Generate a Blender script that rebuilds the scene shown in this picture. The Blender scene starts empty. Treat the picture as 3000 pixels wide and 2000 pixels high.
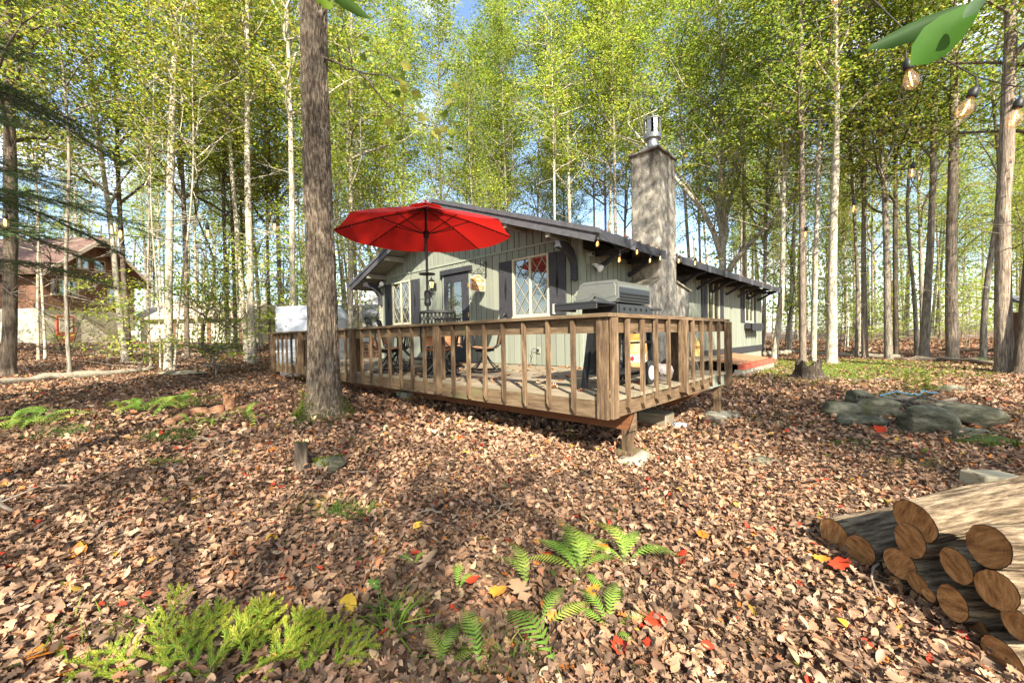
import bpy, bmesh, math, random
import numpy as np
from mathutils import Vector, Matrix

random.seed(7)
RNG = np.random.default_rng(11)
SC = bpy.context.scene
COL = SC.collection
PI = math.pi
R = math.radians

# ------------------------------------------------------------------ camera
F_PX, YAW, PITCH, ROLL, EYE = 1197.4, R(43.7908), R(-0.75225), R(-1.01616), 1.40   # focal length in pixels of a 3000 px wide frame
fw = Vector((math.cos(YAW) * math.cos(PITCH), math.sin(YAW) * math.cos(PITCH), math.sin(PITCH)))
r0 = Vector((math.sin(YAW), -math.cos(YAW), 0)); u0 = r0.cross(fw)
rt = r0 * math.cos(ROLL) + u0 * math.sin(ROLL); up = rt.cross(fw)
cam = bpy.data.cameras.new('camera'); cam_o = bpy.data.objects.new('camera', cam); COL.objects.link(cam_o)
cam_o.matrix_world = Matrix(((rt.x, up.x, -fw.x, 0), (rt.y, up.y, -fw.y, 0), (rt.z, up.z, -fw.z, EYE), (0, 0, 0, 1)))
cam.sensor_width = 36; cam.lens = F_PX / 3000 * 36; cam.clip_start = 0.05; cam.clip_end = 900
SC.camera = cam_o

# ------------------------------------------------------------------ sky, sun, exposure
SUN_EL, SUN_AZ = R(36), R(44 + 180 + 9)          # azimuth of the direction TOWARDS the sun, counter-clockwise from +X
sun_dir = Vector((math.cos(SUN_AZ) * math.cos(SUN_EL), math.sin(SUN_AZ) * math.cos(SUN_EL), math.sin(SUN_EL)))
W = bpy.data.worlds.new('World'); SC.world = W; W.use_nodes = True
nt = W.node_tree; nt.nodes.clear()
N = nt.nodes.new; LK = nt.links.new
sky = N('ShaderNodeTexSky'); sky.sky_type = 'NISHITA'; sky.sun_disc = False
sky.sun_elevation = SUN_EL; sky.sun_rotation = PI / 2 - SUN_AZ
sky.air_density = 1.0; sky.dust_density = 1.0; sky.ozone_density = 1.2
tc = N('ShaderNodeTexCoord'); mp = N('ShaderNodeMapping'); mp.inputs['Scale'].default_value = (1, 1, 2.2)
nz = N('ShaderNodeTexNoise'); nz.inputs['Scale'].default_value = 2.6; nz.inputs['Detail'].default_value = 8; nz.inputs['Roughness'].default_value = .58
rp = N('ShaderNodeValToRGB'); rp.color_ramp.elements[0].position = .52; rp.color_ramp.elements[1].position = .72
mx = N('ShaderNodeMix'); mx.data_type = 'RGBA'; mx.inputs[7].default_value = (7.0, 7.2, 7.6, 1)
bg = N('ShaderNodeBackground'); bg.inputs['Strength'].default_value = .115
ow = N('ShaderNodeOutputWorld')
LK(tc.outputs['Generated'], mp.inputs[0]); LK(mp.outputs[0], nz.inputs['Vector']); LK(nz.outputs[0], rp.inputs[0])
LK(rp.outputs[0], mx.inputs[0]); LK(sky.outputs[0], mx.inputs[6]); LK(mx.outputs[2], bg.inputs[0]); LK(bg.outputs[0], ow.inputs[0])
sl = bpy.data.lights.new('sun', 'SUN'); sl.energy = 5.0; sl.angle = R(.5); sl.color = (1, .91, .76)
so = bpy.data.objects.new('sun', sl); COL.objects.link(so); so.rotation_euler = (-sun_dir).to_track_quat('-Z', 'Y').to_euler(); so.location = sun_dir * 60
SC.view_settings.view_transform = 'Standard'; SC.view_settings.look = 'None'
SC.view_settings.gamma = 1; SC.view_settings.use_curve_mapping = False; SC.view_settings.exposure = 1.75
SC.render.engine = 'CYCLES'; SC.cycles.max_bounces = 6; SC.cycles.diffuse_bounces = 3; SC.cycles.transmission_bounces = 4
SC.cycles.caustics_reflective = False; SC.cycles.caustics_refractive = False; SC.cycles.use_denoising = True

# ------------------------------------------------------------------ helpers: things, parts, meshes
WORLD = {}
def tag(o, label=None, cat=None, group=None, kind=None):
    if label: o['label'] = label
    if cat: o['category'] = cat
    if group: o['group'] = group
    if kind: o['kind'] = kind
    return o
def thing(name, label, cat, loc=(0, 0, 0), group=None, world=False, rz=0):
    """an Empty at the thing's base; world=True: its parts are modelled in world coordinates"""
    o = bpy.data.objects.new(name, None); COL.objects.link(o); o.location = loc; o.rotation_euler = (0, 0, rz)
    o.empty_display_size = .2
    if world: WORLD[o.name] = Matrix.Translation(Vector(loc)).inverted()
    return tag(o, label, cat, group)
def link(name, me, parent=None, m=None, loc=None, rot=None, scale=None):
    o = bpy.data.objects.new(name, me); COL.objects.link(o)
    if m is not None and not me.materials: me.materials.append(m)
    if parent is not None:
        o.parent = parent
        if parent.name in WORLD: o.matrix_parent_inverse = WORLD[parent.name]
    if loc is not None: o.location = loc
    if rot is not None: o.rotation_euler = rot
    if scale is not None: o.scale = scale
    return o
KIDS = {}
def dup(root, loc, rz=None, label=None, group=None, scale=None, rot=None):
    """a copy of a thing with copies of its parts and sub-parts, mesh data shared"""
    def cp(o, par):
        c = o.copy(); COL.objects.link(c)
        if par is not None: c.parent = par
        for ch in o.children: cp(ch, c)
        return c
    r = cp(root, None); r.location = loc
    if rz is not None: r.rotation_euler = (0, 0, rz)
    if rot is not None: r.rotation_euler = rot
    if scale is not None: r.scale = (scale,) * 3 if isinstance(scale, (int, float)) else scale
    if label: r['label'] = label
    if group: r['group'] = group
    return r

class MB:
    """collects simple shapes; build() links them as ONE mesh object"""
    def __init__(s): s.v = []; s.f = []
    def add(s, vs, fs):
        o = len(s.v); s.v += [tuple(v) for v in vs]; s.f += [tuple(i + o for i in f) for f in fs]; return s
    def box(s, c, d, rot=None):
        hx, hy, hz = d[0] / 2, d[1] / 2, d[2] / 2
        vs = [Vector((x, y, z)) for x in (-hx, hx) for y in (-hy, hy) for z in (-hz, hz)]
        if rot is not None: vs = [rot @ v for v in vs]
        c = Vector(c)
        return s.add([v + c for v in vs], [(0, 1, 3, 2), (4, 6, 7, 5), (0, 4, 5, 1), (2, 3, 7, 6), (0, 2, 6, 4), (1, 5, 7, 3)])
    def mm(s, a, b):                                    # box from min corner to max corner
        return s.box([(a[i] + b[i]) / 2 for i in range(3)], [abs(b[i] - a[i]) for i in range(3)])
    def beam(s, a, b, w, h, upv=(0, 0, 1)):
        a = Vector(a); b = Vector(b); d = b - a; L = d.length; x = d / L
        y = Vector(upv).cross(x); y = y.normalized() if y.length > 1e-5 else Vector((0, 1, 0)); z = x.cross(y)
        return s.box((a + b) / 2, (L, w, h), Matrix((x, y, z)).transposed())
    def tube(s, pts, rad, n=8, cap=True):
        pts = [Vector(p) for p in pts]; k = len(pts)
        rad = [rad] * k if isinstance(rad, (int, float)) else list(rad)
        prev = None; rings = []
        for i, p in enumerate(pts):
            t = (pts[min(i + 1, k - 1)] - pts[max(i - 1, 0)])
            t = t.normalized() if t.length > 1e-9 else Vector((0, 0, 1))
            if prev is None:
                u = t.orthogonal().normalized()
            else:
                u = prev - t * prev.dot(t)
                u = u.normalized() if u.length > 1e-6 else t.orthogonal().normalized()
            w = t.cross(u); prev = u
            rings.append([p + (u * math.cos(2 * PI * j / n) + w * math.sin(2 * PI * j / n)) * rad[i] for j in range(n)])
        vs = [v for r in rings for v in r]; fs = []
        for i in range(k - 1):
            for j in range(n):
                a = i * n + j; b = i * n + (j + 1) % n
                fs.append((a, b, b + n, a + n))
        if cap: fs.append(tuple(range(n - 1, -1, -1))); fs.append(tuple((k - 1) * n + j for j in range(n)))
        return s.add(vs, fs)
    def lathe(s, prof, n=24, c=(0, 0, 0), cap=True):
        vs = []; fs = []; k = len(prof)
        for r, z in prof:
            for j in range(n):
                vs.append((c[0] + r * math.cos(2 * PI * j / n), c[1] + r * math.sin(2 * PI * j / n), c[2] + z))
        for i in range(k - 1):
            for j in range(n):
                a = i * n + j; b = i * n + (j + 1) % n
                fs.append((a, b, b + n, a + n))
        if cap:
            if prof[0][0] > 1e-4: fs.append(tuple(range(n - 1, -1, -1)))
            if prof[-1][0] > 1e-4: fs.append(tuple((k - 1) * n + j for j in range(n)))
        return s.add(vs, fs)
    def prism(s, pts, ext):                             # polygon extruded along a vector
        pts = [Vector(p) for p in pts]; e = Vector(ext); n = len(pts)
        fs = [tuple(range(n - 1, -1, -1)), tuple(range(n, 2 * n))] + [(i, (i + 1) % n, n + (i + 1) % n, n + i) for i in range(n)]
        return s.add(pts + [p + e for p in pts], fs)
    def mesh(s, name, m=None, smooth=False, bevel=0):
        me = bpy.data.meshes.new(name); me.from_pydata(s.v, [], s.f); me.update()
        bm = bmesh.new(); bm.from_mesh(me); bmesh.ops.recalc_face_normals(bm, faces=bm.faces)
        if bevel: bmesh.ops.bevel(bm, geom=list(bm.edges), offset=bevel, segments=1, affect='EDGES', clamp_overlap=True)
        bm.to_mesh(me); bm.free()
        if smooth: me.polygons.foreach_set('use_smooth', [True] * len(me.polygons))
        if m is not None: me.materials.append(m)
        return me
    def build(s, name, m, parent=None, smooth=False, bevel=0):
        return link(name, s.mesh(name, m, smooth, bevel), parent)

def np_mesh(name, V, Q, m=None, col=None, smooth=False):
    """mesh from arrays: V (n,3), Q (k, 3 or 4) corners, col (n,3) point colours"""
    me = bpy.data.meshes.new(name)
    V = np.ascontiguousarray(V, dtype=np.float32); Q = np.ascontiguousarray(Q, dtype=np.int32)
    k, c = Q.shape
    me.vertices.add(len(V)); me.vertices.foreach_set('co', V.ravel())
    me.loops.add(k * c); me.loops.foreach_set('vertex_index', Q.ravel())
    me.polygons.add(k); me.polygons.foreach_set('loop_start', np.arange(0, k * c, c, dtype=np.int32))
    me.update(calc_edges=True)
    if smooth: me.polygons.foreach_set('use_smooth', np.ones(k, dtype=bool))
    if col is not None:
        a = me.attributes.new('Col', 'FLOAT_COLOR', 'POINT')
        c4 = np.ones((len(V), 4), dtype=np.float32); c4[:, :3] = col; a.data.foreach_set('color', c4.ravel())
    if m is not None: me.materials.append(m)
    return me

def vnoise(P, seed=0):
    P = np.asarray(P, dtype=np.float64); i = np.floor(P).astype(np.int64); f = P - i; f = f * f * (3 - 2 * f)
    def h(x, y, z):
        n = (x * 374761393 + y * 668265263 + z * 2147483647 + seed * 1274126177) & 0xFFFFFFFF
        n = ((n ^ (n >> 13)) * 1274126177) & 0xFFFFFFFF
        return ((n ^ (n >> 16)) & 0xFFFF) / 65535.0
    x, y, z = i[..., 0], i[..., 1], i[..., 2]; r = 0
    for dx in (0, 1):
        for dy in (0, 1):
            for dz in (0, 1):
                w = (f[..., 0] if dx else 1 - f[..., 0]) * (f[..., 1] if dy else 1 - f[..., 1]) * (f[..., 2] if dz else 1 - f[..., 2])
                r = r + w * h(x + dx, y + dy, z + dz)
    return r
def fbm(P, seed=0, o=3):
    P = np.asarray(P, dtype=np.float64); r = 0; a = .5
    for k in range(o): r = r + a * vnoise(P * 2 ** k, seed + k); a *= .5
    return r

# ------------------------------------------------------------------ the lie of the land
GC = np.array([(0, 0, 0), (-6, -6, 0), (3, -4, 0), (1.6, 1.2, 0), (3.9, 2.06, .10), (6.75, 2.06, .13), (8.2, 2.8, .22), (13, 1.85, .2), (19.2, 4.1, .27),
               (7.2, -.3, .12), (4.9, -.5, .05), (2.2, 5.8, .32), (3.5, 12, .36), (1, 8, .38), (1.35, 3.95, .2), (-1.4, 14.5, .52), (1.6, 19, .75), (-4, 10, .5),
               (-3, 22, 1.05), (-8, 32, 1.4), (6, 27, .95), (12, 38, 1.1), (30, 2, .35), (16, -7, .28), (45, 0, .4), (9, -6, .08), (26, 14, .6),
               (13, 15, .6), (32, 30, .9), (-20, 50, 1.7), (20, 60, 1.3), (60, 20, .6), (20, -30, .2), (-30, 10, .6), (-20, -20, 0)], dtype=float)
def _rk(a, b): return np.sqrt(((a[:, None, :] - b[None, :, :]) ** 2).sum(-1) + 4)
_gw = np.linalg.solve(np.block([[_rk(GC[:, :2], GC[:, :2]) + .05 * np.eye(len(GC)), np.ones((len(GC), 1))], [np.ones((1, len(GC))), np.zeros((1, 1))]]), np.append(GC[:, 2], 0))
def gza(P):
    P = np.asarray(P, dtype=float).reshape(-1, 2); o = np.empty(len(P))
    for s in range(0, len(P), 20000):
        q = P[s:s + 20000]
        o[s:s + 20000] = _rk(q, GC[:, :2]) @ _gw[:-1] + _gw[-1]
    r = np.hypot(P[:, 0], P[:, 1]); k = np.clip((r - 55) / 40, 0, 1)
    return np.clip(o, -.3, 2) * (1 - k) + .9 * k
def gz(x, y): return float(gza([(x, y)])[0])
FH = Vector((math.cos(YAW), math.sin(YAW), 0)); RH = Vector((math.sin(YAW), -math.cos(YAW), 0))
def spot(bearing, dist):
    """ground point at a bearing (tangent of the angle to the right of the view axis) and a distance along the axis"""
    p = FH * dist + RH * (bearing * dist); return Vector((p.x, p.y, gz(p.x, p.y)))
def bpx(px): return (px - 1500) / F_PX

# ------------------------------------------------------------------ materials
def pbsdf(name, rough=.8, spec=.3):
    m = bpy.data.materials.new(name); m.use_nodes = True; t = m.node_tree; b = t.nodes['Principled BSDF']
    b.inputs['Roughness'].default_value = rough; b.inputs['Specular IOR Level'].default_value = spec
    return m, t, b
def c4(c): return (c[0], c[1], c[2], 1)
def flat(name, c, rough=.6, metal=0, spec=.4, emit=None, estr=0):
    m, t, b = pbsdf(name, rough, spec); b.inputs['Base Color'].default_value = c4(c); b.inputs['Metallic'].default_value = metal
    if emit: b.inputs['Emission Color'].default_value = c4(emit); b.inputs['Emission Strength'].default_value = estr
    return m
def noisy(name, cols, scale=(1, 1, 1), nscale=6, detail=7, nrough=.6, rough=.8, bump=.3, bdist=.01, rnd=.0, spec=.25, second=None, lo=.3, hi=.7, moss=None, space='Object'):
    """colour ramp over stretched noise; rnd: brightness varies from object to object; second=(colour, scale, threshold): patches; moss=(colour, amount) on faces that look up"""
    m, t, b = pbsdf(name, rough, spec); n = t.nodes.new; l = t.links.new
    co = n('ShaderNodeTexCoord'); mp = n('ShaderNodeMapping'); mp.inputs['Scale'].default_value = scale
    src = co.outputs[space]
    oi = n('ShaderNodeObjectInfo')
    if rnd:
        ad = n('ShaderNodeVectorMath'); ad.operation = 'ADD'; ml = n('ShaderNodeVectorMath'); ml.operation = 'SCALE'; ml.inputs['Scale'].default_value = 37
        cb = n('ShaderNodeCombineXYZ'); l(oi.outputs['Random'], cb.inputs[0]); l(oi.outputs['Random'], cb.inputs[1]); l(oi.outputs['Random'], cb.inputs[2])
        l(cb.outputs[0], ml.inputs[0]); l(src, ad.inputs[0]); l(ml.outputs[0], ad.inputs[1]); src = ad.outputs[0]
    l(src, mp.inputs[0])
    nz = n('ShaderNodeTexNoise'); nz.inputs['Scale'].default_value = nscale; nz.inputs['Detail'].default_value = detail; nz.inputs['Roughness'].default_value = nrough
    l(mp.outputs[0], nz.inputs['Vector'])
    rp = n('ShaderNodeValToRGB'); e = rp.color_ramp.elements
    e[0].position = lo; e[0].color = c4(cols[0]); e[1].position = hi; e[1].color = c4(cols[-1])
    for i, c in enumerate(cols[1:-1]):
        x = e.new(lo + (hi - lo) * (i + 1) / (len(cols) - 1)); x.color = c4(c)
    l(nz.outputs[0], rp.inputs[0]); out = rp.outputs[0]
    def mixc(fac, a, bc):
        q = n('ShaderNodeMix'); q.data_type = 'RGBA'; l(fac, q.inputs[0]); l(a, q.inputs[6]); q.inputs[7].default_value = c4(bc); return q.outputs[2]
    if second:
        n2 = n('ShaderNodeTexNoise'); n2.inputs['Scale'].default_value = second[1]; n2.inputs['Detail'].default_value = 5; l(src, n2.inputs['Vector'])
        r2 = n('ShaderNodeValToRGB'); r2.color_ramp.elements[0].position = second[2]; r2.color_ramp.elements[1].position = second[2] + .14; l(n2.outputs[0], r2.inputs[0])
        out = mixc(r2.outputs[0], out, second[0])
    if moss:
        ge = n('ShaderNodeNewGeometry'); sx = n('ShaderNodeSeparateXYZ'); l(ge.outputs['Normal'], sx.inputs[0])
        n3 = n('ShaderNodeTexNoise'); n3.inputs['Scale'].default_value = 5; n3.inputs['Detail'].default_value = 6; l(co.outputs['Object'], n3.inputs['Vector'])
        ma = n('ShaderNodeMath'); ma.operation = 'MULTIPLY'; l(sx.outputs[2], ma.inputs[0]); l(n3.outputs[0], ma.inputs[1])
        r3 = n('ShaderNodeValToRGB'); r3.color_ramp.elements[0].position = moss[1]; r3.color_ramp.elements[1].position = moss[1] + .2; l(ma.outputs[0], r3.inputs[0])
        out = mixc(r3.outputs[0], out, moss[0])
    if rnd:
        hs = n('ShaderNodeHueSaturation'); mr = n('ShaderNodeMapRange'); mr.inputs[3].default_value = 1 - rnd; mr.inputs[4].default_value = 1 + rnd
        l(oi.outputs['Random'], mr.inputs[0]); l(mr.outputs[0], hs.inputs['Value']); l(out, hs.inputs['Color']); out = hs.outputs[0]
    l(out, b.inputs['Base Color'])
    if bump:
        bu = n('ShaderNodeBump'); bu.inputs['Strength'].default_value = bump; bu.inputs['Distance'].default_value = bdist
        l(nz.outputs[0], bu.inputs['Height']); l(bu.outputs[0], b.inputs['Normal'])
    return m
def leaf_mat(name, trans=.4, gain=1.0, rough=.55, spec=.25):
    m = bpy.data.materials.new(name); m.use_nodes = True; t = m.node_tree; t.nodes.clear(); n = t.nodes.new; l = t.links.new
    at = n('ShaderNodeAttribute'); at.attribute_name = 'Col'
    oi = n('ShaderNodeObjectInfo'); hs = n('ShaderNodeHueSaturation'); mr = n('ShaderNodeMapRange'); mr.inputs[3].default_value = gain * .8; mr.inputs[4].default_value = gain * 1.2
    l(oi.outputs['Random'], mr.inputs[0]); l(mr.outputs[0], hs.inputs['Value']); l(at.outputs['Color'], hs.inputs['Color'])
    p = n('ShaderNodeBsdfPrincipled'); p.inputs['Roughness'].default_value = rough; p.inputs['Specular IOR Level'].default_value = spec
    tr = n('ShaderNodeBsdfTranslucent'); mx = n('ShaderNodeMixShader'); mx.inputs[0].default_value = trans; o = n('ShaderNodeOutputMaterial')
    l(hs.outputs[0], p.inputs['Base Color']); l(hs.outputs[0], tr.inputs[0]); l(p.outputs[0], mx.inputs[1]); l(tr.outputs[0], mx.inputs[2]); l(mx.outputs[0], o.inputs[0])
    return m

M = {}
M['siding'] = noisy('sage_siding', [(.165, .182, .145), (.212, .230, .185), (.255, .27, .222)], (8, 8, .5), 3, rough=.7, bump=.15, bdist=.004, rnd=.10)
M['siding_core'] = flat('siding_groove', (.03, .034, .028), .9)
M['sagetrim'] = noisy('sage_trim', [(.23, .255, .20), (.28, .305, .24)], (4, 4, 1), 5, rough=.65, bump=.1, rnd=.05)
M['dark'] = noisy('charcoal_paint', [(.030, .031, .036), (.047, .048, .055)], (3, 3, 3), 4, rough=.6, bump=.1, bdist=.003, rnd=.1)
M['rake'] = noisy('grey_fascia_paint', [(.06, .06, .068), (.10, .10, .112)], (1, 4, 4), 3, rough=.6, bump=.15, rnd=.1)
M['soffit'] = noisy('soffit_board', [(.19, .18, .15), (.26, .25, .21)], (2, 4, 2), 4, rough=.8, bump=.1, rnd=.08)
M['shingle'] = noisy('roof_shingle', [(.05, .045, .042), (.10, .085, .075), (.16, .12, .09)], (1, 1, 1), 30, rough=.95, bump=.6, rnd=.2)
M['black'] = flat('black_metal', (.012, .012, .013), .42, spec=.5)
M['hole'] = flat('black_void', (.003, .003, .003), .9)
M['stucco'] = noisy('rough_stucco', [(.17, .15, .12), (.33, .30, .245), (.44, .405, .34)], (1, 1, .7), 9, 10, .70, .92, 1.0, .05, lo=.36, hi=.62, second=((.20, .17, .13), 2.2, .56))
M['flue'] = noisy('clay_flue', [(.30, .09, .045), (.42, .15, .08)], nscale=12, rough=.8)
M['galv'] = noisy('galvanised_steel', [(.30, .30, .29), (.46, .46, .45)], (3, 3, 1), 6, rough=.42, bump=.05, spec=.6)
M['galv'].node_tree.nodes['Principled BSDF'].inputs['Metallic'].default_value = .7
M['wood'] = noisy('weathered_railing', [(.055, .035, .021), (.125, .080, .045), (.215, .152, .088)], (6, 6, .8), 5, 8, .68, .85, .5, .008, .30, lo=.36, hi=.66, moss=((.13, .135, .045), .42))
M['woodx'] = noisy('weathered_beam_x', [(.06, .039, .023), (.125, .080, .045), (.205, .145, .085)], (.8, 6, 6), 5, 8, .65, .85, .4, .006, .18, moss=((.13, .135, .045), .42))
M['woody'] = noisy('weathered_beam_y', [(.07, .046, .027), (.135, .09, .052), (.205, .148, .088)], (6, .8, 6), 5, 8, .65, .85, .4, .006, .18, second=((.13, .13, .055), 3, .56), moss=((.17, .17, .06), .36))
M['joist'] = noisy('red_brown_joist', [(.12, .045, .018), (.20, .082, .034)], (4, .7, 4), 5, rough=.8, bump=.3, rnd=.1)
M['deckb'] = noisy('deck_board', [(.14, .115, .078), (.225, .185, .128), (.29, .24, .17)], (8, .5, 8), 4, 8, .65, .85, .3, .004, .16, second=((.17, .175, .10), 2, .57))
M['concrete'] = noisy('old_concrete', [(.20, .19, .15), (.33, .31, .25)], nscale=9, rough=.95, bump=.7, bdist=.02, second=((.10, .13, .03), 6, .55))
M['glass'] = None
M['red'] = None
M['sling'] = noisy('tan_sling', [(.42, .19, .085), (.52, .26, .13)], (1, 1, 1), 60, rough=.8, bump=.3, bdist=.002)
M['plastic'] = noisy('white_plastic_wrap', [(.30, .33, .37), (.44, .47, .52)], (2, 2, 6), 3, rough=.35, bump=.6, bdist=.03, spec=.5)
M['white'] = flat('white_plastic', (.75, .74, .70), .5)
M['cream'] = noisy('cream_window_frame', [(.42, .40, .29), (.50, .48, .36)], nscale=8, rough=.5, bump=.05)
M['muntin'] = flat('cream_muntin', (.27, .26, .20), .5)
M['brass'] = flat('brass', (.55, .36, .10), .4, .8)
M['signb'] = noisy('sign_board', [(.36, .17, .055), (.42, .21, .08)], (1, 1, 6), 8, rough=.35, bump=.05, spec=.5)
M['signw'] = flat('sign_lettering', (.72, .62, .48), .5)
M['steel'] = noisy('grill_steel', [(.23, .23, .20), (.31, .305, .265)], (2, 2, 20), 6, rough=.40, bump=.03, spec=.5)
M['steel'].node_tree.nodes['Principled BSDF'].inputs['Metallic'].default_value = .75
M['grillblack'] = flat('grill_enamel', (.016, .016, .017), .32, spec=.6)
M['tyre'] = flat('wheel_rubber', (.02, .02, .02), .7)
M['grey'] = flat('grey_plastic', (.33, .33, .31), .6)
M['tank'] = noisy('rusty_orange_tank', [(.52, .20, .05), (.62, .33, .10), (.62, .50, .28)], (1, 1, 1.2), 5, 8, .6, .6, .2, .005, second=((.26, .20, .07), 4, .62))
M['tankcap'] = noisy('orange_collar', [(.55, .14, .03), (.62, .22, .05)], nscale=7, rough=.55, bump=.1)
M['logo'] = flat('dark_red_print', (.30, .02, .02), .6)
M['bag'] = flat('black_bag', (.016, .016, .018), .28, spec=.6)
M['cloth'] = noisy('grey_cloth', [(.12, .105, .105), (.25, .225, .22)], nscale=9, rough=.8, bump=.4)
M['straw'] = noisy('broom_straw', [(.46, .30, .08), (.62, .44, .15)], (30, 30, 1), 4, rough=.8, bump=.4)
M['handle'] = flat('broom_handle', (.60, .45, .16), .5)
M['wire'] = flat('black_wire', (.014, .013, .012), .6)
M['socket'] = flat('black_socket', (.012, .012, .012), .5)
M['bulb'] = flat('amber_bulb', (.75, .50, .25), .12, spec=.7)
M['filament'] = flat('glowing_filament', (.9, .5, .15), .5, emit=(1, .45, .10), estr=7)
M['redtrim'] = noisy('red_bulkhead_paint', [(.34, .07, .04), (.46, .12, .075)], nscale=7, rough=.7, bump=.2)
M['rock'] = noisy('field_stone', [(.055, .055, .034), (.125, .12, .078), (.26, .24, .17)], (1, 1, 2.6), 4, 10, .72, .95, 1.0, .06, .18, lo=.38, hi=.64, second=((.10, .11, .045), 3.5, .60))
M['mossrock'] = noisy('mossy_stone', [(.06, .085, .015), (.12, .145, .03)], nscale=14, rough=.95, bump=.8, bdist=.02, rnd=.1, second=((.20, .18, .14), 3, .60))
M['slate'] = noisy('pale_slab', [(.20, .18, .125), (.32, .285, .21)], nscale=6, rough=.9, bump=.4, rnd=.1)
M['paleblock'] = noisy('pale_block', [(.42, .35, .22), (.54, .46, .31)], nscale=6, rough=.9, bump=.3)
M['logbark'] = noisy('firewood_bark', [(.07, .048, .028), (.21, .152, .095), (.40, .31, .205)], (1.0, 8, 8), 5, 10, .72, .95, 1.0, .04, .12, lo=.39, hi=.61)
M['logend'] = noisy('cut_log_face', [(.15, .065, .022), (.36, .17, .06), (.50, .28, .115)], (1, 2, 7), 7, 8, .6, .75, .35, .008, .16)
M['stumpwood'] = noisy('rotten_stump', [(.012, .010, .008), (.045, .034, .025), (.17, .135, .10)], (9, 9, 1), 4, 8, .7, .95, .8, .02, .1)
M['rotten'] = noisy('rotten_orange_log', [(.13, .055, .03), (.30, .145, .075), (.42, .27, .16)], (2, 9, 9), 4, 8, .6, .95, .7, .02, .12)
M['greylog'] = noisy('grey_fallen_log', [(.14, .12, .09), (.31, .27, .20), (.42, .37, .29)], (2, 9, 9), 4, 8, .6, .95, .5, .02, .15, second=((.06, .05, .04), 3, .58))
M['twig'] = noisy('dead_twig', [(.13, .10, .075), (.26, .21, .16)], nscale=14, rough=.9, bump=.3, rnd=.25)
M['bark_main'] = noisy('oak_bark', [(.05, .038, .027), (.135, .104, .075), (.27, .222, .165)], (9, 9, 2.4), 4, 10, .7, .95, 1.0, .03, lo=.40, hi=.62, second=((.22, .19, .15), 3, .60))
M['bark_pale'] = noisy('pale_smooth_bark', [(.20, .17, .12), (.36, .32, .245), (.50, .45, .36)], (3, 3, 1.2), 4, 9, .62, .9, .5, .02, .14, second=((.13, .105, .075), 5, .62), lo=.37, hi=.63)
M['bark_grey'] = noisy('grey_brown_bark', [(.085, .07, .052), (.20, .172, .132), (.32, .28, .22)], (6, 6, 1), 4, 9, .66, .95, .7, .02, .18, second=((.26, .25, .20), 4, .62), lo=.37, hi=.63)
M['bark_dark'] = noisy('dark_bark', [(.055, .042, .030), (.12, .092, .066), (.20, .16, .12)], (6, 6, 1), 4, 9, .66, .95, .7, .02, .18, lo=.37, hi=.63)
M['bark_torn'] = noisy('torn_flaking_bark', [(.085, .066, .048), (.185, .148, .112), (.34, .28, .215)], (7, 7, .8), 4, 9, .7, .95, .9, .03, .15, second=((.40, .26, .17), 3.5, .64), lo=.37, hi=.63)
M['moss'] = noisy('moss', [(.035, .06, .008), (.10, .13, .015)], nscale=25, rough=.95, bump=.8, bdist=.02)
M['brownwall'] = noisy('brown_board_wall', [(.12, .060, .036), (.19, .10, .062)], (1, 1, .3), 5, rough=.85, bump=.2, rnd=.08)
M['creamwall'] = noisy('cream_masonry', [(.50, .46, .33), (.62, .58, .43)], nscale=4, rough=.9, bump=.3)
M['brownroof'] = noisy('red_brown_shingle', [(.085, .05, .04), (.155, .095, .075)], nscale=20, rough=.95, bump=.4)
M['pinktrim'] = flat('pale_rake_board', (.45, .36, .28), .7)
M['greyroof'] = noisy('dark_grey_shingle', [(.07, .075, .085), (.13, .135, .15)], nscale=16, rough=.95, bump=.3)
M['lightwall'] = noisy('light_grey_siding', [(.42, .44, .46), (.55, .57, .58)], nscale=5, rough=.8, bump=.1)
M['blueplastic'] = flat('blue_rope', (.12, .42, .62), .5)
M['leaf'] = leaf_mat('tree_leaf', .50, 1.6); M['nearleaf'] = leaf_mat('near_leaf', .30, .55, .6, .12)
M['fern'] = leaf_mat('fern_leaf', .38)
M['needle'] = leaf_mat('spruce_needle', .25)
M['litter'] = leaf_mat('fallen_leaf', .12, rough=.75, spec=.15)
M['grass'] = leaf_mat('grass_blade', .3)
def _glass():
    m = bpy.data.materials.new('window_glass'); m.use_nodes = True; t = m.node_tree; t.nodes.clear(); n = t.nodes.new; l = t.links.new
    d = n('ShaderNodeBsdfDiffuse'); d.inputs[0].default_value = (.035, .035, .03, 1)
    g = n('ShaderNodeBsdfGlossy'); g.inputs['Roughness'].default_value = .015; g.inputs[0].default_value = (.95, .97, .93, 1)
    mx = n('ShaderNodeMixShader'); mx.inputs[0].default_value = .26; o = n('ShaderNodeOutputMaterial')
    l(d.outputs[0], mx.inputs[1]); l(g.outputs[0], mx.inputs[2]); l(mx.outputs[0], o.inputs[0]); return m
M['glass'] = _glass()
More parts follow.
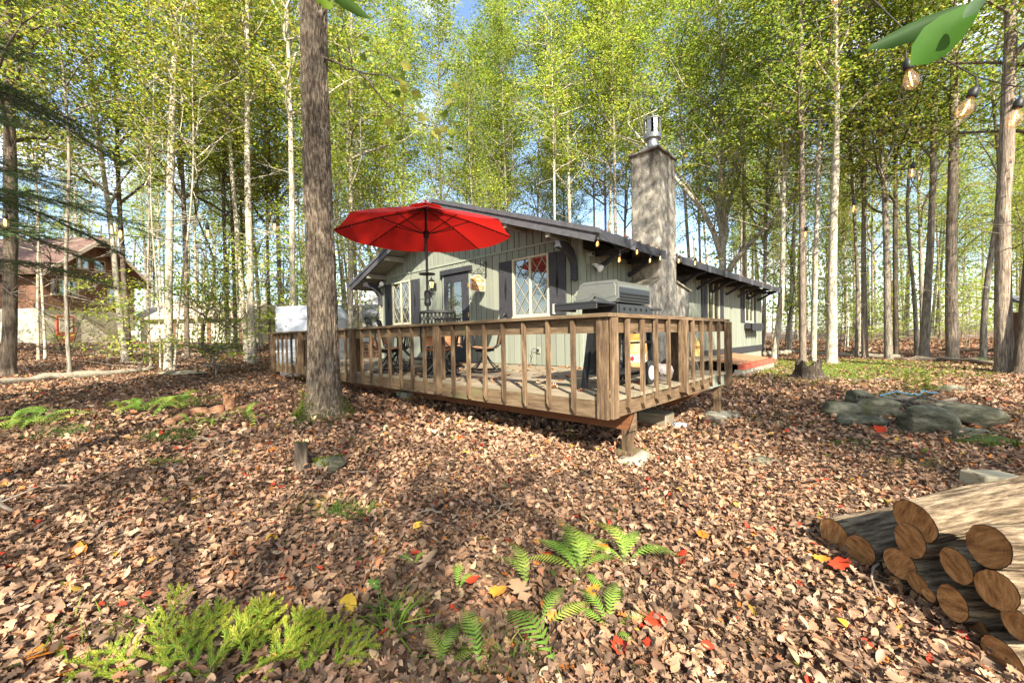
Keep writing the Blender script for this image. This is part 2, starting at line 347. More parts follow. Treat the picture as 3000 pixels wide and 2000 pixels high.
def _stain():                                         # soot and water stains running down from the chimney top
    t = M['stucco'].node_tree; n = t.nodes.new; l = t.links.new; b = t.nodes['Principled BSDF']; src = b.inputs['Base Color'].links[0].from_socket
    co = n('ShaderNodeTexCoord'); sx = n('ShaderNodeSeparateXYZ'); l(co.outputs['Object'], sx.inputs[0]); mr = n('ShaderNodeMapRange'); mr.inputs[1].default_value = 4.0; mr.inputs[2].default_value = 5.2; mr.inputs[3].default_value = 0; mr.inputs[4].default_value = .36; l(sx.outputs[2], mr.inputs[0])
    mp = n('ShaderNodeMapping'); mp.inputs['Scale'].default_value = (5, 5, .8); l(co.outputs['Object'], mp.inputs[0]); nz = n('ShaderNodeTexNoise'); nz.inputs['Scale'].default_value = 1.3; nz.inputs['Detail'].default_value = 7; l(mp.outputs[0], nz.inputs['Vector'])
    ad = n('ShaderNodeMath'); ad.operation = 'ADD'; l(mr.outputs[0], ad.inputs[0]); l(nz.outputs[0], ad.inputs[1]); rp = n('ShaderNodeValToRGB'); rp.color_ramp.elements[0].position = .62; rp.color_ramp.elements[1].position = .95; l(ad.outputs[0], rp.inputs[0])
    q = n('ShaderNodeMix'); q.data_type = 'RGBA'; l(rp.outputs[0], q.inputs[0]); l(src, q.inputs[6]); q.inputs[7].default_value = (.085, .072, .055, 1); l(q.outputs[2], b.inputs['Base Color'])
_stain()
def _rings():
    t = M['logend'].node_tree; n = t.nodes.new; l = t.links.new; b = t.nodes['Principled BSDF']; src = b.inputs['Base Color'].links[0].from_socket
    co = n('ShaderNodeTexCoord'); w = n('ShaderNodeTexWave'); w.wave_type = 'RINGS'; w.rings_direction = 'X'; w.inputs['Scale'].default_value = 22; w.inputs['Distortion'].default_value = 2.5; w.inputs['Detail'].default_value = 3; w.inputs['Detail Scale'].default_value = 1.5; l(co.outputs['Object'], w.inputs['Vector'])
    q = n('ShaderNodeMix'); q.data_type = 'RGBA'; q.blend_type = 'MULTIPLY'; q.inputs[0].default_value = .16; l(src, q.inputs[6]); l(w.outputs['Color'], q.inputs[7]); l(q.outputs[2], b.inputs['Base Color'])
_rings()
def _red():
    m = bpy.data.materials.new('red_canvas'); m.use_nodes = True; t = m.node_tree; n = t.nodes.new; l = t.links.new; b = t.nodes['Principled BSDF']
    wn = n('ShaderNodeTexNoise'); wn.inputs['Scale'].default_value = 3.5; wn.inputs['Detail'].default_value = 6; wc = n('ShaderNodeTexCoord'); l(wc.outputs['Object'], wn.inputs['Vector']); wr = n('ShaderNodeValToRGB'); wr.color_ramp.elements[0].position = .3; wr.color_ramp.elements[0].color = (.30, .006, .010, 1); wr.color_ramp.elements[1].position = .75; wr.color_ramp.elements[1].color = (.46, .016, .018, 1); l(wn.outputs[0], wr.inputs[0]); l(wr.outputs[0], b.inputs['Base Color']); wb = n('ShaderNodeBump'); wb.inputs['Strength'].default_value = .5; wb.inputs['Distance'].default_value = .05; l(wn.outputs[0], wb.inputs['Height']); l(wb.outputs[0], b.inputs['Normal']); b.inputs['Roughness'].default_value = .75
    tr = n('ShaderNodeBsdfTranslucent'); tr.inputs[0].default_value = (.50, .014, .010, 1); mx = n('ShaderNodeMixShader'); mx.inputs[0].default_value = .45
    l(b.outputs[0], mx.inputs[1]); l(tr.outputs[0], mx.inputs[2]); l(mx.outputs[0], t.nodes['Material Output'].inputs[0]); return m
M['red'] = _red()

# ================================================================== the ground
def make_ground():
    # one sheet: fine near the camera, coarse to the horizon
    rr = np.concatenate([np.linspace(.0, 14, 90)[1:], np.geomspace(14.5, 420, 40)]); na = 180
    V = [(0, 0)]; 
    for r in rr:
        for j in range(na): V.append((r * math.cos(2 * PI * j / na), r * math.sin(2 * PI * j / na)))
    V = np.array(V); z = gza(V)
    rad = np.hypot(V[:, 0], V[:, 1])
    z += (fbm(np.c_[V * 1.3, np.zeros(len(V))], 5) - .44) * .12 * np.clip(rad / 2, .3, 1) * np.clip(1 - rad / 60, 0, 1)
    V3 = np.c_[V, z]; Q = []
    tri = [(0, 1 + j, 1 + (j + 1) % na) for j in range(na)]
    for i in range(len(rr) - 1):
        for j in range(na):
            a = 1 + i * na + j; b = 1 + i * na + (j + 1) % na
            Q.append((a, a + na, b + na, b))
    me = bpy.data.meshes.new('ground'); me.from_pydata(V3.tolist(), [], tri + Q); me.update()
    me.polygons.foreach_set('use_smooth', [True] * len(me.polygons))
    m, t, b = pbsdf('forest_floor', .95, .1); n = t.nodes.new; l = t.links.new
    co = n('ShaderNodeTexCoord')
    vo = n('ShaderNodeTexVoronoi'); vo.inputs['Scale'].default_value = 16; l(co.outputs['Object'], vo.inputs['Vector'])
    rp = n('ShaderNodeValToRGB'); e = rp.color_ramp.elements; e[0].color = (.045, .030, .020, 1); e[1].color = (.30, .19, .125, 1)
    for p, c in ((.3, (.11, .072, .05)), (.55, (.19, .13, .095)), (.8, (.23, .13, .085))): x = e.new(p); x.color = c4(c)
    sp = n('ShaderNodeSeparateColor'); l(vo.outputs['Color'], sp.inputs[0]); l(sp.outputs[0], rp.inputs[0])
    nz = n('ShaderNodeTexNoise'); nz.inputs['Scale'].default_value = .35; nz.inputs['Detail'].default_value = 6; l(co.outputs['Object'], nz.inputs['Vector'])
    r2 = n('ShaderNodeValToRGB'); r2.color_ramp.elements[0].position = .52; r2.color_ramp.elements[1].position = .66; l(nz.outputs[0], r2.inputs[0])
    q = n('ShaderNodeMix'); q.data_type = 'RGBA'; l(r2.outputs[0], q.inputs[0]); l(rp.outputs[0], q.inputs[6]); q.inputs[7].default_value = (.24, .185, .14, 1)
    l(q.outputs[2], b.inputs['Base Color'])
    bu = n('ShaderNodeBump'); bu.inputs['Distance'].default_value = .03; bu.inputs['Strength'].default_value = .8; l(vo.outputs['Distance'], bu.inputs['Height']); l(bu.outputs[0], b.inputs['Normal'])
    me.materials.append(m)
    tag(link('ground', me), kind='structure')
make_ground()

# ================================================================== the green cabin
XW, YR, YL, XE = 6.30, 4.23, 11.58, 19.32       # front wall, right wall, left wall, far end
ZF, ZRIDGE, YRIDGE = .80, 4.60, 7.905
EY0, EY1, RX0, RX1, ZEAVE = 3.50, 12.31, 5.70, 19.62, 3.06
SL = (ZRIDGE - ZEAVE) / (YRIDGE - EY0)
def roofz(y): return ZRIDGE - abs(y - YRIDGE) * SL
house = thing('cabin', 'sage green board sided cabin with charcoal trim, low gable roof and stucco chimney', 'house', (XW, YRIDGE, .3), world=True)
def hp(mb, name, m, parent=house, **k): return mb.build(name, M[m], parent, **k)
def core():
    m = MB(); x0, x1, y0, y1 = XW + .03, XE - .03, YR + .03, YL - .03
    prof = [(y0, .35), (y1, .35), (y1, roofz(y1) - .15), (YRIDGE, ZRIDGE - .15), (y0, roofz(y0) - .15)]
    m.prism([(x0, y, z) for y, z in prof], (x1 - x0, 0, 0)); return hp(m, 'wall', 'siding_core')
core()
m = MB(); m.mm((XW + .05, YR + .012, .05), (XE - .05, YR + .20, .62)); hp(m, 'foundation', 'concrete')
m = MB(); m.mm((XW, YR - .012, .64), (XE, YR + .028, .87)); hp(m, 'skirt_board', 'dark')
unit = MB().box((0, 0, 0), (1, 1, 1)).mesh('siding_board', M['siding'])
def board(c, d): return link('siding_board', unit, house, loc=c, scale=d)
# openings on the front wall as (y0, y1, z0, z1): boards are cut round them
TRIM = 3.22
front_open = [(7.38, 8.38, .80, 2.96), (4.99, 5.96, 1.80, 3.01), (9.90, 10.86, 1.80, 3.01)]
rb = random.Random(3)
def widths(a, b):
    y = a; k = 0
    while y < b - .03:
        w = rb.choice((.115, .15, .185, .20)); w = min(w, b - y)
        if b - (y + w) < .05: w = b - y
        yield y, y + w; y += w + .024; k += 1
for a, b in widths(YR + .09, YL - .09):
    c = (a + b) / 2; segs = [(ZF + .01, TRIM - .025)]
    for o in front_open:
        if a < o[1] and b > o[0]:
            new = []
            for s in segs:
                if o[2] > s[0] + .02: new.append((s[0], min(s[1], o[2])))
                if o[3] < s[1] - .02: new.append((max(s[0], o[3]), s[1]))
            segs = new
    for s in segs: board((XW + .012, c, (s[0] + s[1]) / 2), (.030, b - a, s[1] - s[0]))
for a, b in widths(YR + .09, YL - .09):             # gable boards above the belt trim, cut to the roof slope
    ztop = min(roofz(a), roofz(b)) - .13; zt2 = max(roofz(a), roofz(b)) - .13
    if ztop < TRIM + .05: continue
    q = MB(); x0, x1 = XW - .004, XW + .028
    q.prism([(x0, a, TRIM + .02), (x0, b, TRIM + .02), (x0, b, roofz(b) - .13), (x0, a, roofz(a) - .13)], (x1 - x0, 0, 0))
    hp(q, 'siding_board', 'siding')
m = MB(); m.mm((XW - .022, YR + .02, TRIM - .024), (XW + .02, YL - .02, TRIM + .018)); hp(m, 'belt_trim', 'sagetrim')
for y in (YR, YL - .08):
    m = MB(); m.mm((XW - .012, y, ZF if y < 5 else .5), (XW + .04, y + .08, roofz(y + (.0 if y < 5 else .08)) - .14)); hp(m, 'corner_board', 'sagetrim')
side_open = [(12.81, 13.88, 1.78, 3.0), (16.78, 17.90, 1.77, 3.0), (10.25, 11.20, .8, 2.98)]
for a, b in widths(XW + .012, XE - .01):
    c = (a + b) / 2
    if 8.25 < c < 9.0: continue
    board((c, YR + .012, (.86 + 2.97) / 2), (b - a, .030, 2.97 - .86))
# the roof: two slabs of shingles, the right one cut out round the chimney
TH = .11
def slab(x0, x1, ya, yb, name='roof'):
    za, zb = roofz(ya), roofz(yb); q = MB()
    q.prism([(x0, ya, za), (x0, yb, zb), (x0, yb, zb - TH), (x0, ya, za - TH)], (x1 - x0, 0, 0)); return hp(q, name, 'shingle')
slab(RX0, RX1, YRIDGE + .001, EY1)
slab(RX0, RX1, 4.25, YRIDGE - .001); slab(RX0, 8.19, EY0, 4.248); slab(9.07, RX1, EY0, 4.248)
# shingle courses on the right slope (seen edge on from below at the eave)
for k in range(12):
    y = EY0 + .02 + k * .36; q = MB(); z = roofz(y)
    xs = [(RX0 - .01, 8.18), (9.08, RX1)] if y < 4.2 else [(RX0 - .01, RX1)]
    for a, b in xs: q.prism([(a, y, z + .004), (a, y + .34, roofz(y + .34) + .004), (a, y, z + .018)], (b - a, 0, 0))
    hp(q, 'shingle_course', 'shingle')
q = MB()
for s in (-1, 1): q.prism([(RX0 - .02, YRIDGE, ZRIDGE + .012), (RX0 - .02, YRIDGE + s * .16, ZRIDGE - .16 * SL + .012), (RX0 - .02, YRIDGE + s * .16, ZRIDGE - .16 * SL + .03), (RX0 - .02, YRIDGE, ZRIDGE + .035)], (RX1 - RX0, 0, 0))
hp(q, 'ridge_cap', 'shingle')
# rake boards on the front gable, eave fascia, soffit boards, lookout beams
for s in (-1, 1):
    ye = YRIDGE + s * (YRIDGE - EY0 + .02)
    for dx, w, z0, nm in ((-.035, .035, .215, 'rake_board'), (-.062, .026, .085, 'rake_trim')):
        q = MB(); zr, ze = ZRIDGE + .01, ZEAVE + .01
        if nm == 'rake_board':
            yt = ye - s * .11
            q.prism([(RX0 + dx, YRIDGE + s * .002, zr), (RX0 + dx, ye, ze), (RX0 + dx, yt, ze + .11 * SL - z0), (RX0 + dx, YRIDGE + s * .002, zr - z0)], (w, 0, 0))
        else: q.prism([(RX0 + dx, YRIDGE + s * .002, zr + .02), (RX0 + dx, ye + s * .03, ze + .01), (RX0 + dx, ye + s * .03, ze + .01 - z0), (RX0 + dx, YRIDGE + s * .002, zr + .02 - z0)], (w, 0, 0))
        hp(q, nm, 'rake')
for a, b in ((RX0 + .002, 8.185), (9.075, RX1)):
    q = MB(); q.mm((a, EY0 - .022, ZEAVE - .15), (b, EY0 - .002, ZEAVE + .005)); hp(q, 'eave_fascia', 'dark')
q = MB(); q.mm((RX0 + .002, EY1 + .002, ZEAVE - .14), (RX1, EY1 + .022, ZEAVE + .005)); hp(q, 'eave_fascia', 'dark')
for k in range(17):                                  # soffit planking under the front overhang
    y0 = EY0 + .04 + k * .52; y1 = min(y0 + .505, EY1 - .03)
    if y0 < YRIDGE < y1: y1 = YRIDGE
    if y1 - y0 < .1: continue
    q = MB(); q.prism([(RX0 + .003, y0, roofz(y0) - TH - .002), (RX0 + .003, y1, roofz(y1) - TH - .002), (RX0 + .003, y1, roofz(y1) - TH - .018), (RX0 + .003, y0, roofz(y0) - TH - .018)], (XW - RX0, 0, 0)); hp(q, 'soffit_board', 'soffit')
for y in (4.55, 5.6, 6.7, 7.9, 9.1, 10.2, 11.25):
    q = MB(); z = roofz(y) - TH - .02; q.mm((RX0 + .004, y - .045, z - .13 - .02), (XW + .02, y + .045, z - .02)); hp(q, 'lookout_beam', 'soffit')
# curved knee brackets at both front corners
def knee(y):
    q = MB(); c = []; n = 9
    for i in range(n + 1):
        a = PI / 2 * i / n; c.append((XW - .035 - (1 - math.sin(a)) * 0 - .52 * (1 - math.cos(a)), 2.52 + .42 * math.sin(a)))
    inner = [(x - .0, z) for x, z in c]; outer = [(min(x + .13, XW - .016), z + .02) for x, z in c]
    pts = [(XW - .016, 2.40), (XW - .12, 2.40), (XW - .12, 2.50)] + [(x - .07 if i < 2 else x - .05, z) for i, (x, z) in enumerate(inner)] + [(RX0 + .03, 2.99), (RX0 + .03, 3.06), (XW - .30, 3.06), (XW - .14, 2.96), (XW - .05, 2.80), (XW - .016, 2.62)]
    q.prism([(x, y - .045, z) for x, z in pts], (0, .09, 0)); k = hp(q, 'knee_bracket', 'dark')
    return k
knee(4.36); knee(11.50)
# eave brackets along the right side: a diagonal strut and a beam end each
for x in (6.78, 8.02, 10.72, 12.02, 13.33, 14.64, 15.97, 17.30, 18.60):
    q = MB(); q.beam((x, YR - .01, 2.64), (x, 3.66, ZEAVE - .12), .07, .08, (1, 0, 0)); q.beam((x, YR, 2.93), (x, 3.56, 2.93), .085, .09)
    b = hp(q, 'eave_bracket', 'dark')
    q = MB(); q.mm((x - .10, 3.452, ZEAVE - .17), (x + .10, 3.474, ZEAVE + .0)); hp(q, 'bracket_cap', 'rake', b)
# chimney: stucco shaft, sloping shoulders, clay flue, metal cap
def rough(mb, name, mat, parent, cut=.06, amp=.022, seed=0):
    me = mb.mesh(name); bm = bmesh.new(); bm.from_mesh(me)
    for _ in range(7):
        ed = [e for e in bm.edges if e.calc_length() > cut * 2]
        if not ed: break
        bmesh.ops.subdivide_edges(bm, edges=ed, cuts=1, use_grid_fill=True)
    bmesh.ops.triangulate(bm, faces=bm.faces); bm.normal_update()
    co = np.array([v.co for v in bm.verts]); nn = np.array([v.normal for v in bm.verts])
    d = (fbm(co * 9, seed, 4) - .45) * amp * 2 + np.clip(vnoise(co * 22, seed + 5) - .62, 0, 1) * amp * 1.5
    for v, c, k, s in zip(bm.verts, co, nn, d): v.co = Vector(c + k * s)
    bm.to_mesh(me); bm.free(); me.materials.append(M[mat]); me.polygons.foreach_set('use_smooth', [True] * len(me.polygons))
    return link(name, me, parent)
q = MB(); q.mm((8.20, 3.62, .1), (9.05, 4.225, 5.20)); chim = rough(q, 'chimney', 'stucco', house, .035, .022)
q = MB(); q.prism([(7.80, 3.66, .05), (9.86, 3.66, .05), (9.86, 3.66, 2.38), (9.10, 3.66, 2.52), (8.15, 3.66, 2.52), (7.80, 3.66, 2.36)], (0, .55, 0)); rough(q, 'firebox', 'stucco', chim, .05, .025, 3)
for a, b, za, zb in ((7.74, 8.19, 2.36, 2.53), (9.07, 9.92, 2.53, 2.37)):
    q = MB(); q.prism([(a, 3.61, za), (b, 3.61, zb), (b, 3.61, zb + .035), (a, 3.61, za + .035)], (0, .60, 0)); hp(q, 'shoulder_slab', 'slate', chim)
q = MB(); q.mm((8.15, 3.58, 5.19), (9.09, 4.26, 5.235)); rough(q, 'crown_slab', 'stucco', chim, .1, .015, 9)
q = MB(); q.mm((8.40, 3.72, 5.23), (8.84, 4.12, 5.34)); hp(q, 'flue', 'flue', chim, bevel=.01)
q = MB(); cz = 5.34
q.add([(8.37, 3.69, cz), (8.87, 3.69, cz), (8.87, 4.15, cz), (8.37, 4.15, cz), (8.50, 3.80, cz + .10), (8.74, 3.80, cz + .10), (8.74, 4.04, cz + .10), (8.50, 4.04, cz + .10)], [(0, 1, 5, 4), (1, 2, 6, 5), (2, 3, 7, 6), (3, 0, 4, 7), (4, 5, 6, 7)])
q.lathe([(.125, cz + .08), (.115, cz + .26), (.175, cz + .27), (.185, cz + .36), (.17, cz + .365)], 24, (8.62, 3.92, 0)); hp(q, 'chimney_cap', 'galv', chim)
q = MB(); q.lathe([(.10, cz + .36), (.10, cz + .68)], 20, (8.62, 3.92, 0)); hp(q, 'cap_core', 'hole', chim)
for k in range(8):
    a = 2 * PI * k / 8; q = MB(); q.box((8.62 + .165 * math.cos(a), 3.92 + .165 * math.sin(a), cz + .515), (.008, .085, .30), Matrix.Rotation(a, 3, 'Z')); hp(q, 'cap_vane', 'galv', chim)
q = MB(); q.lathe([(.185, cz + .665), (.19, cz + .69), (.10, cz + .72), (.001, cz + .73)], 24, (8.62, 3.92, 0)); hp(q, 'cap_lid', 'galv', chim)
q = MB(); q.prism([(8.0, 4.05, roofz(4.05) + .01), (8.19, 4.05, roofz(4.05) + .01), (8.19, 4.6, roofz(4.6) + .14), (8.0, 4.6, roofz(4.6) + .02)], (0, 0, .05)); hp(q, 'flashing', 'rake', chim)

# windows: frame, two sashes of glass, diamond lattice bars
def lattice(mb_add, u0, u1, v0, v1, du, dv):
    sl = dv / du
    for s in (1, -1):
        k = -8
        while k < 9:
            c = (v0 + k * dv * 1.0 + dv * .5) - s * sl * u0
            pts = []
            for u in (u0, u1):
                v = s * sl * u + c
                if v0 - 1e-6 <= v <= v1 + 1e-6: pts.append((u, v))
            for v in (v0, v1):
                u = (v - c) / (s * sl)
                if u0 < u < u1: pts.append((u, v))
            if len(pts) >= 2 and math.dist(pts[0], pts[1]) > .06: mb_add(pts[0], pts[1])
            k += 1
def window(u0, u1, z0, z1, face, nd=1.0, lat=True):
    """face 'front': u runs along Y on the front wall; 'side': u runs along X on the right wall"""
    def P(u, z, d): return (XW - d, u, z) if face == 'front' else (u, YR - d, z)
    def bar(mb, a, b, w, d0, d1):
        p0 = P(min(a[0], b[0]) - (w / 2 if a[0] == b[0] else 0), min(a[1], b[1]) - (w / 2 if a[1] == b[1] else 0), d0)
        p1 = P(max(a[0], b[0]) + (w / 2 if a[0] == b[0] else 0), max(a[1], b[1]) + (w / 2 if a[1] == b[1] else 0), d1); mb.mm(p0, p1)
    q = MB(); t = .04
    bar(q, (u0 + t / 2, z0), (u0 + t / 2, z1), t, -.01, .045); bar(q, (u1 - t / 2, z0), (u1 - t / 2, z1), t, -.01, .045)
    bar(q, (u0 + t, z0 + t / 2), (u1 - t, z0 + t / 2), t, -.01, .044); bar(q, (u0 + t, z1 - t / 2), (u1 - t, z1 - t / 2), t, -.01, .044)
    w = hp(q, 'window', 'cream')
    um = (u0 + u1) / 2
    q = MB(); bar(q, (um, z0 + t), (um, z1 - t), .05, -.006, .036); hp(q, 'mullion', 'cream', w)
    for a, b, d in ((u0 + t, um - .025, .012), (um + .025, u1 - t, .004)):
        q = MB(); tl = .0015 * rb.uniform(-1, 1); q.prism([P(a, z0 + t, d + tl), P(b, z0 + t, d - tl), P(b, z1 - t, d - tl), P(a, z1 - t, d + tl)], (.005, 0, 0) if face == 'front' else (0, .005, 0)); hp(q, 'pane', 'glass', w)
        if lat:
            def add(p, r):
                q = MB(); q.beam(P(p[0], p[1], d + .009), P(r[0], r[1], d + .009), .013, .010, (1, 0, 0) if face == 'front' else (0, 1, 0)); hp(q, 'muntin', 'muntin', w)
            lattice(add, a, b, z0 + t, z1 - t, (b - a) * .62, (z1 - z0) * .30)
    q = MB(); q.mm(P(u0 - .02, z0 - .03, -.01), P(u1 + .02, z0 + .001, .055)); hp(q, 'sill', 'cream', w)
def shutter(u0, u1, z0, z1, face):
    def P(u, z, d): return (XW - d, u, z) if face == 'front' else (u, YR - d, z)
    q = MB(); um = (u0 + u1) / 2
    q.mm(P(u0, z0, .003), P(um - .004, z1, .034)); q.mm(P(um + .004, z0, .003), P(u1, z1, .034)); s = hp(q, 'shutter', 'dark', bevel=.003)
    zc = (z0 + z1) / 2; h = (z1 - z0) * .22; w = .036
    q = MB(); q.prism([P(um - w, zc, .0345), P(um, zc - h, .0345), P(um + w, zc, .0345), P(um, zc + h, .0345)], (-.004, 0, 0) if face == 'front' else (0, -.004, 0)); hp(q, 'diamond_cutout', 'hole', s)
window(4.99, 5.96, 1.80, 3.01, 'front'); shutter(4.59, 4.98, 1.79, 3.0, 'front'); shutter(5.97, 6.37, 1.79, 3.0, 'front')
window(9.90, 10.86, 1.80, 3.01, 'front'); shutter(9.45, 9.88, 1.79, 3.0, 'front'); shutter(10.87, 11.27, 1.79, 3.0, 'front')
window(12.81, 13.88, 1.78, 3.0, 'side', lat=False); shutter(12.34, 12.79, 1.78, 2.97, 'side'); shutter(13.90, 14.31, 1.78, 2.97, 'side')
window(16.78, 17.90, 1.77, 3.0, 'side', lat=False); shutter(16.28, 16.75, 1.75, 2.97, 'side'); shutter(17.92, 18.28, 1.75, 2.97, 'side')
# scalloped window box under the far side window
q = MB(); q.mm((16.70, YR - .27, 1.52), (18.2, YR - .03, 1.70)); wb = hp(q, 'window_box', 'dark')
pts = [(16.66, YR - .278, 1.72)]; k = 10
for i in range(k + 1): pts.append((16.66 + 1.58 * i / k, YR - .278, 1.49 if i % 2 == 0 else 1.40))
pts.append((18.24, YR - .278, 1.72)); q = MB(); q.prism(pts, (0, -.02, 0)); hp(q, 'scalloped_front', 'dark', wb)
# front door
q = MB(); q.mm((XW - .03, 7.40, .82), (XW + .03, 8.36, 2.93)); door = hp(q, 'door', 'dark')
for a, b in ((7.34, 7.40), (8.36, 8.42)):
    q = MB(); q.mm((XW - .022, a, .80), (XW + .03, b, 2.94)); hp(q, 'door_casing', 'sagetrim', door)
q = MB(); q.mm((XW - .075, 7.28, 2.95), (XW + .01, 8.46, 3.07)); hp(q, 'door_head', 'dark', door)
y0, y1, z0, z1 = 7.62, 8.20, 1.55, 2.76
q = MB(); q.mm((XW - .034, y0, z0), (XW - .028, y1, z1)); hp(q, 'pane', 'glass', door)
q = MB(); n = 9                                      # scalloped edge round the door glass
def scal(p, r, nrm):
    L = math.dist(p, r); k = max(3, int(L / .085)); dy, dz = (r[0] - p[0]) / k, (r[1] - p[1]) / k
    for i in range(k):
        c = (p[0] + dy * (i + .5), p[1] + dz * (i + .5)); rad = L / k / 2
        pts = [(XW - .036, c[0] + rad * math.cos(t) * (1 if dy else 0) + nrm[0] * rad * .8 * math.sin(t), c[1] + rad * math.cos(t) * (1 if dz else 0) + nrm[1] * rad * .8 * math.sin(t)) for t in [PI * j / 6 for j in range(7)]]
        q.prism(pts, (-.004, 0, 0))
scal((y0, z0), (y0, z1), (1, 0)); scal((y1, z0), (y1, z1), (-1, 0)); scal((y0, z1), (y1, z1), (0, -1)); scal((y0, z0), (y1, z0), (0, 1))
hp(q, 'scalloped_trim', 'dark', door)
for z in (1.30, 1.92, 2.62):
    q = MB(); q.mm((XW - .042, 7.385, z - .05), (XW - .024, 7.425, z + .05)); hp(q, 'hinge', 'brass', door)
q = MB(); q.tube([(XW - .03, 8.28, 1.78), (XW - .085, 8.28, 1.78)], .014, 10); q.lathe([(.001, -.03), (.03, -.015), (.03, .015), (.001, .03)], 14, (XW - .10, 8.28, 1.78)); hp(q, 'handle', 'brass', door)
# side door behind the chimney and its landing
q = MB(); q.mm((10.26, YR - .03, .82), (11.19, YR + .0, 2.90)); sd = hp(q, 'side_door', 'dark')
q = MB(); q.mm((10.20, YR - .06, 2.92), (11.26, YR - .004, 3.02)); hp(q, 'door_head', 'dark', sd)
q = MB(); q.mm((10.40, YR - .036, 1.8), (11.05, YR - .031, 2.75)); hp(q, 'pane', 'glass', sd)
for k in range(6):
    q = MB(); q.mm((10.05 + k * .29, 3.42, .72), (10.33 + k * .29, 4.20, .76)); hp(q, 'landing_board', 'deckb')
# wall lantern, floodlights, camera, outlet: screwed to the wall
lan = thing('wall_lantern', 'black carriage lantern on the green wall beside the front door', 'wall lamp', (XW, 8.74, 2.73), world=True)
q = MB(); q.mm((XW - .03, 8.70, 2.62), (XW - .005, 8.78, 2.80)); hp(q, 'wall_plate', 'black', lan)
q = MB(); q.tube([(XW - .02, 8.74, 2.56), (XW - .07, 8.74, 2.50), (XW - .13, 8.74, 2.54), (XW - .13, 8.74, 2.63)], .010, 8); hp(q, 'scroll_arm', 'black', lan)
q = MB(); q.lathe([(.03, 2.63), (.055, 2.65), (.055, 2.66)], 6, (XW - .13, 8.74, 0)); q.lathe([(.085, 2.83), (.09, 2.845), (.03, 2.90), (.01, 2.96), (.001, 2.97)], 6, (XW - .13, 8.74, 0))
for j in range(6):
    a = PI / 3 * j; q.beam((XW - .13 + .052 * math.cos(a), 8.74 + .052 * math.sin(a), 2.66), (XW - .13 + .08 * math.cos(a), 8.74 + .08 * math.sin(a), 2.83), .008, .008, (1, 0, 0))
hp(q, 'lantern_frame', 'black', lan)
q = MB(); q.lathe([(.046, 2.662), (.072, 2.828)], 6, (XW - .13, 8.74, 0)); hp(q, 'lantern_glass', 'bulb', lan)
def flood(x, y, z, d, label):
    t = thing('floodlight', label, 'floodlight', (x, y, z), world=True); c = Vector((x, y, z)); d = Vector(d).normalized()
    q = MB(); q.lathe([(.05, 0), (.055, .02)], 12, (0, 0, 0)); q.v = [tuple(c + Vector((0, 0, v[2]))  + Vector((v[0], 0, v[1])) if False else (x + v[0], y + v[1], z + v[2])) for v in q.v]; hp(q, 'mount', 'white', t)
    rot = d.to_track_quat('Z', 'Y').to_matrix(); q = MB(); q.lathe([(.025, 0), (.028, .05), (.065, .12), (.07, .16), (.06, .165), (.001, .15)], 18)
    q.v = [tuple(rot @ Vector(v) + c) for v in q.v]; hp(q, 'lamp_head', 'white', t, smooth=True)
flood(XW - .03, 11.50, 2.98, (-.75, .45, -.3), 'white cone floodlight at the far left corner, tipped away from the wall')
flood(XW - .03, 11.33, 3.02, (-.9, -.6, .0), 'white round floodlight facing the deck beside the left window')
flood(6.62, YR - .06, 2.70, (.1, -.75, -.5), 'white floodlight under the right eave, just round the house corner')
t = thing('security_camera', 'small dark security camera on the side wall under the eave', 'camera', (6.46, YR, 2.88), world=True)
q = MB(); q.mm((6.42, YR - .035, 2.72), (6.50, YR - .004, 2.94)); hp(q, 'bracket', 'sagetrim', t)
q = MB(); q.tube([(6.46, YR - .03, 2.88), (6.43, YR - .15, 2.87)], .04, 12); hp(q, 'housing', 'grey', t); q = MB(); q.tube([(6.43, YR - .151, 2.87), (6.428, YR - .157, 2.87)], .03, 12); hp(q, 'lens', 'black', t)
t = thing('power_outlet', 'weatherproof outlet low on the front wall with a green plug', 'outlet', (XW, 5.29, 1.11), world=True)
q = MB(); q.mm((XW - .025, 5.25, 1.05), (XW - .004, 5.33, 1.18)); hp(q, 'cover_plate', 'sagetrim', t); q = MB(); q.mm((XW - .05, 5.27, 1.09), (XW - .026, 5.31, 1.13)); hp(q, 'plug', 'black', t)
q = MB(); q.tube([(XW - .04, 5.29, 1.11), (XW - .08, 5.36, 1.15), (XW - .07, 5.44, 1.08), (XW - .06, 5.42, .98), (XW - .07, 5.46, .90), (XW - .09, 5.40, .83), (XW - .12, 5.28, .806)], .006, 6)
tag(hp(q, 'extension_cord', 'wire', None), 'thin cord hanging from the wall outlet down to the deck', 'cord')
# hanging sign on its scrolled iron bracket
t = thing('sign_bracket', 'black scrolled iron bracket reaching out from the wall over the deck', 'bracket', (XW, 6.80, 2.93), world=True)
sy = 6.80
q = MB(); q.mm((XW - .03, sy - .012, 2.74), (XW - .004, sy + .012, 3.10)); q.beam((XW - .02, sy, 2.80), (XW - .50, sy, 2.78), .014, .014); hp(q, 'bar', 'black', t)
def scroll(c, r, a0, turns, s=1, n=22): return [(c[0] + r * (1 - .65 * i / n) * math.cos(a0 + s * turns * 2 * PI * i / n), sy, c[1] + r * (1 - .65 * i / n) * math.sin(a0 + s * turns * 2 * PI * i / n)) for i in range(n + 1)]
for c, r, a0, tn, s in (((XW - .46, 2.84), .05, -PI / 2, 1.3, 1), ((XW - .10, 3.03), .06, 0, 1.2, 1), ((XW - .22, 2.85), .055, -PI / 2, 1.2, -1)):
    q = MB(); q.tube(scroll(c, r, a0, tn, s), .006, 5); hp(q, 'scroll', 'black', t)
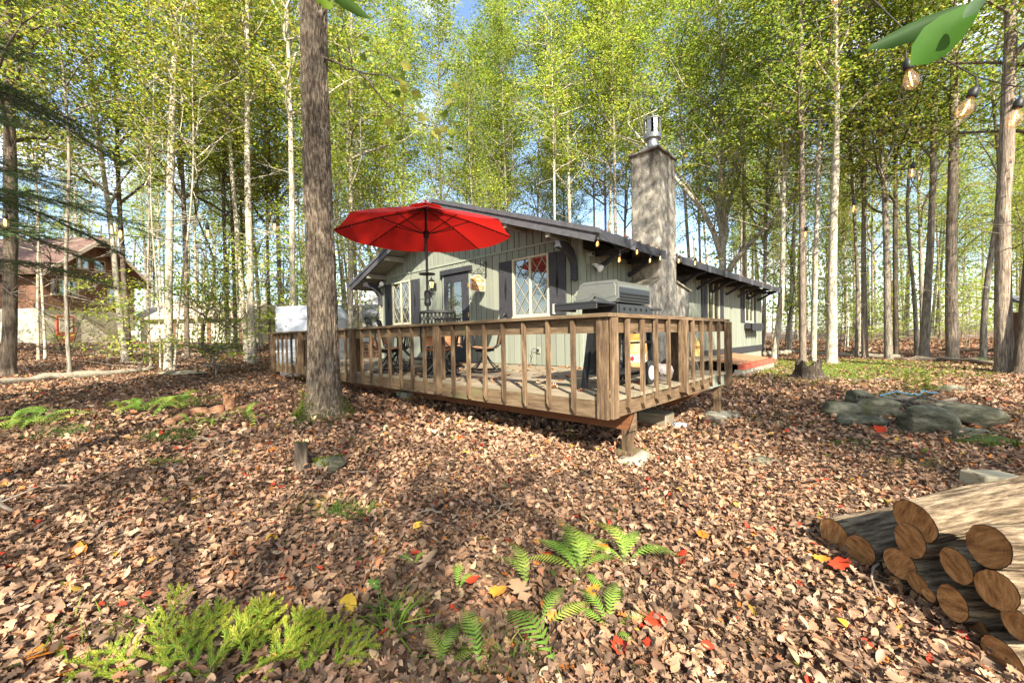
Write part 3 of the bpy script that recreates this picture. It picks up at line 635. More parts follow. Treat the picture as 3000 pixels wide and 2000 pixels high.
q = MB(); q.tube([(XW - .40, sy, 2.79), (XW - .22, sy, 2.92), (XW - .12, sy, 2.99), (XW - .03, sy, 2.96)], .006, 5); hp(q, 'scroll', 'black', t)
sg = thing('hanging_sign', 'brown wooden sign with cream lettering reading THE PORCH hanging from the iron bracket', 'sign', (XW - .27, sy, 2.70), world=True)
cx, cz = XW - .27, 2.565; hw, hh = .205, .155
def signpts(k, y):
    w, h = hw * k, hh * k; p = [(-w, -h + .03), (-w + .03, -h), (w - .03, -h), (w, -h + .03), (w, h - .05), (w - .035, h - .02)]
    p += [(w * .62 * math.cos(a), h - .015 + .06 * math.sin(a)) for a in [PI * i / 10 for i in range(11)]]; p += [(-w + .035, h - .02), (-w, h - .05)]
    return [(cx + a, y, cz + b) for a, b in p]
q = MB(); q.prism(signpts(1, sy - .012), (0, .024, 0)); hp(q, 'board', 'signw', sg); q = MB(); q.prism(signpts(.93, sy - .0145), (0, .029, 0)); hp(q, 'panel', 'signb', sg)
def text(body, size, loc, rot, m, parent, name='lettering', ext=.0015, sx=1.0):
    cu = bpy.data.curves.new(name, 'FONT'); cu.body = body; cu.size = size; cu.align_x = 'CENTER'; cu.align_y = 'CENTER'; cu.extrude = ext; cu.resolution_u = 2; cu.offset = size * .012
    cu.materials.append(M[m]); o = bpy.data.objects.new(name, cu); COL.objects.link(o)
    if parent is not None:
        o.parent = parent
        if parent.name in WORLD: o.matrix_parent_inverse = WORLD[parent.name]
    o.location = loc; o.rotation_euler = rot
    me = bpy.data.meshes.new_from_object(o.evaluated_get(bpy.context.evaluated_depsgraph_get())); me.name = name
    k = bpy.data.objects.new(name, me); COL.objects.link(k); k.parent = o.parent; k.matrix_parent_inverse = o.matrix_parent_inverse; k.location = loc; k.rotation_euler = rot
    bpy.data.objects.remove(o); return k
for s, sz, dz in (('THE', .085, .10), ('PORCH', .125, 0), ('& RELAX', .055, -.095)): text(s, sz, (cx, sy - .0165, cz + dz), (PI / 2, 0, 0), 'signw', sg)
for dx in (-.13, .13):
    q = MB(); q.tube([(cx + dx, sy, 2.785), (cx + dx, sy, cz + hh - .03)], .005, 5); hp(q, 'hook', 'black', sg)
# red bulkhead (cellar hatch) beyond the deck
bk = thing('cellar_hatch', 'low red painted cellar hatch on a block kerb beside the cabin wall', 'cellar hatch', (14.6, 3.6, .25), world=True)
q = MB(); q.mm((11.9, 3.05, .05), (15.5, 3.25, .40)); q.mm((15.32, 3.25, .05), (15.5, 4.2, .40)); hp(q, 'block_kerb', 'concrete', bk)
for k in range(3):
    q = MB(); q.mm((11.95 + k * 1.13, 3.03, .405), (13.06 + k * 1.13, 3.18, .53)); hp(q, 'curb_plank', 'redtrim', bk)
q = MB(); q.mm((15.37, 3.03, .405), (15.53, 4.2, .53)); hp(q, 'curb_plank', 'redtrim', bk)
q = MB(); q.prism([(11.95, 3.185, .535), (15.36, 3.185, .535), (15.36, 4.19, .66), (11.95, 4.19, .66)], (0, 0, .03)); hp(q, 'hatch_lid', 'rotten', bk)

# ================================================================== the deck
XD, YD, YDL, XDR = 3.39, 2.01, 11.78, 6.86       # front edge, right edge, left end, far end of the side strip
deck = thing('deck', 'raised weathered wooden deck with a mossy cap rail, wrapping the cabin front corner', 'deck', (XD, YD, .1), world=True)
def dp(mb, name, m, par=deck, **k): return mb.build(name, M[m], par, **k)
x = XD + .005; rd = random.Random(5)
while x < 6.28:
    w = min(.134, 6.285 - x); ysp = rd.choice((5.9, 6.4, 7.1)) + rd.uniform(-.2, .2)
    e0 = YD - .032 - rd.uniform(0, .02)
    for a, b in ((e0, ysp), (ysp + .004, YDL + .02)):
        q = MB(); dz = rd.uniform(-.002, .002); q.mm((x, a, ZF - .036 + dz), (x + w, b, ZF + dz)); dp(q, 'deck_board', 'deckb')
    x += .140
x = 6.31
while x < XDR:
    q = MB(); dz = rd.uniform(-.002, .002); q.mm((x, YD - .03 - rd.uniform(0, .02), ZF - .036 + dz), (min(x + .134, XDR + .03), 4.20, ZF + dz)); dp(q, 'deck_board', 'deckb'); x += .140
for a, b in ((YD + .002, 6.6), (6.604, YDL)):
    q = MB(); q.mm((XD, a, .595), (XD + .038, b, .762)); dp(q, 'fascia', 'woody')
q = MB(); q.mm((XD + .002, YD - .018, .60), (XDR - .75, YD + .0, .762)); dp(q, 'fascia', 'woodx')
q = MB(); q.mm((XDR - .745, YD - .017, .60), (XDR, YD + .001, .762)); o = dp(q, 'fascia', 'sagetrim'); o['label'] = 'green painted end of the right fascia'
q = MB(); q.mm((XD + .04, YDL, .60), (6.28, YDL + .036, .762)); dp(q, 'fascia', 'woodx')
# cap rail and the board under it
for a, b in ((1.955, 7.4), (7.405, YDL + .09)):
    q = MB(); q.mm((XD - .065, a, 1.562), (XD + .085, b, 1.600)); dp(q, 'cap_rail', 'woody', bevel=.004)
q = MB(); q.mm((XD + .088, 1.955, 1.563), (5.1, 2.095, 1.601)); q.mm((5.104, 1.955, 1.562), (XDR + .09, 2.095, 1.600)); dp(q, 'cap_rail', 'woodx')
for a, b in ((2.06, 4.9), (4.904, 8.2), (8.204, YDL)):
    q = MB(); q.mm((XD + .004, a, 1.415), (XD + .042, b, 1.560)); dp(q, 'rail_board', 'woody')
q = MB(); q.mm((XD + .05, 2.012, 1.415), (XDR, 2.05, 1.560)); dp(q, 'rail_board', 'woodx')
# balusters: bottom ends sawn to a slant
def bal_mesh(w, d, name='baluster', slant=.06):
    q = MB(); h0, h1 = .625, 1.556
    q.prism([(0, -w / 2, h0), (0, w / 2, h0 + slant), (0, w / 2, h1), (0, -w / 2, h1)], (-d, 0, 0)); return q.mesh(name, M['wood'])
bm_f = bal_mesh(.040, .040); pm_f = bal_mesh(.085, .088, 'rail_post', .05)
def bal(me, loc, rz, nm='baluster'): 
    o = link(nm, me, deck, loc=loc, rot=(rd.uniform(-.006, .006), 0, rz)); return o
y = 2.39; k = 0
while y < 11.8:
    post = k in (7, 15, 23)
    bal(pm_f if post else bm_f, (XD - .002, y + rd.uniform(-.01, .01), rd.uniform(-.012, .012)), 0, 'rail_post' if post else 'baluster'); y += .3225; k += 1
for x in (3.70, 4.02, 4.35, 4.68, 5.06, 5.44, 5.77, 6.11, 6.46):
    post = x == 5.06
    bal(pm_f if post else bm_f, (x, YD - .019, rd.uniform(-.012, .012)), PI / 2, 'rail_post' if post else 'baluster')
q = MB(); q.mm((XD - .036, 1.992, .595), (XD - .002, 2.112, 1.558)); dp(q, 'rail_post', 'wood', bevel=.004)          # corner: two boards
q = MB(); q.mm((XD + .002, 1.955, .60), (XD + .115, 1.990, 1.558)); dp(q, 'rail_post', 'wood', bevel=.004)
q = MB(); q.mm((XDR - .09, YD - .11, .58), (XDR, YD - .021, 1.556)); dp(q, 'rail_post', 'wood', bevel=.004)
q = MB(); q.mm((XD - .09, YDL - .06, .55), (XD - .003, YDL + .03, 1.556)); dp(q, 'rail_post', 'wood', bevel=.004)
for yy in (4.63, 7.2, 9.8): q = MB(); q.mm((XD + .046, yy + .06, ZF + .001), (XD + .13, yy + .145, 1.412)); dp(q, 'rail_post', 'wood')
q = MB(); q.mm((5.20, YD + .06, ZF + .001), (5.29, YD + .15, 1.412)); dp(q, 'rail_post', 'wood')
# joists, beams, support posts
for yy in np.arange(2.5, 11.7, .6):
    q = MB(); q.mm((XD + .04, yy, .60), (6.25, yy + .038, .760)); dp(q, 'joist', 'joist')
for xx, y1 in ((3.86, 11.4), (5.55, 11.4)):
    q = MB(); q.prism([(xx, 2.03, .598), (xx, 2.03 if xx < 5 else 1.95, .598), (xx, 2.05 if xx < 5 else 2.30, .405), (xx, y1, .405), (xx, y1, .598)], (.085, 0, 0)); dp(q, 'beam', 'joist' if xx > 5 else 'joist')
def sup(x, y, w=.095):
    z = gz(x, y); q = MB(); q.mm((x - w / 2, y - w / 2, z + .06), (x + w / 2, y + w / 2, .404 if x < 6.5 else .598)); dp(q, 'support_post', 'wood', bevel=.004)
sup(3.905, 2.09); sup(6.72, 2.08, .09)
q = MB(); q.mm((3.962, 2.03, .34), (4.0, 2.13, .598)); dp(q, 'beam_cleat', 'wood')
q = MB(); q.prism([(3.95, 2.022, .40), (3.95, 2.022, .598), (3.80, 2.022, .598 - .19)], (0, -.006, 0)); dp(q, 'gusset', 'woodx')
for yy in (6.2, 9.2): sup(3.905, yy)
q = MB(); z = gz(3.5, 11.9); q.prism([(3.42, YDL + .04, .598), (3.42, YDL + .24, .598), (3.42, YDL + .12, .36), (3.42, YDL - .03, .30)], (.09, 0, 0)); dp(q, 'brace', 'joist')
# concrete footings: loose blocks under the posts
def rock_mesh(name, mat, seed, sub=3, flatz=.6, amp=.35, fac=0, dims=(1, 1, 1)):
    bm = bmesh.new(); bmesh.ops.create_icosphere(bm, subdivisions=sub, radius=.5)
    co = np.array([v.co for v in bm.verts]); r = random.Random(seed)
    for _ in range(7 + fac):                          # planar cuts make flat faces
        nn = np.array([r.gauss(0, 1), r.gauss(0, 1), r.gauss(0, .8)]); nn /= np.linalg.norm(nn); lim = r.uniform(.28, .42)
        d = co @ nn - lim; co -= np.outer(np.clip(d, 0, None), nn) * .92
    co *= 1 + (fbm(co * 4 + seed * 3.1, seed, 4)[:, None] - .45) * amp
    co[:, 2] *= flatz; co *= np.array(dims)
    for v, c in zip(bm.verts, co): v.co = Vector(c)
    me = bpy.data.meshes.new(name); bm.to_mesh(me); bm.free(); me.materials.append(M[mat])
    me.polygons.foreach_set('use_smooth', [True] * len(me.polygons))
    try: me.set_sharp_from_angle(angle=R(32))
    except Exception: pass
    return me
def stone(name, label, cat, loc, dims, mat='rock', seed=1, rz=0, tilt=(0, 0), sub=4, amp=.25, flatz=1, group=None):
    o = link(name, rock_mesh(name, mat, seed, sub, flatz, amp, 0, dims), None, loc=loc, rot=(tilt[0], tilt[1], rz)); return tag(o, label, cat, group)
z = gz(3.9, 2.09)
stone('concrete_footing', 'mossy round concrete footing under the nearest deck post', 'footing', (3.93, 2.03, z - .03), (.52, .46, .22), 'concrete', 3, .3, amp=.12)
q = MB(); q.mm((3.80, 1.99, z + .035), (4.0, 2.19, z + .085)); dp(q, 'post_pad', 'wood', bevel=.006)
z = gz(6.72, 2.08); stone('concrete_footing', 'flat mossy stone under the far right deck post', 'footing', (6.70, 2.02, z + .02), (.62, .48, .13), 'concrete', 5, .1, amp=.12)
z = gz(3.9, 6.2); q = MB(); q.mm((3.72, 6.05, z - .05), (4.06, 6.38, z + .16)); tag(q.build('footing_block', M['concrete'], bevel=.01), 'squared block under the middle of the deck beam', 'footing')
z = gz(5.7, 2.5); q = MB(); q.mm((5.45, 2.35, z - .05), (5.75, 2.75, z + .17)); tag(q.build('footing_block', M['deckb'], bevel=.01), 'wood block under the right side of the deck', 'footing')

# ------------------------------------------------------------------ parasol
UX, UY = 4.05, 5.86
um = thing('parasol', 'open red parasol over the patio table', 'parasol', (UX, UY, ZF), world=True)
RU, ZR, ZA = 1.49, 3.17, 3.62
q = MB(); q.tube([(UX, UY, ZF + .02), (UX, UY, ZA - .01)], .021, 14); dp(q, 'pole', 'black', um)
q = MB(); q.lathe([(.05, ZF + 1.14), (.06, ZF + 1.19), (.05, ZF + 1.25), (.06, ZF + 1.34), (.045, ZF + 1.40)], 14, (UX, UY, 0)); q.tube([(UX - .05, UY + .02, ZF + 1.25), (UX - .12, UY + .05, ZF + 1.25), (UX - .12, UY + .05, ZF + 1.14)], .008, 6); dp(q, 'crank', 'black', um)
q = MB(); q.lathe([(.02, 0), (.135, .01), (.14, .03), (.02, .035)], 24, (UX, UY, ZF + 1.66)); dp(q, 'lamp_disc', 'black', um)
q = MB(); q.lathe([(.03, ZA - .55), (.05, ZA - .52), (.05, ZA - .42), (.03, ZA - .40)], 14, (UX, UY, 0)); dp(q, 'runner', 'black', um)
n = 8; off = R(12)
for k in range(n):
    a0, a1 = off + 2 * PI * k / n, off + 2 * PI * (k + 1) / n
    G = 8; V = []; Q = []
    for i in range(G + 1):
        for j in range(G + 1):
            t = i / G; s = j / G
            p0 = np.array([math.cos(a0), math.sin(a0)]); p1 = np.array([math.cos(a1), math.sin(a1)]); d = p0 * (1 - s) + p1 * s
            r = RU * t; edge = 1 - abs(2 * s - 1) ** 2
            sag = -.06 * t * edge * (1 - t * .3); zz = ZA - (ZA - ZR) * (t * .75 + t * t * .25) + sag
            V.append((UX + d[0] * r, UY + d[1] * r, zz))
    for i in range(G):
        for j in range(G): a = i * (G + 1) + j; Q.append((a, a + G + 1, a + G + 2, a + 1))
    pn = link('canopy_panel', np_mesh('canopy_panel', V, Q, M['red'], smooth=True), um)
    V2 = []; Q2 = []                                 # hem
    q = MB(); p = Vector((UX + RU * math.cos(a0), UY + RU * math.sin(a0), ZR - .012)); top = Vector((UX, UY, ZA - .035))
    mid = Vector((UX + RU * .5 * math.cos(a0), UY + RU * .5 * math.sin(a0), ZA - (ZA - ZR) * .435 - .022))
    q.tube([top, mid, p], .009, 6); rib = dp(q, 'rib', 'black', um)
    q = MB(); q.tube([(UX + .03 * math.cos(a0), UY + .03 * math.sin(a0), ZA - .46), mid], .008, 6); dp(q, 'strut', 'black', rib)
    for t in (.3, .45, .62, .8): q = MB(); c = Vector((UX + RU * t * math.cos(a0), UY + RU * t * math.sin(a0), ZA - (ZA - ZR) * (t * .75 + t * t * .25) - .03)); q.lathe([(.001, -.009), (.008, 0), (.001, .009)], 6, c); dp(q, 'light_bead', 'white', rib)
q = MB(); V = []; Q = []
for k in range(16):
    a = off + 2 * PI * k / 16; rr = .30 + (.02 if k % 2 == 0 else -.015)
    V += [(UX + .02 * math.cos(a), UY + .02 * math.sin(a), ZA + .075), (UX + rr * math.cos(a), UY + rr * math.sin(a), ZA - .035 + .01 * (k % 2))]
for k in range(16): Q.append((2 * k, 2 * k + 1, (2 * k + 3) % 32, (2 * k + 2) % 32))
link('vent_cap', np_mesh('vent_cap', V, Q, M['red'], smooth=True), um)
q = MB(); q.lathe([(.02, ZA + .06), (.022, ZA + .10), (.001, ZA + .13)], 10, (UX, UY, 0)); dp(q, 'finial', 'red', um)
q = MB(); q.lathe([(.25, 0), (.25, .04), (.10, .07), (.035, .09), (.035, .30)], 24, (UX, UY, ZF + .001)); tag(q.build('parasol_stand', M['black']), 'black round weighted stand on the deck holding the parasol pole', 'parasol stand')

# ------------------------------------------------------------------ patio table and swivel chairs
tb = thing('patio_table', 'round black cast metal patio table under the red parasol', 'table', (UX, UY, ZF), world=True)
q = MB(); q.lathe([(.04, .70), (.60, .70), (.615, .715), (.60, .73), (.04, .73)], 40, (UX, UY, ZF)); dp(q, 'tabletop', 'black', tb)
q = MB(); q.lathe([(.57, .66), (.58, .66), (.58, .70), (.57, .70)], 40, (UX, UY, ZF), cap=False); dp(q, 'apron', 'black', tb)
for k in range(4):
    a = PI / 4 + PI / 2 * k; c, s = math.cos(a), math.sin(a); q = MB()
    q.tube([(UX + r * c, UY + r * s, ZF + z) for r, z in ((.42, .70), (.46, .55), (.40, .38), (.30, .28), (.33, .14), (.48, .03), (.52, .015))], .022, 8); dp(q, 'leg', 'black', tb, smooth=True)
q = MB(); q.lathe([(.29, .24), (.31, .25), (.29, .26), (.27, .25)], 24, (UX, UY, ZF)); dp(q, 'ring_brace', 'black', tb)
def make_chair():
    t = thing('swivel_chair', 'x', 'chair', (0, 0, 0), 'swivel patio chairs round the table')
    # faces +X; back at -X
    q = MB(); q.tube([(.30 * math.cos(a), .30 * math.sin(a), .02) for a in [2 * PI * i / 28 for i in range(29)]], .014, 8, cap=False); q.build('base_ring', M['black'], t, smooth=True)
    q = MB()
    for k in range(8):
        a = PI / 4 * k + .2; q.tube([(.04 * math.cos(a), .04 * math.sin(a), .27), (.09 * math.cos(a), .09 * math.sin(a), .19), (.22 * math.cos(a), .22 * math.sin(a), .06), (.295 * math.cos(a), .295 * math.sin(a), .025)], .011, 6)
    q.build('spider_base', M['black'], t, smooth=True)
    q = MB(); q.lathe([(.045, .23), (.05, .28), (.035, .29), (.035, .33), (.11, .345), (.11, .36), (.03, .365)], 16); q.tube([(-.16, 0, .37), (.16, 0, .365)], .02, 8); q.build('swivel_post', M['black'], t)
    V = []; Q = []; P = [(.25, .425), (.20, .435), (.05, .415), (-.12, .405), (-.20, .415), (-.235, .45)]
    B = [(-.245, .47), (-.262, .55), (-.285, .66), (-.31, .76)]
    for nm, prof in (('seat', P), ('back_sling', B)):
        V = []; Q = []; nn = 7
        for i, (px, pz) in enumerate(prof):
            for j in range(nn): s = j / (nn - 1) * 2 - 1; V.append((px + (0.02 * s * s if nm == 'back_sling' else 0), s * .235, pz - (.018 * (1 - s * s) if nm == 'seat' else 0)))
        for i in range(len(prof) - 1):
            for j in range(nn - 1): a = i * nn + j; Q.append((a, a + nn, a + nn + 1, a + 1))
        link(nm, np_mesh(nm, V, Q, M['sling'], smooth=True), t)
    for s in (-1, 1):
        y = .25 * s; q = MB(); q.tube([(.27, y, .41), (.10, y, .40), (-.17, y, .40), (-.235, y, .46), (-.275, y, .66), (-.345, y, .93), (-.375, y, .985)], .014, 8); q.build('side_frame', M['black'], t, smooth=True)
        q = MB(); q.tube([(-.28, y * 1.02, .64), (-.05, y * 1.16, .655), (.16, y * 1.18, .645), (.225, y * 1.15, .60), (.21, y * 1.02, .41)], .016, 8); q.build('armrest', M['black'], t, smooth=True)
    q = MB(); q.tube([(.26, -.25, .41), (.275, 0, .40), (.26, .25, .41)], .013, 8); q.tube([(-.20, -.25, .42), (-.20, .25, .42)], .012, 8); q.build('cross_rail', M['black'], t)
    # cast openwork band between two curved rails
    q = MB()
    def bx(s, z): return (-.275 - (z - .66) * .26 - .045 * (1 - s * s), s * .25, z + .014 * (1 - s * s))
    for z, w in ((.785, .011), (.955, .017), (.97, .012)): q.tube([bx(s, z) for s in np.linspace(-1, 1, 13)], w, 6)
    q.build('back_rail', M['black'], t, smooth=True)
    q = MB(); nn = 9
    for i in range(nn):
        s = -1 + (2 * i + 1) / nn; hw = 1 / nn
        for zc in (.828, .908):
            q.tube([bx(s + hw * math.cos(a), zc + .040 * math.sin(a)) for a in [2 * PI * j / 10 for j in range(11)]], .0055, 5, cap=False)
        q.tube([bx(s - hw, .79), bx(s + hw, .95)], .005, 4); q.tube([bx(s - hw, .95), bx(s + hw, .79)], .005, 4)
    q.build('openwork_band', M['black'], t)
    return t
ch0 = make_chair()
fa = math.atan2(FH.y, FH.x)
ch0.location = (3.76, 5.16, ZF + .001); ch0.rotation_euler = (0, 0, fa + R(8)); ch0['label'] = 'swivel patio chair with its openwork back turned to the railing, beside the wide rail post'
for (x, y, a, lb) in ((3.72, 6.60, fa - R(62), 'swivel patio chair to the left of the table, seen from its side'), (4.70, 5.15, fa + R(86), 'swivel patio chair right of the table, its orange tan back towards the grill'),
                      (4.85, 6.35, fa + R(190), 'swivel patio chair on the house side of the table, facing the railing'), (4.45, 7.55, fa - R(80), 'dark patio chair standing apart near the left window')):
    dup(ch0, (x, y, ZF + .001), a, lb)

# ------------------------------------------------------------------ gas grill at the deck corner
gr = thing('gas_grill', 'black gas grill with a steel lid on a wheeled cart at the deck corner', 'grill', (4.45, 2.5, ZF), world=True)
gx0, gx1, gy0, gy1 = 4.06, 4.86, 2.27, 2.80
def gp(mb, name, m, par=gr, **k): return mb.build(name, M[m], par, **k)
for x, y in ((3.80, 2.55), (3.86, 2.20), (4.80, 2.22), (4.80, 2.58)):
    q = MB(); q.beam((x, y, ZF + .02), (x + (.18 if x < 4 else -.04), y + (0.04 if y < 2.4 else .0), 1.60), .052, .052, (1, 0, 0)); gp(q, 'leg', 'black')
q = MB(); q.mm((3.82, 2.22, ZF + .16), (4.82, 2.56, ZF + .18)); q.beam((4.0, 2.22, ZF + .50), (4.78, 2.22, ZF + .50), .02, .025); q.beam((3.84, 2.38, ZF + .12), (4.8, 2.38, ZF + .12), .03, .03); gp(q, 'lower_shelf', 'black')
q = MB(); q.mm((3.98, 2.34, ZF + .185), (4.22, 2.60, ZF + .62)); gp(q, 'grease_box', 'black')
for y in (2.17, 2.60):
    q = MB(); pr = [(.03, -.025), (.085, -.03), (.125, -.03), (.14, -.02), (.14, .02), (.125, .03), (.085, .03), (.03, .025)]; q.lathe(pr, 24)
    rot = Matrix.Rotation(PI / 2, 3, 'X'); q.v = [tuple(rot @ Vector(v) + Vector((4.60, y, ZF + .142))) for v in q.v]; w = gp(q, 'wheel', 'tyre', smooth=False)
    q = MB(); q.lathe([(.001, -.034), (.085, -.033), (.092, 0), (.085, .033), (.001, .034)], 20); q.v = [tuple(rot @ Vector(v) + Vector((4.60, y, ZF + .142))) for v in q.v]; gp(q, 'hub', 'grey', w)
q = MB(); q.mm((gx0 + .02, gy0 + .01, 1.60), (gx1 - .02, gy1 - .04, 1.745)); gp(q, 'firebox', 'grillblack', bevel=.01)
q = MB(); q.mm((gx0 + .03, gy0 - .004, 1.62), (gx1 - .03, gy0 + .012, 1.735)); pnl = gp(q, 'rear_panel', 'grillblack')
for k in range(5):
    q = MB(); q.lathe([(.018, -.002), (.018, .004), (.001, .006)], 12); rot = Matrix.Rotation(PI / 2, 3, 'X'); q.v = [tuple(rot @ Vector(v) + Vector((gx0 + .14 + k * .135, gy0 - .006, 1.685))) for v in q.v]; gp(q, 'vent_hole', 'hole', pnl)
# lid: end panels and a curved hood; the back is a ribbed dark plate
prof = [(gy0 + .005, 1.76), (gy0 + .005, 1.96), (gy0 + .03, 1.995), (gy1 - .10, 2.0), (gy1 - .04, 1.965), (gy1 + .03, 1.79), (gy1 + .03, 1.765)]
q = MB(); q.prism([(gx0 + .022, y, z) for y, z in prof], (gx1 - gx0 - .044, 0, 0)); lid = gp(q, 'lid', 'steel')
endp = [(gy0 - .006, 1.80), (gy0 - .006, 1.96), (gy0 + .015, 2.005), (gy1 - .09, 2.012), (gy1 - .03, 1.975), (gy1 + .05, 1.765), (gy1 - .06, 1.765), (gy1 - .20, 1.80), (gy0 + .30, 1.845), (gy0 + .17, 1.80), (gy0 + .10, 1.76), (gy0 + .03, 1.765)]
for x in (gx0, gx1 - .022):
    q = MB(); q.prism([(x, y, z) for y, z in endp], (.022, 0, 0)); ep = gp(q, 'lid_end', 'steel', lid)
    q = MB(); q.tube([(x - .001, y, z) for y, z in [(gy0 + .03, 1.83), (gy0 + .03, 1.95), (gy0 + .05, 1.975), (gy1 - .10, 1.98), (gy1 - .06, 1.955), (gy1 - .0, 1.80), (gy1 - .16, 1.825), (gy0 + .30, 1.875), (gy0 + .14, 1.81), (gy0 + .03, 1.83)]], .004, 5); gp(q, 'pressed_bead', 'steel', ep) if False else link('pressed_bead', q.mesh('pressed_bead', M['steel']), lid)
q = MB(); q.mm((gx0 + .026, gy0 - .004, 1.757), (gx1 - .026, gy0 + .004, 1.925)); gp(q, 'lid_back', 'grillblack', lid)
for z in (1.785, 1.82, 1.855):
    q = MB(); q.tube([(gx0 + .06, gy0 - .004, z), (gx1 - .06, gy0 - .004, z)], .013, 8); gp(q, 'lid_rib', 'grillblack', lid)
q = MB(); q.tube([(gx0 + .1, gy1 + .045, 1.85), (gx0 + .1, gy1 + .09, 1.86), (gx1 - .1, gy1 + .09, 1.86), (gx1 - .1, gy1 + .045, 1.85)], .012, 8); gp(q, 'handle', 'galv', lid)
q = MB(); q.mm((3.66, gy0 + .02, 1.728), (gx0 - .003, gy1 + .04, 1.752)); q.mm((3.66, gy0 + .02, 1.67), (3.68, gy1 + .04, 1.727)); q.mm((3.68, gy1 + .02, 1.67), (gx0, gy1 + .04, 1.727)); gp(q, 'side_shelf', 'grillblack', bevel=.004)
q = MB(); q.mm((3.655, gy1 + .042, 1.64), (3.70, gy1 + .062, 1.755)); gp(q, 'shelf_end', 'grey')
q = MB(); q.mm((gx1 + .003, gy0 + .02, 1.70), (5.24, gy1 - .02, 1.725)); q.mm((gx1 + .003, gy0 + .03, 1.64), (5.0, gy0 + .05, 1.699)); gp(q, 'side_shelf', 'grillblack', bevel=.004)
# propane cylinder with its printed label
tk = thing('propane_cylinder', 'rusty orange propane cylinder with a white label on the deck behind the grill', 'gas cylinder', (6.36, 3.25, ZF), world=True)
q = MB(); c = (6.36, 3.25, ZF); S = 1.25
q.lathe([(.12, .03), (.15, .05), (.155, .10), (.155, .30), (.145, .36), (.11, .41), (.05, .43), (.001, .432)], 32, c); q.v = [(c[0] + (v[0] - c[0]) * S, c[1] + (v[1] - c[1]) * S, c[2] + (v[2] - c[2]) * S) for v in q.v]; dp(q, 'tank', 'tank', tk, smooth=True)
q = MB(); q.lathe([(.13, .0), (.13, .05)], 24, c, cap=False); dp(q, 'foot_ring', 'tankcap', tk); q = MB(); q.lathe([(.15, .49), (.152, .60), (.142, .60), (.14, .49)], 24, c, cap=False); dp(q, 'collar', 'tankcap', tk)
q = MB(); q.tube([(6.36, 3.25, ZF + .53), (6.36, 3.25, ZF + .66)], .025, 10); q.tube([(6.36, 3.25, ZF + .64), (6.30, 3.12, ZF + .72), (6.1, 3.1, ZF + .75), (5.6, 3.0, ZF + .55)], .012, 6); dp(q, 'valve', 'black', tk)
lab = MB(); a0 = math.atan2(-1.0, -1.35); rl = .155 * S + .002
V = [(c[0] + rl * math.cos(a0 + a), c[1] + rl * math.sin(a0 + a), z) for z in (ZF + .14, ZF + .265) for a in np.linspace(-.75, .95, 18)]; Q = [(i, i + 1, i + 19, i + 18) for i in range(17)]
lb = link('label_band', np_mesh('label_band', V, Q, M['white']), tk)
def onlab(da, dz, s, sz, m='logo', body=None):
    a = a0 + da; o = text(s, sz, (c[0] + (rl + .003) * math.cos(a), c[1] + (rl + .003) * math.sin(a), ZF + .20 + dz), (PI / 2, 0, a + PI / 2), m, None); o.parent = lb; return o
for i, ch in enumerate('BELL'): onlab(.05 + i * .30, .008, ch, .085)
q = MB(); a = a0 - .38; px, py = c[0] + (rl + .002) * math.cos(a), c[1] + (rl + .002) * math.sin(a); tx, ty = -math.sin(a), math.cos(a)
q.prism([(px - tx * .04, py - ty * .04, ZF + .20), (px, py, ZF + .145), (px + tx * .04, py + ty * .04, ZF + .20), (px, py, ZF + .255)], (math.cos(a) * .003, math.sin(a) * .003, 0)); link('diamond_logo', q.mesh('diamond_logo', M['logo']), lb)
# bags on the deck edge, broom against the house
def lump(name, label, cat, loc, dims, mat, seed, rz=0):
    o = link(name, rock_mesh(name, mat, seed, 4, 1, .5, 0, dims), None, loc=loc, rot=(0, 0, rz)); return tag(o, label, cat)
lump('rolled_cover', 'crumpled grey patterned cover lying against the railing behind the grill wheel', 'cover', (5.02, 2.24, ZF + .10), (.46, .34, .26), 'cloth', 14)
lump('bin_bag', 'shiny black plastic bag slumped on the deck between the last balusters', 'bag', (5.62, 2.30, ZF + .13), (.78, .40, .36), 'bag', 21)
br = thing('broom', 'yellow straw broom leaning against the cabin wall past the chimney', 'broom', (11.3, 4.0, .76), world=True)
q = MB(); q.tube([(11.30, 4.0, 1.20), (10.95, 4.16, 2.05)], .014, 8); dp(q, 'handle', 'handle', br)
q = MB(); q.prism([(11.10, 3.94, .78), (11.50, 3.94, .78), (11.46, 3.96, 1.05), (11.38, 3.98, 1.19), (11.22, 3.98, 1.19), (11.14, 3.96, 1.05)], (0, .07, 0)); dp(q, 'bristles', 'straw', br)
q = MB(); 
for z in (1.0, 1.04): q.mm((11.125, 3.935, z), (11.475, 4.04, z + .008))
dp(q, 'stitching', 'logo', br)
# wrapped tank left of the deck
o = MB(); cx, cy = 4.72, 12.75; z = gz(cx, cy)
tp = thing('wrapped_crate', 'white plastic wrapped box with a sloped top corner left of the deck', 'wrapped crate', (cx, cy, z), world=True)
q = MB(); d = RH; e = FH
def WP(a, b, zz): p = Vector((cx, cy, 0)) + d * a + e * b; return (p.x, p.y, zz)
pr = [(-.86, z - .02), (.86, z - .02), (.86, 2.15), (.66, 2.40), (-.82, 2.36), (-.86, 2.30)]
q.prism([WP(a, -.45, zz) for a, zz in pr], e * .9); rough(q, 'plastic_wrap', 'plastic', tp, .12, .02, 4)
for zz in (1.05, 1.55, 2.0):
    q = MB(); q.prism([WP(-.872, -.462, zz), WP(.872, -.462, zz), WP(.872, .462, zz), WP(-.872, .462, zz)], (0, 0, .05)); dp(q, 'wrap_fold', 'plastic', tp)

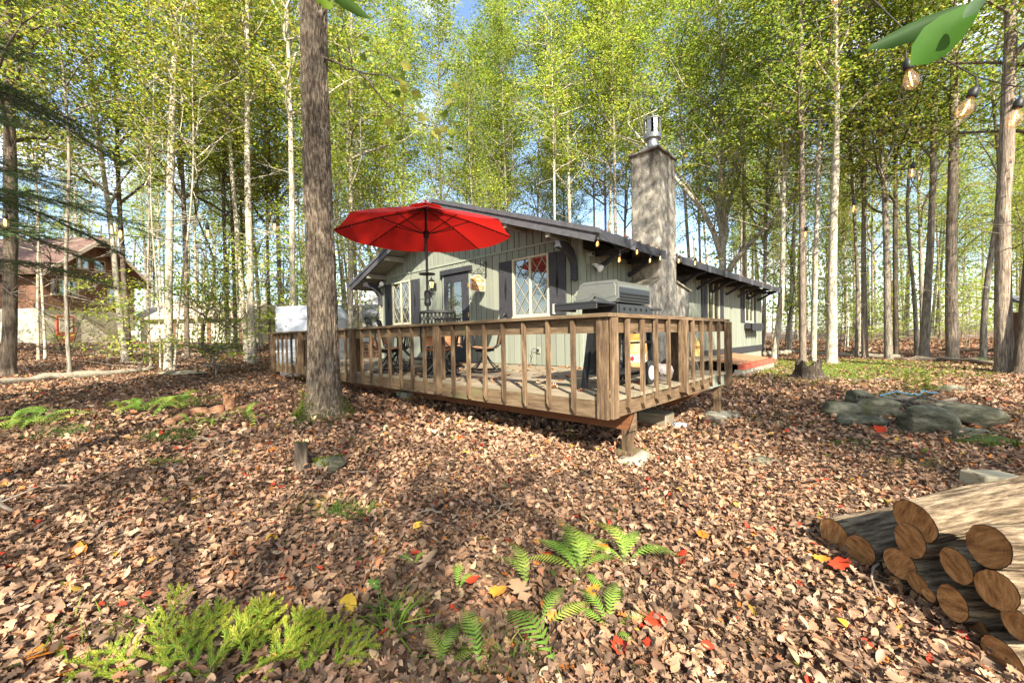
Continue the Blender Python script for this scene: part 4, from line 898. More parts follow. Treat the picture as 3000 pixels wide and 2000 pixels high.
# ================================================================== trees
def leaf_quads(P, D, Nn, S, asp=.62, fold=.22):
    """diamond leaves: base points P, direction D, normal N, length S -> verts (4n,3), quads (n,4)"""
    D = D / np.linalg.norm(D, axis=1, keepdims=True); T = np.cross(Nn, D); T /= np.linalg.norm(T, axis=1, keepdims=True) + 1e-9; Nn = np.cross(D, T)
    S = S[:, None]; n = len(P)
    V = np.empty((n, 4, 3)); V[:, 0] = P; V[:, 2] = P + D * S - Nn * S * .12
    V[:, 1] = P + D * S * .45 + T * S * asp / 2 + Nn * S * fold * .6; V[:, 3] = P + D * S * .45 - T * S * asp / 2 + Nn * S * fold * .6
    return V.reshape(-1, 3), np.arange(4 * n).reshape(n, 4)
GREENS = np.array([(.215, .265, .035), (.17, .23, .028), (.265, .295, .04), (.125, .185, .03), (.31, .295, .055), (.085, .135, .025), (.34, .27, .045)])
def leaf_cols(n, rng, w, jit=.14):
    c = GREENS[rng.choice(len(GREENS), n, p=np.array(w) / sum(w))]
    return np.clip(c * (1 + rng.normal(0, jit, (n, 1))), .005, 1)
W_SUN = (5, 4, 4, 2, 2, .6, .5); W_MID = (4, 5, 2, 4, 1, 2, .3); W_OLIVE = (3, 2, 3, 2, 4, 1, 2); W_DEEP = (2, 4, 1, 6, .3, 4, .1)
def rot_to(d):
    return Vector(d).to_track_quat('Z', 'X').to_matrix()
def gen_tree(seed, h, r0, cb, spread, nl, nleaf, ls, w, fork=False, up=.9, bark='bark_grey', clump=.34, low_twigs=10, sides=9, bend=.35, bare=0.0, wexp=1.6, dens=1.0):
    """returns (trunk mesh, branches mesh, crown mesh): a tapered trunk, limbs with side branches, leaf sprays round the side branches"""
    r = random.Random(seed); rng = np.random.default_rng(seed)
    k = 14; pts = []; dx = dy = 0; wob = [(r.gauss(0, 1), r.gauss(0, 1)) for _ in range(5)]
    for i in range(k + 1):
        t = i / k; z = h * t
        x = sum(a * math.sin(t * (j + 1) * 2.1 + j) for j, (a, b) in enumerate(wob)) * bend * .12 * t * 2; y = sum(b * math.sin(t * (j + 1) * 1.9 + j * 2) for j, (a, b) in enumerate(wob)) * bend * .12 * t * 2
        pts.append(Vector((x, y, z)))
    pts = [Vector((0, 0, -.35)), Vector((0, 0, .0)), Vector((0, 0, .25))] + pts[1:]
    def rad(z): t = max(0, z) / h; return r0 * ((1 - t) ** .8 * .88 + .07 + .55 * math.exp(-max(z, -.1) / .16) * .6)
    tk = MB(); tk.tube(pts, [rad(p.z) for p in pts], sides, cap=False)
    co = np.array(tk.v); co[:, :2] += (np.stack([vnoise(co * np.array([6, 6, 1.2]), seed), vnoise(co * np.array([6, 6, 1.2]) + 50, seed)], -1) - .5) * r0 * .28; tk.v = co.tolist()
    def along(z):
        for a, b in zip(pts, pts[1:]):
            if a.z <= z <= b.z: return a.lerp(b, (z - a.z) / (b.z - a.z))
        return pts[-1]
    br = MB(); segs = []
    for i in range(nl):
        t = cb + (1 - cb) * (i + r.random() * .8) / nl * .97; z = h * t; az = i * 2.4 + r.uniform(-.5, .5)
        rel = (t - cb) / (1 - cb); L = spread * (1 - .62 * rel) * r.uniform(.65, 1.15); rb_ = max(.012, rad(z) * r.uniform(.28, .5))
        if fork and i < 3: L *= 1.5; rb_ = rad(z) * .62
        p = along(z).copy(); el = up + r.uniform(-.35, .25) + (.25 if fork and i < 3 else 0); d = Vector((math.cos(az) * math.cos(el), math.sin(az) * math.cos(el), math.sin(el)))
        path = [p.copy()]; n = 6
        for s in range(n):
            d = (d + Vector((r.gauss(0, .16), r.gauss(0, .16), r.gauss(.02, .12)))).normalized(); p = p + d * (L / n); path.append(p.copy())
        br.tube(path, [rb_ * (1 - .85 * s / n) + .004 for s in range(n + 1)], 5, cap=False)
        bare_l = r.random() < bare
        for s in range(1, n + 1):
            for q in range(2):
                dd = (d * .5 + Vector((r.gauss(0, .8), r.gauss(0, .8), r.gauss(.05, .35)))).normalized(); l2 = L * r.uniform(.22, .42); a = path[s]; m = a + dd * l2 * .5 + Vector((0, 0, r.uniform(-.05, .1) * l2)); e = a + dd * l2
                br.tube([a, m, e], [max(.006, rb_ * .28), max(.005, rb_ * .18), .003], 3, cap=False)
                if not bare_l: segs.append((a, m)); segs.append((m, e)); segs.append((m, e))
        if not bare_l: segs.append((path[-2], path[-1]))
    for i in range(low_twigs):                       # dead twigs below the crown
        z = h * r.uniform(.10, cb + .1); az = r.uniform(0, 2 * PI); d = Vector((math.cos(az), math.sin(az), r.uniform(-.1, .45))); L = r.uniform(.5, 1.9); a = along(z)
        m = a + d * L * .5 + Vector((r.gauss(0, .08), r.gauss(0, .08), r.gauss(0, .08))); e = m + (d + Vector((r.gauss(0, .3), r.gauss(0, .3), r.gauss(0, .2)))) * L * .5
        br.tube([a, m, e], [.014, .009, .004], 3, cap=False)
        for _ in range(2): e2 = m + Vector((r.gauss(0, .3), r.gauss(0, .3), r.gauss(.1, .2))) * L * .6; br.tube([m, e2], [.006, .003], 3, cap=False)
    crown = None
    if nleaf:
        A = np.array([s[0] for s in segs]); B = np.array([s[1] for s in segs]); ns = len(segs); per = 8; nc = max(20, int(nleaf * dens) // per)
        wgt = rng.uniform(.1, 1, ns) ** wexp; idx = rng.choice(ns, nc, p=wgt / wgt.sum()); u = rng.random((nc, 1))
        off = rng.normal(0, clump, (nc, 3)) * np.array([1, 1, .6]); Cn = A[idx] * (1 - u) + B[idx] * u + off       # spray centres
        nn = rng.normal(0, .35, (nc, 3)) + np.array([0, 0, 1]); sz = rng.uniform(.7, 1.25, nc); tint = rng.normal(0, .16, nc)
        k8 = np.repeat(np.arange(nc), per); n = nc * per; o2 = rng.normal(0, 1, (n, 3)) * np.array([.15, .15, .045]) * clump / .34
        P = Cn[k8] + o2; D = o2 * np.array([1, 1, .5]) + off[k8] * .12 + rng.normal(0, .05, (n, 3)); Nn = nn[k8] + rng.normal(0, .28, (n, 3))
        V, Q = leaf_quads(P, D, Nn, ls * .78 * sz[k8] * rng.uniform(.7, 1.25, n))
        C = np.repeat(np.clip(leaf_cols(n, rng, w, .10) * (1 + tint[k8][:, None]), .005, 1), 4, 0)
        crown = np_mesh('crown', V, Q, M['leaf'], C)
    return tk.mesh('trunk', M[bark], smooth=True), br.mesh('branches', M[bark], smooth=True), crown
TPL = {}
def tpl(key, *a, **k): TPL[key] = gen_tree(*a, **k)
tpl('tallA', 1, 19, .20, .34, 3.4, 26, 11000, .15, W_SUN, bark='bark_grey')
tpl('tallB', 2, 21, .21, .38, 3.0, 26, 10500, .15, W_MID, bark='bark_pale', low_twigs=14)
tpl('tallC', 3, 18, .19, .30, 3.6, 26, 11000, .14, W_OLIVE, bark='bark_dark')
tpl('tallD', 4, 20, .20, .26, 3.8, 30, 12500, .15, W_SUN, bark='bark_grey', bend=.8)
tpl('paleA', 5, 19, .20, .42, 2.8, 22, 6000, .14, W_OLIVE, bark='bark_pale', low_twigs=18, bare=.3)
tpl('paleB', 6, 17, .18, .30, 3.0, 24, 6500, .14, W_OLIVE, bark='bark_pale', bend=.9, low_twigs=16, bare=.3)
tpl('torn', 7, 20, .20, .40, 3.2, 22, 8500, .15, W_MID, bark='bark_torn', low_twigs=14)
tpl('fork', 8, 19, .30, .17, 5.2, 30, 17000, .16, W_SUN, fork=True, bark='bark_pale', up=1.0, sides=14)
tpl('thinA', 9, 14, .085, .44, 2.2, 22, 4500, .125, W_MID, bark='bark_grey', low_twigs=14, sides=7, bend=.9)
tpl('thinB', 10, 13, .07, .46, 2.0, 20, 4200, .125, W_OLIVE, bark='bark_pale', low_twigs=12, sides=7, bend=1.1)
tpl('thinC', 12, 9, .06, .18, 2.0, 20, 3600, .12, W_SUN, bark='bark_dark', low_twigs=12, sides=6, bend=1.2)
tpl('sapA', 13, 5.5, .032, .16, 1.7, 16, 2000, .115, W_SUN, bark='bark_grey', low_twigs=5, sides=5, bend=1.0, up=.45, clump=.26)
tpl('sapB', 14, 4.2, .026, .12, 1.5, 14, 1700, .11, W_MID, bark='bark_dark', low_twigs=5, sides=5, bend=1.2, up=.4, clump=.24)
tpl('sapC', 15, 3.0, .020, .10, 1.1, 12, 1100, .10, W_SUN, bark='bark_grey', low_twigs=4, sides=5, bend=1.2, up=.35, clump=.2)
tpl('bare', 16, 3.6, .022, .10, 1.4, 14, 260, .08, W_OLIVE, bark='bark_dark', low_twigs=16, sides=5, bend=1.5, up=.8, bare=.5)
tpl('highA', 31, 25, .22, .36, 4.6, 34, 15000, .175, W_SUN, bark='bark_grey', clump=.40, up=.6)
tpl('highB', 32, 26, .22, .40, 4.2, 34, 14000, .175, W_SUN, bark='bark_pale', clump=.40, up=.55)
tpl('highC', 33, 24, .21, .38, 4.6, 34, 15000, .17, W_MID, bark='bark_grey', clump=.40, up=.6, bend=.7)
tpl('gapA', 21, 18, .18, .34, 2.9, 20, 7000, .17, W_SUN, bark='bark_grey', wexp=9, clump=.36, low_twigs=16)
tpl('gapB', 22, 17, .17, .30, 3.2, 18, 7000, .17, W_SUN, bark='bark_pale', wexp=9, clump=.36, low_twigs=16, bend=.7)
def tree(key, loc, label, group=None, r=1.0, hs=1.0, lean=(0, 0), rz=None, name='tree', cat='tree'):
    """a tree standing at loc; r widens the trunk, hs scales the whole tree, lean tips it (radians, image right / away)"""
    rz = random.uniform(0, 6.28) if rz is None else rz
    tkm, brm, crm = TPL[key]
    root = thing(name, label, cat, (loc[0], loc[1], loc[2] - .03), group)
    q = Vector((RH.x * lean[0] + FH.x * lean[1], RH.y * lean[0] + FH.y * lean[1], 1)).normalized().to_track_quat('Z', 'Y')
    root.rotation_euler = (Matrix.Rotation(0, 3, 'Z') @ q.to_matrix() @ Matrix.Rotation(rz, 3, 'Z')).to_euler(); root.scale = (hs, hs, hs)
    a = link('trunk', tkm, root); a.scale = (r * .64, r * .64, 1); link('branches', brm, root)['kind'] = 'stuff'
    if crm: link('crown', crm, root)['kind'] = 'stuff'
    return root
rt_ = random.Random(21)
def T(px, dist, key, label, group=None, **k): return tree(key, spot(bpx(px), dist), label, group, **k)
# --- trees one can tell apart, left to right
T(22, 10.3, 'tallC', 'thick dark furrowed trunk at the far left edge behind hanging spruce branches', r=1.25, lean=(.0, .03), name='broadleaf_tree')
T(112, 13.0, 'thinB', 'thin pale stem before the neighbour house, left one of a twin', hs=.95, r=1.0)
T(132, 13.4, 'thinB', 'thin pale curving stem before the neighbour house, right one of a twin', hs=1.0, r=.9)
T(202, 10.6, 'thinA', 'slender grey stem with a crook near its foot, in front of the red neighbour door', hs=1.05, r=.85, lean=(-.0, .0))
T(366, 13.5, 'paleB', 'grey trunk leaning left in front of the right end of the neighbour gable', r=.85, lean=(-.09, 0))
T(378, 15.5, 'tallC', 'dark trunk close behind the leaning grey one at the neighbour garage', r=.8, lean=(-.03, 0))
T(440, 12.6, 'thinA', 'straight thin grey stem before the neighbour garage roof', r=.7)
T(468, 12.2, 'thinB', 'very thin stem just left of the pale leaning trunk cluster', r=.7, hs=.9)
T(490, 12.4, 'paleA', 'tall pale sunlit trunk leaning slightly right, with a long bare limb crossing to the right', r=.95, lean=(.045, 0))
T(508, 12.2, 'thinB', 'slim pale stem leaning right at the foot of the tall pale trunk', r=.8, lean=(.10, 0))
T(548, 15.0, 'tallC', 'straight dark trunk right behind the pale leaning cluster', r=.75)
T(596, 16.0, 'thinC', 'short dark trunk with a broken look beyond the driveway', r=1.8)
T(668, 17, 'tallC', 'dark straight trunk left of the double pale trunks', r=.7)
T(722, 15.0, 'paleA', 'pale trunk leaning left, the left one of a close pair behind the driveway', r=.75, lean=(-.05, 0))
T(738, 14.6, 'paleA', 'straight pale flaking trunk, the right one of a close pair behind the driveway', r=1.1, lean=(.004, 0))
T(690, 19, 'tallC', 'dark trunk standing back between the pale pair and the leaning cluster', r=.75)
T(792, 19, 'tallC', 'dark thin trunk between the pale pair and the big front tree', r=.65)
T(826, 20, 'tallA', 'dark straight trunk just left of the sunlit pale pole', r=.7)
T(858, 13.8, 'paleA', 'pale sunlit pole of a trunk close left of the big front tree', r=.88, lean=(.012, 0))
T(1005, 18, 'thinA', 'thin grey trunk seen between the big front tree and the cabin eave', r=1.1)
T(1060, 21, 'paleB', 'pale thin trunk just left of the cabin roof tip', r=.7)
T(1118, 23, 'fork', 'many limbed tree rising behind the parasol', hs=.85, r=.7)
T(1195, 23.5, 'torn', 'broken topped pale trunk with one side limb behind the cabin ridge', r=1.0)
T(1300, 27, 'highA', 'slender trunk behind the ridge, right of the broken topped one', r=.75)
T(1395, 25, 'thinA', 'thin trunk above the middle of the cabin roof', r=1.1, hs=1.3)
T(1490, 28, 'highC', 'leafy trunk above the upper roof slope, second from the ridge', r=.75)
T(1630, 25, 'highB', 'pale trunk standing above the lower roof slope', r=.7)
T(1808, 24, 'highA', 'straight grey trunk rising above the eave just left of the chimney', r=.95)
T(1745, 30, 'highB', 'thin trunk far behind the eave, left of the chimney', r=.7)
T(2118, 20.8, 'fork', 'big grey many limbed beech spreading right behind the chimney', r=1.0, hs=1.08, rz=1.2)
T(2035, 22, 'highC', 'leaning leafy trunk between the chimney and the big beech', r=.75, lean=(-.05, 0))
T(2185, 24, 'highB', 'straight trunk close right of the big beech', r=.8)
T(2236, 19.5, 'tallD', 'grey trunk just off the far cabin corner', r=.7, lean=(.03, 0))
T(2268, 16.4, 'paleB', 'smooth trunk leaning right beside the far corner of the cabin', r=1.05, lean=(.10, 0))
T(2312, 21, 'tallB', 'pale trunk behind the leaning one at the cabin corner', r=.8, lean=(.05, 0))
T(2352, 15.2, 'torn', 'torn flaking trunk at the edge of the lawn, third from the cabin corner', r=1.0)
T(2382, 15.4, 'tallB', 'smooth trunk leaning gently right beside the torn one', r=.75, lean=(.035, 0))
T(2436, 14.4, 'paleA', 'stout pale trunk with a flared foot at the lawn edge', r=1.25, lean=(.025, 0))
T(2510, 16.5, 'thinA', 'thin dark trunk right of the stout pale one', r=1.5, lean=(.005, 0))
T(2534, 16, 'torn', 'straight brown trunk in the middle of the right hand woods', r=.8)
T(2604, 15.2, 'tallD', 'mottled trunk leaning slightly left in the right hand woods', r=.95, lean=(-.035, 0))
T(2626, 15.6, 'tallC', 'dark straight trunk touching the mottled left leaning one', r=.75)
T(2686, 16, 'thinA', 'thin trunk leaning left, beside the smooth forked trunk', r=1.5, lean=(-.04, 0))
T(2707, 14.8, 'tallA', 'smooth grey trunk leaning right and forking high in the right hand woods', r=1.05, lean=(.05, 0))
T(2790, 14, 'torn', 'thick brown flaking trunk, second big one from the right edge', r=1.35, lean=(.005, 0))
T(2880, 13.5, 'thinA', 'grey stem leaning right towards the big edge trunk', r=1.7, lean=(.06, 0))
T(2940, 10.6, 'torn', 'thickest brown trunk near the right edge, sunlit and scaly', r=1.4, lean=(.012, 0))
T(2988, 10.2, 'tallC', 'trunk leaning right out of the frame at the right edge', r=1.1, lean=(.10, 0))
# --- the woods behind, by region
def zone(px, d, label):
    """adds to a group's label where in the photo this one stands"""
    Z = ((-999, 'out past the left edge'), (0, 'over the neighbour house'), (330, 'around the pale leaning cluster'), (620, 'by the pale pair'), (870, 'close behind the big front tree'), (1040, 'above the parasol'), (1250, 'above the ridge'), (1480, 'above the roof slope'), (1700, 'just left of the chimney'), (1950, 'right of the chimney'),
         (2200, 'by the far cabin corner'), (2340, 'behind the torn trunk'), (2470, 'behind the middle trunks'), (2640, 'behind the forking trunk'), (2800, 'between the two big brown trunks'), (2930, 'at the right edge'))
    w = [b for a, b in Z if px >= a][-1]
    return label + ', ' + w
def woods(n, px0, px1, d0, d1, keys, label, group, keep=None, rr=(.7, 1.1), hh=(.85, 1.15), name='tree'):
    k = 0; tries = 0
    while k < n and tries < n * 20:
        tries += 1; px = rt_.uniform(px0, px1); d = math.sqrt(rt_.uniform(d0 * d0, d1 * d1)); p = spot(bpx(px), d)
        if 4.5 < p.x < 21.5 and 2.4 < p.y < 13.8: continue        # not inside the cabin
        if 20 < px < 480 and d < 30 and d > 12 and rt_.random() < .93: continue   # keep the view of the neighbour house fairly open
        lat = p.x * RH.x + p.y * RH.y
        if lat < -22 and 20 < d < 38 and px < 470: continue        # not inside the neighbour house
        tree(rt_.choice(keys), p, zone(px, d, label), group, r=rt_.uniform(*rr), hs=rt_.uniform(*hh), lean=(rt_.gauss(0, .025), rt_.gauss(0, .02)), name=name); k += 1
woods(18, -250, 1050, 17, 44, ['tallA', 'tallB', 'tallC', 'paleA', 'tallD', 'paleB'], 'slim tree in the woods behind the driveway', 'trees in the left hand woods')
woods(24, 1000, 2250, 24, 46, ['highA', 'highB', 'highC', 'highA', 'tallB'], 'tall leafy tree behind the cabin', 'trees behind the cabin')
woods(30, 2150, 3300, 17.5, 46, ['tallA', 'tallB', 'tallD', 'torn', 'thinA', 'tallC'], 'slim trunk deep in the right hand woods', 'trees in the right hand woods', rr=(.55, .95))
woods(16, 100, 1000, 13, 30, ['sapA', 'sapB', 'bare', 'thinC', 'thinB'], 'thin sapling in the undergrowth left of the deck', 'saplings in the left undergrowth', name='sapling')
woods(6, 180, 640, 10.8, 12.4, ['bare', 'bare', 'sapC'], 'twiggy bare bush at the edge of the left woods', 'bare bushes before the neighbour house', name='bush')
woods(12, 1020, 1500, 16, 30, ['sapA', 'thinC', 'thinB'], 'leafy sapling glimpsed past the left end of the cabin', 'saplings beyond the cabin', name='sapling')
woods(38, 2230, 3250, 17.5, 36, ['sapA', 'sapB', 'sapC', 'thinC', 'thinB', 'sapA'], 'leafy sapling on the floor of the right hand woods', 'saplings in the right hand woods', name='sapling')
# --- the same woods go on beside and behind the photographer and throw the dappled shade
k = 0
for lat, dep, key, s in ((-2.9, -4.2, 'tallB', 1.0), (4.9, -1.8, 'gapA', 1.0), (-5.2, -4, 'gapB', 1), (.9, -12, 'gapB', 1.1), (-4.4, -11, 'gapA', 1.05), (8.5, -6, 'gapA', 1), (-10.5, -5, 'gapB', 1), (8.6, -17, 'gapB', 1.1), (7.5, -16, 'gapA', 1.1), (-8.5, -17, 'gapB', 1.1),
                        (-15.5, 1, 'gapA', .95), (-15, -12, 'gapA', 1), (-1.9, -5.6, 'thinB', 1.0)):
    p = FH * dep + RH * lat; tree(key, (p.x, p.y, gz(p.x, p.y)), 'one of the woodland trees around the clearing in front of the deck', 'trees around the clearing', hs=s, r=1.0)

for i in range(13):
    lat, dep = rt_.uniform(-34, -15), rt_.uniform(-12, 13); p = FH * dep + RH * lat; tree(rt_.choice(['tallA', 'tallB', 'tallD']), (p.x, p.y, gz(p.x, p.y)), 'one of the woodland trees around the clearing in front of the deck', 'trees around the clearing', hs=1.1)
for i in range(7):
    lat, dep = rt_.uniform(19, 34), rt_.uniform(-16, 2); p = FH * dep + RH * lat; tree(rt_.choice(['tallA', 'tallB', 'tallD']), (p.x, p.y, gz(p.x, p.y)), 'one of the woodland trees around the clearing in front of the deck', 'trees around the clearing', hs=1.1)
# --- the big tree in front of the deck: modelled bark, root flare, moss, two low branches
bt = spot(bpx(944), 5.6)
big = thing('oak_tree', 'big straight trunk with deep furrowed bark standing in front of the deck railing', 'tree', tuple(bt), world=True)
def big_trunk():
    na, nz_, h = 250, 420, 7.5
    th = np.linspace(0, 2 * PI, na, endpoint=False); z = np.concatenate([np.linspace(-.25, 1.2, 90), np.linspace(1.2, h, nz_ - 89)[1:]])
    T_, Z = np.meshgrid(th, z); base = .184 - .004 * Z + .13 * np.exp(-np.clip(Z + .02, 0, 9) / .17) + .030 * np.exp(-np.clip(Z, 0, 9) / .9)
    lobes = 1 + (.34 * np.cos(5 * T_ + .7) + .22 * np.cos(3 * T_ + 2.2)) * np.exp(-np.clip(Z + .05, 0, 9) / .20)
    rad = base * lobes
    p = np.stack([np.cos(T_) * 3.4, np.sin(T_) * 3.4, Z * 1.1], -1)
    wv = (fbm(p * 1.5, 3, 2) - .4) * 1.4
    q = np.stack([np.cos(T_ + wv * .12) * 7.2, np.sin(T_ + wv * .12) * 7.2, Z * 3.4], -1)
    rid = np.abs(vnoise(q, 8) - .5) * 2; rid2 = np.abs(vnoise(q * np.array([2, 2, 2.6]), 9) - .5) * 2
    rad = rad + .050 * np.clip(rid, 0, .42) + .022 * np.clip(rid2, 0, .5) - .020 + (fbm(p * .7, 12, 2) - .4) * .035
    X = np.cos(T_) * rad; Y = np.sin(T_) * rad; X += .016 * np.sin(Z * 1.1)
    V = np.stack([X + bt.x, Y + bt.y, Z + bt.z], -1).reshape(-1, 3); n = len(z); i = np.arange(n - 1)[:, None] * na; j = np.arange(na)[None]
    Q = np.stack([i + j, i + (j + 1) % na, i + na + (j + 1) % na, i + na + j], -1).reshape(-1, 4)
    return link('trunk', np_mesh('trunk', V, Q, M['bark_main'], smooth=True), big)
big_trunk()
def wob(path, n, amp, seed):
    r = random.Random(seed); out = []; path = [Vector(p) for p in path]
    for a, b in zip(path, path[1:]):
        for i in range(n): out.append(a.lerp(b, i / n) + Vector((r.gauss(0, amp), r.gauss(0, amp), r.gauss(0, amp))))
    return out + [path[-1]]
def BP(px, py, d):                                   # point in the open air at a bearing, elevation and distance along the axis
    v = fw + rt * ((px - 1500) / F_PX) - up * ((py - 1000) / F_PX); return Vector((0, 0, EYE)) + v * d
lp = random.Random(8)
for path, rs in (([BP(950, 168, 5.5), BP(1010, 195, 5.2), BP(1140, 228, 4.9), BP(1250, 280, 4.7)], (.017, .003)), ([BP(1055, 212, 5.1), BP(1120, 290, 4.9), BP(1210, 355, 4.7), BP(1330, 400, 4.6)], (.012, .003))):
    w = wob(path, 5, .012, 4); q = MB(); n = len(w); q.tube(w, [rs[0] * (1 - i / n) ** 1.6 + rs[1] for i in range(n)], 7, cap=False); q.build('branch', M['bark_main'], big, smooth=True)
MAPLE = [(0, 0), (.13, .09), (.31, .05), (.32, .17), (.48, .30), (.37, .38), (.38, .60), (.26, .57), (.16, .76), (0, 1.0)]
MAPLE = MAPLE + [(-x, y) for x, y in MAPLE[-2:0:-1]]
OAK = [(0, 0), (.07, .12), (.22, .16), (.12, .27), (.30, .38), (.16, .48), (.32, .64), (.16, .70), (.17, .86), (0, 1)]
OAK = OAK + [(-x, y) for x, y in OAK[-2:0:-1]]
BEECH = [(0, 0), (.13, .10), (.24, .30), (.27, .50), (.19, .76), (0, 1)]; BEECH = BEECH + [(-x, y) for x, y in BEECH[-2:0:-1]]
def leaf_obj(name, outline, size, m, col, curl=.2):
    o = np.array(outline); n = len(o); V = np.c_[o * size, np.abs(o[:, :1]) * size * curl - (o[:, 1:] ** 2) * size * .18]
    c = np.array([[0, .45 * size, -.02 * size]]); V = np.vstack([V, c]); Q = [(i, (i + 1) % n, n) for i in range(n)]
    return np_mesh(name, V, np.array(Q), m, np.tile(col, (n + 1, 1)))
LM = [leaf_obj('leaf', MAPLE, 1, M['leaf'], c) for c in ((.13, .17, .03), (.20, .23, .03), (.26, .25, .05), (.09, .13, .02))]
for i in range(46):
    t = lp.random(); a, b = (BP(1010, 195, 5.2), BP(1250, 290, 4.7)) if i % 3 == 0 else (BP(1090, 260, 5.0), BP(1345, 410, 4.6)); c = a.lerp(b, t ** .7) + Vector((lp.gauss(0, .16), lp.gauss(0, .16), lp.gauss(-.02, .13)))
    o = link('leaf', LM[lp.randrange(4)], big, loc=c, rot=(lp.gauss(.2, .5), lp.gauss(0, .5), lp.uniform(0, 6.28)), scale=(lp.uniform(.09, .15),) * 3)
rg = np.random.default_rng(4)
def moss_patch(name, c, rx, ry, n, m, label, cat='moss', hgt=.02, cols=((.09, .13, .012), (.05, .08, .012), (.15, .17, .02)), parent=None, zoff=.0, kind='stuff'):
    a = rg.uniform(0, 2 * PI, n); r = np.sqrt(rg.random(n)) * (.8 + .4 * np.sin(a * 3 + 1)); P = np.c_[c[0] + rx * r * np.cos(a), c[1] + ry * r * np.sin(a)]
    P = np.c_[P, gza(P) + zoff]; D = rg.normal(0, .7, (n, 3)) + np.array([0, 0, .9]); V, Q = leaf_quads(P, D, rg.normal(0, 1, (n, 3)), hgt * rg.uniform(.5, 1.5, n), .35, 0)
    C = np.repeat(np.array(cols)[rg.integers(0, len(cols), n)], 4, 0); o = link(name, np_mesh(name, V, Q, M['grass'], C), parent)
    if parent is None: tag(o, label, cat, kind=kind)
    else: o['kind'] = 'stuff'
    return o
mo = []
n = 5200; a = rg.uniform(0, 2 * PI, n); zz = rg.exponential(.09, n); rr = .235 + .19 * np.exp(-zz / .12) * (1 + .42 * np.cos(5 * a + .7)) + .014
ok = (rg.random(n) < .35 + .65 * (np.cos(a - math.atan2(-RH.y, -RH.x)) > -.1)); a, zz, rr = a[ok], zz[ok], rr[ok]
P = np.c_[bt.x + rr * np.cos(a), bt.y + rr * np.sin(a), bt.z + zz - .01]; D = np.c_[np.cos(a), np.sin(a), np.ones(len(a)) * .8] + rg.normal(0, .5, (len(a), 3)); V, Q = leaf_quads(P, D, rg.normal(0, 1, (len(a), 3)), .03 * rg.uniform(.5, 1.4, len(a)), .4, 0)
o = link('moss', np_mesh('moss', V, Q, M['grass'], np.repeat(np.array([(.10, .14, .012), (.06, .09, .012), (.16, .18, .02)])[rg.integers(0, 3, len(a))], 4, 0)), big); o['kind'] = 'stuff'

# --- spruce reaching in from the left edge
sp_ = FH * 5.7 + RH * -8.7
spr = thing('spruce_tree', 'dark spruce at the left edge whose drooping branches hang into view', 'tree', (sp_.x, sp_.y, gz(sp_.x, sp_.y)), world=True)
q = MB(); zb = gz(sp_.x, sp_.y); q.tube([(sp_.x, sp_.y, zb - .2), (sp_.x, sp_.y, zb + 4), (sp_.x, sp_.y, zb + 12)], [.22, .17, .03], 12); q.build('trunk', M['bark_dark'], spr, smooth=True)
def spruce_branch(L, seed, droop=.25, ls=.020, dens=230, cols=((.035, .085, .022), (.06, .125, .03), (.11, .19, .04)), sub=1.0, thick=.014, tip=None):
    """branch along +X with flat side shoots set with needles; returns (wood mesh, needle mesh)"""
    r = random.Random(seed); rng = np.random.default_rng(seed); wd = MB(); A = []; B = []
    P = [Vector((L * t, r.gauss(0, .015 * L), -droop * L * t * t + .03 * L * math.sin(t * 3))) for t in np.linspace(0, 1, 9)]
    wd.tube(P, [thick * (1 - .85 * i / 8) + .002 for i in range(9)], 5, cap=False)
    for i in range(1, 8): A.append(P[i]); B.append(P[i + 1])
    k = 2
    while k < 26:
        t = .10 + .88 * k / 26; i = min(7, int(t * 8)); b = P[i].lerp(P[i + 1], t * 8 - i)
        for s in (-1, 1):
            l = L * (.42 * (1 - t) + .10) * r.uniform(.7, 1.15) * sub; d = Vector((.72, s * .75, r.uniform(-.25, .12))).normalized(); e = b + d * l + Vector((0, 0, -.18 * l)); wd.tube([b, b.lerp(e, .5) + Vector((0, 0, .03 * l)), e], [thick * .35, thick * .25, .0015], 3, cap=False); A.append(b); B.append(e)
            for u in (.35, .6, .8):
                if l > .14:
                    c = b.lerp(e, u); l2 = l * .38 * r.uniform(.6, 1.1)
                    for s2 in (-1, 1): f = c + (d + Vector((-d.y * s2 * .9, d.x * s2 * .9, r.uniform(-.3, .05)))).normalized() * l2; A.append(c); B.append(f); wd.tube([c, f], [.0025, .001], 3, cap=False)
        k += 1.6
    A = np.array([tuple(v) for v in A]); B = np.array([tuple(v) for v in B]); ln = np.linalg.norm(B - A, axis=1); cnt = np.maximum(6, (ln * dens).astype(int)); idx = np.repeat(np.arange(len(A)), cnt); n = len(idx)
    u = rng.random((n, 1)); ax = ((B - A) / ln[:, None])[idx]; Q0 = A[idx] * (1 - u) + B[idx] * u; rv = rng.normal(0, 1, (n, 3)); rv[:, 2] *= .7; rv -= ax * (rv * ax).sum(1, keepdims=True); rv /= np.linalg.norm(rv, axis=1, keepdims=True) + 1e-9
    D = ax * .8 + rv; V, Q = leaf_quads(Q0, D, rng.normal(0, 1, (n, 3)), ls * rng.uniform(.7, 1.25, n), .14, .05); C = np.array(cols)[rng.integers(0, len(cols), n)]
    if tip is not None:
        w = np.clip(u * 1.2 - .15, 0, 1); C = C * (1 - w) + np.array(tip) * w
    C = np.repeat(np.clip(C * (1 + rng.normal(0, .15, (n, 1))), .003, 1), 4, 0)
    return wd.mesh('branch', M['bark_dark'], smooth=True), np_mesh('needles', V, Q, M['needle'], C)
SB = [spruce_branch(2.6, s, .22, .034, 120, thick=.02) for s in (1, 2, 3)]
rs = random.Random(4); base_a = math.atan2(RH.y, RH.x)
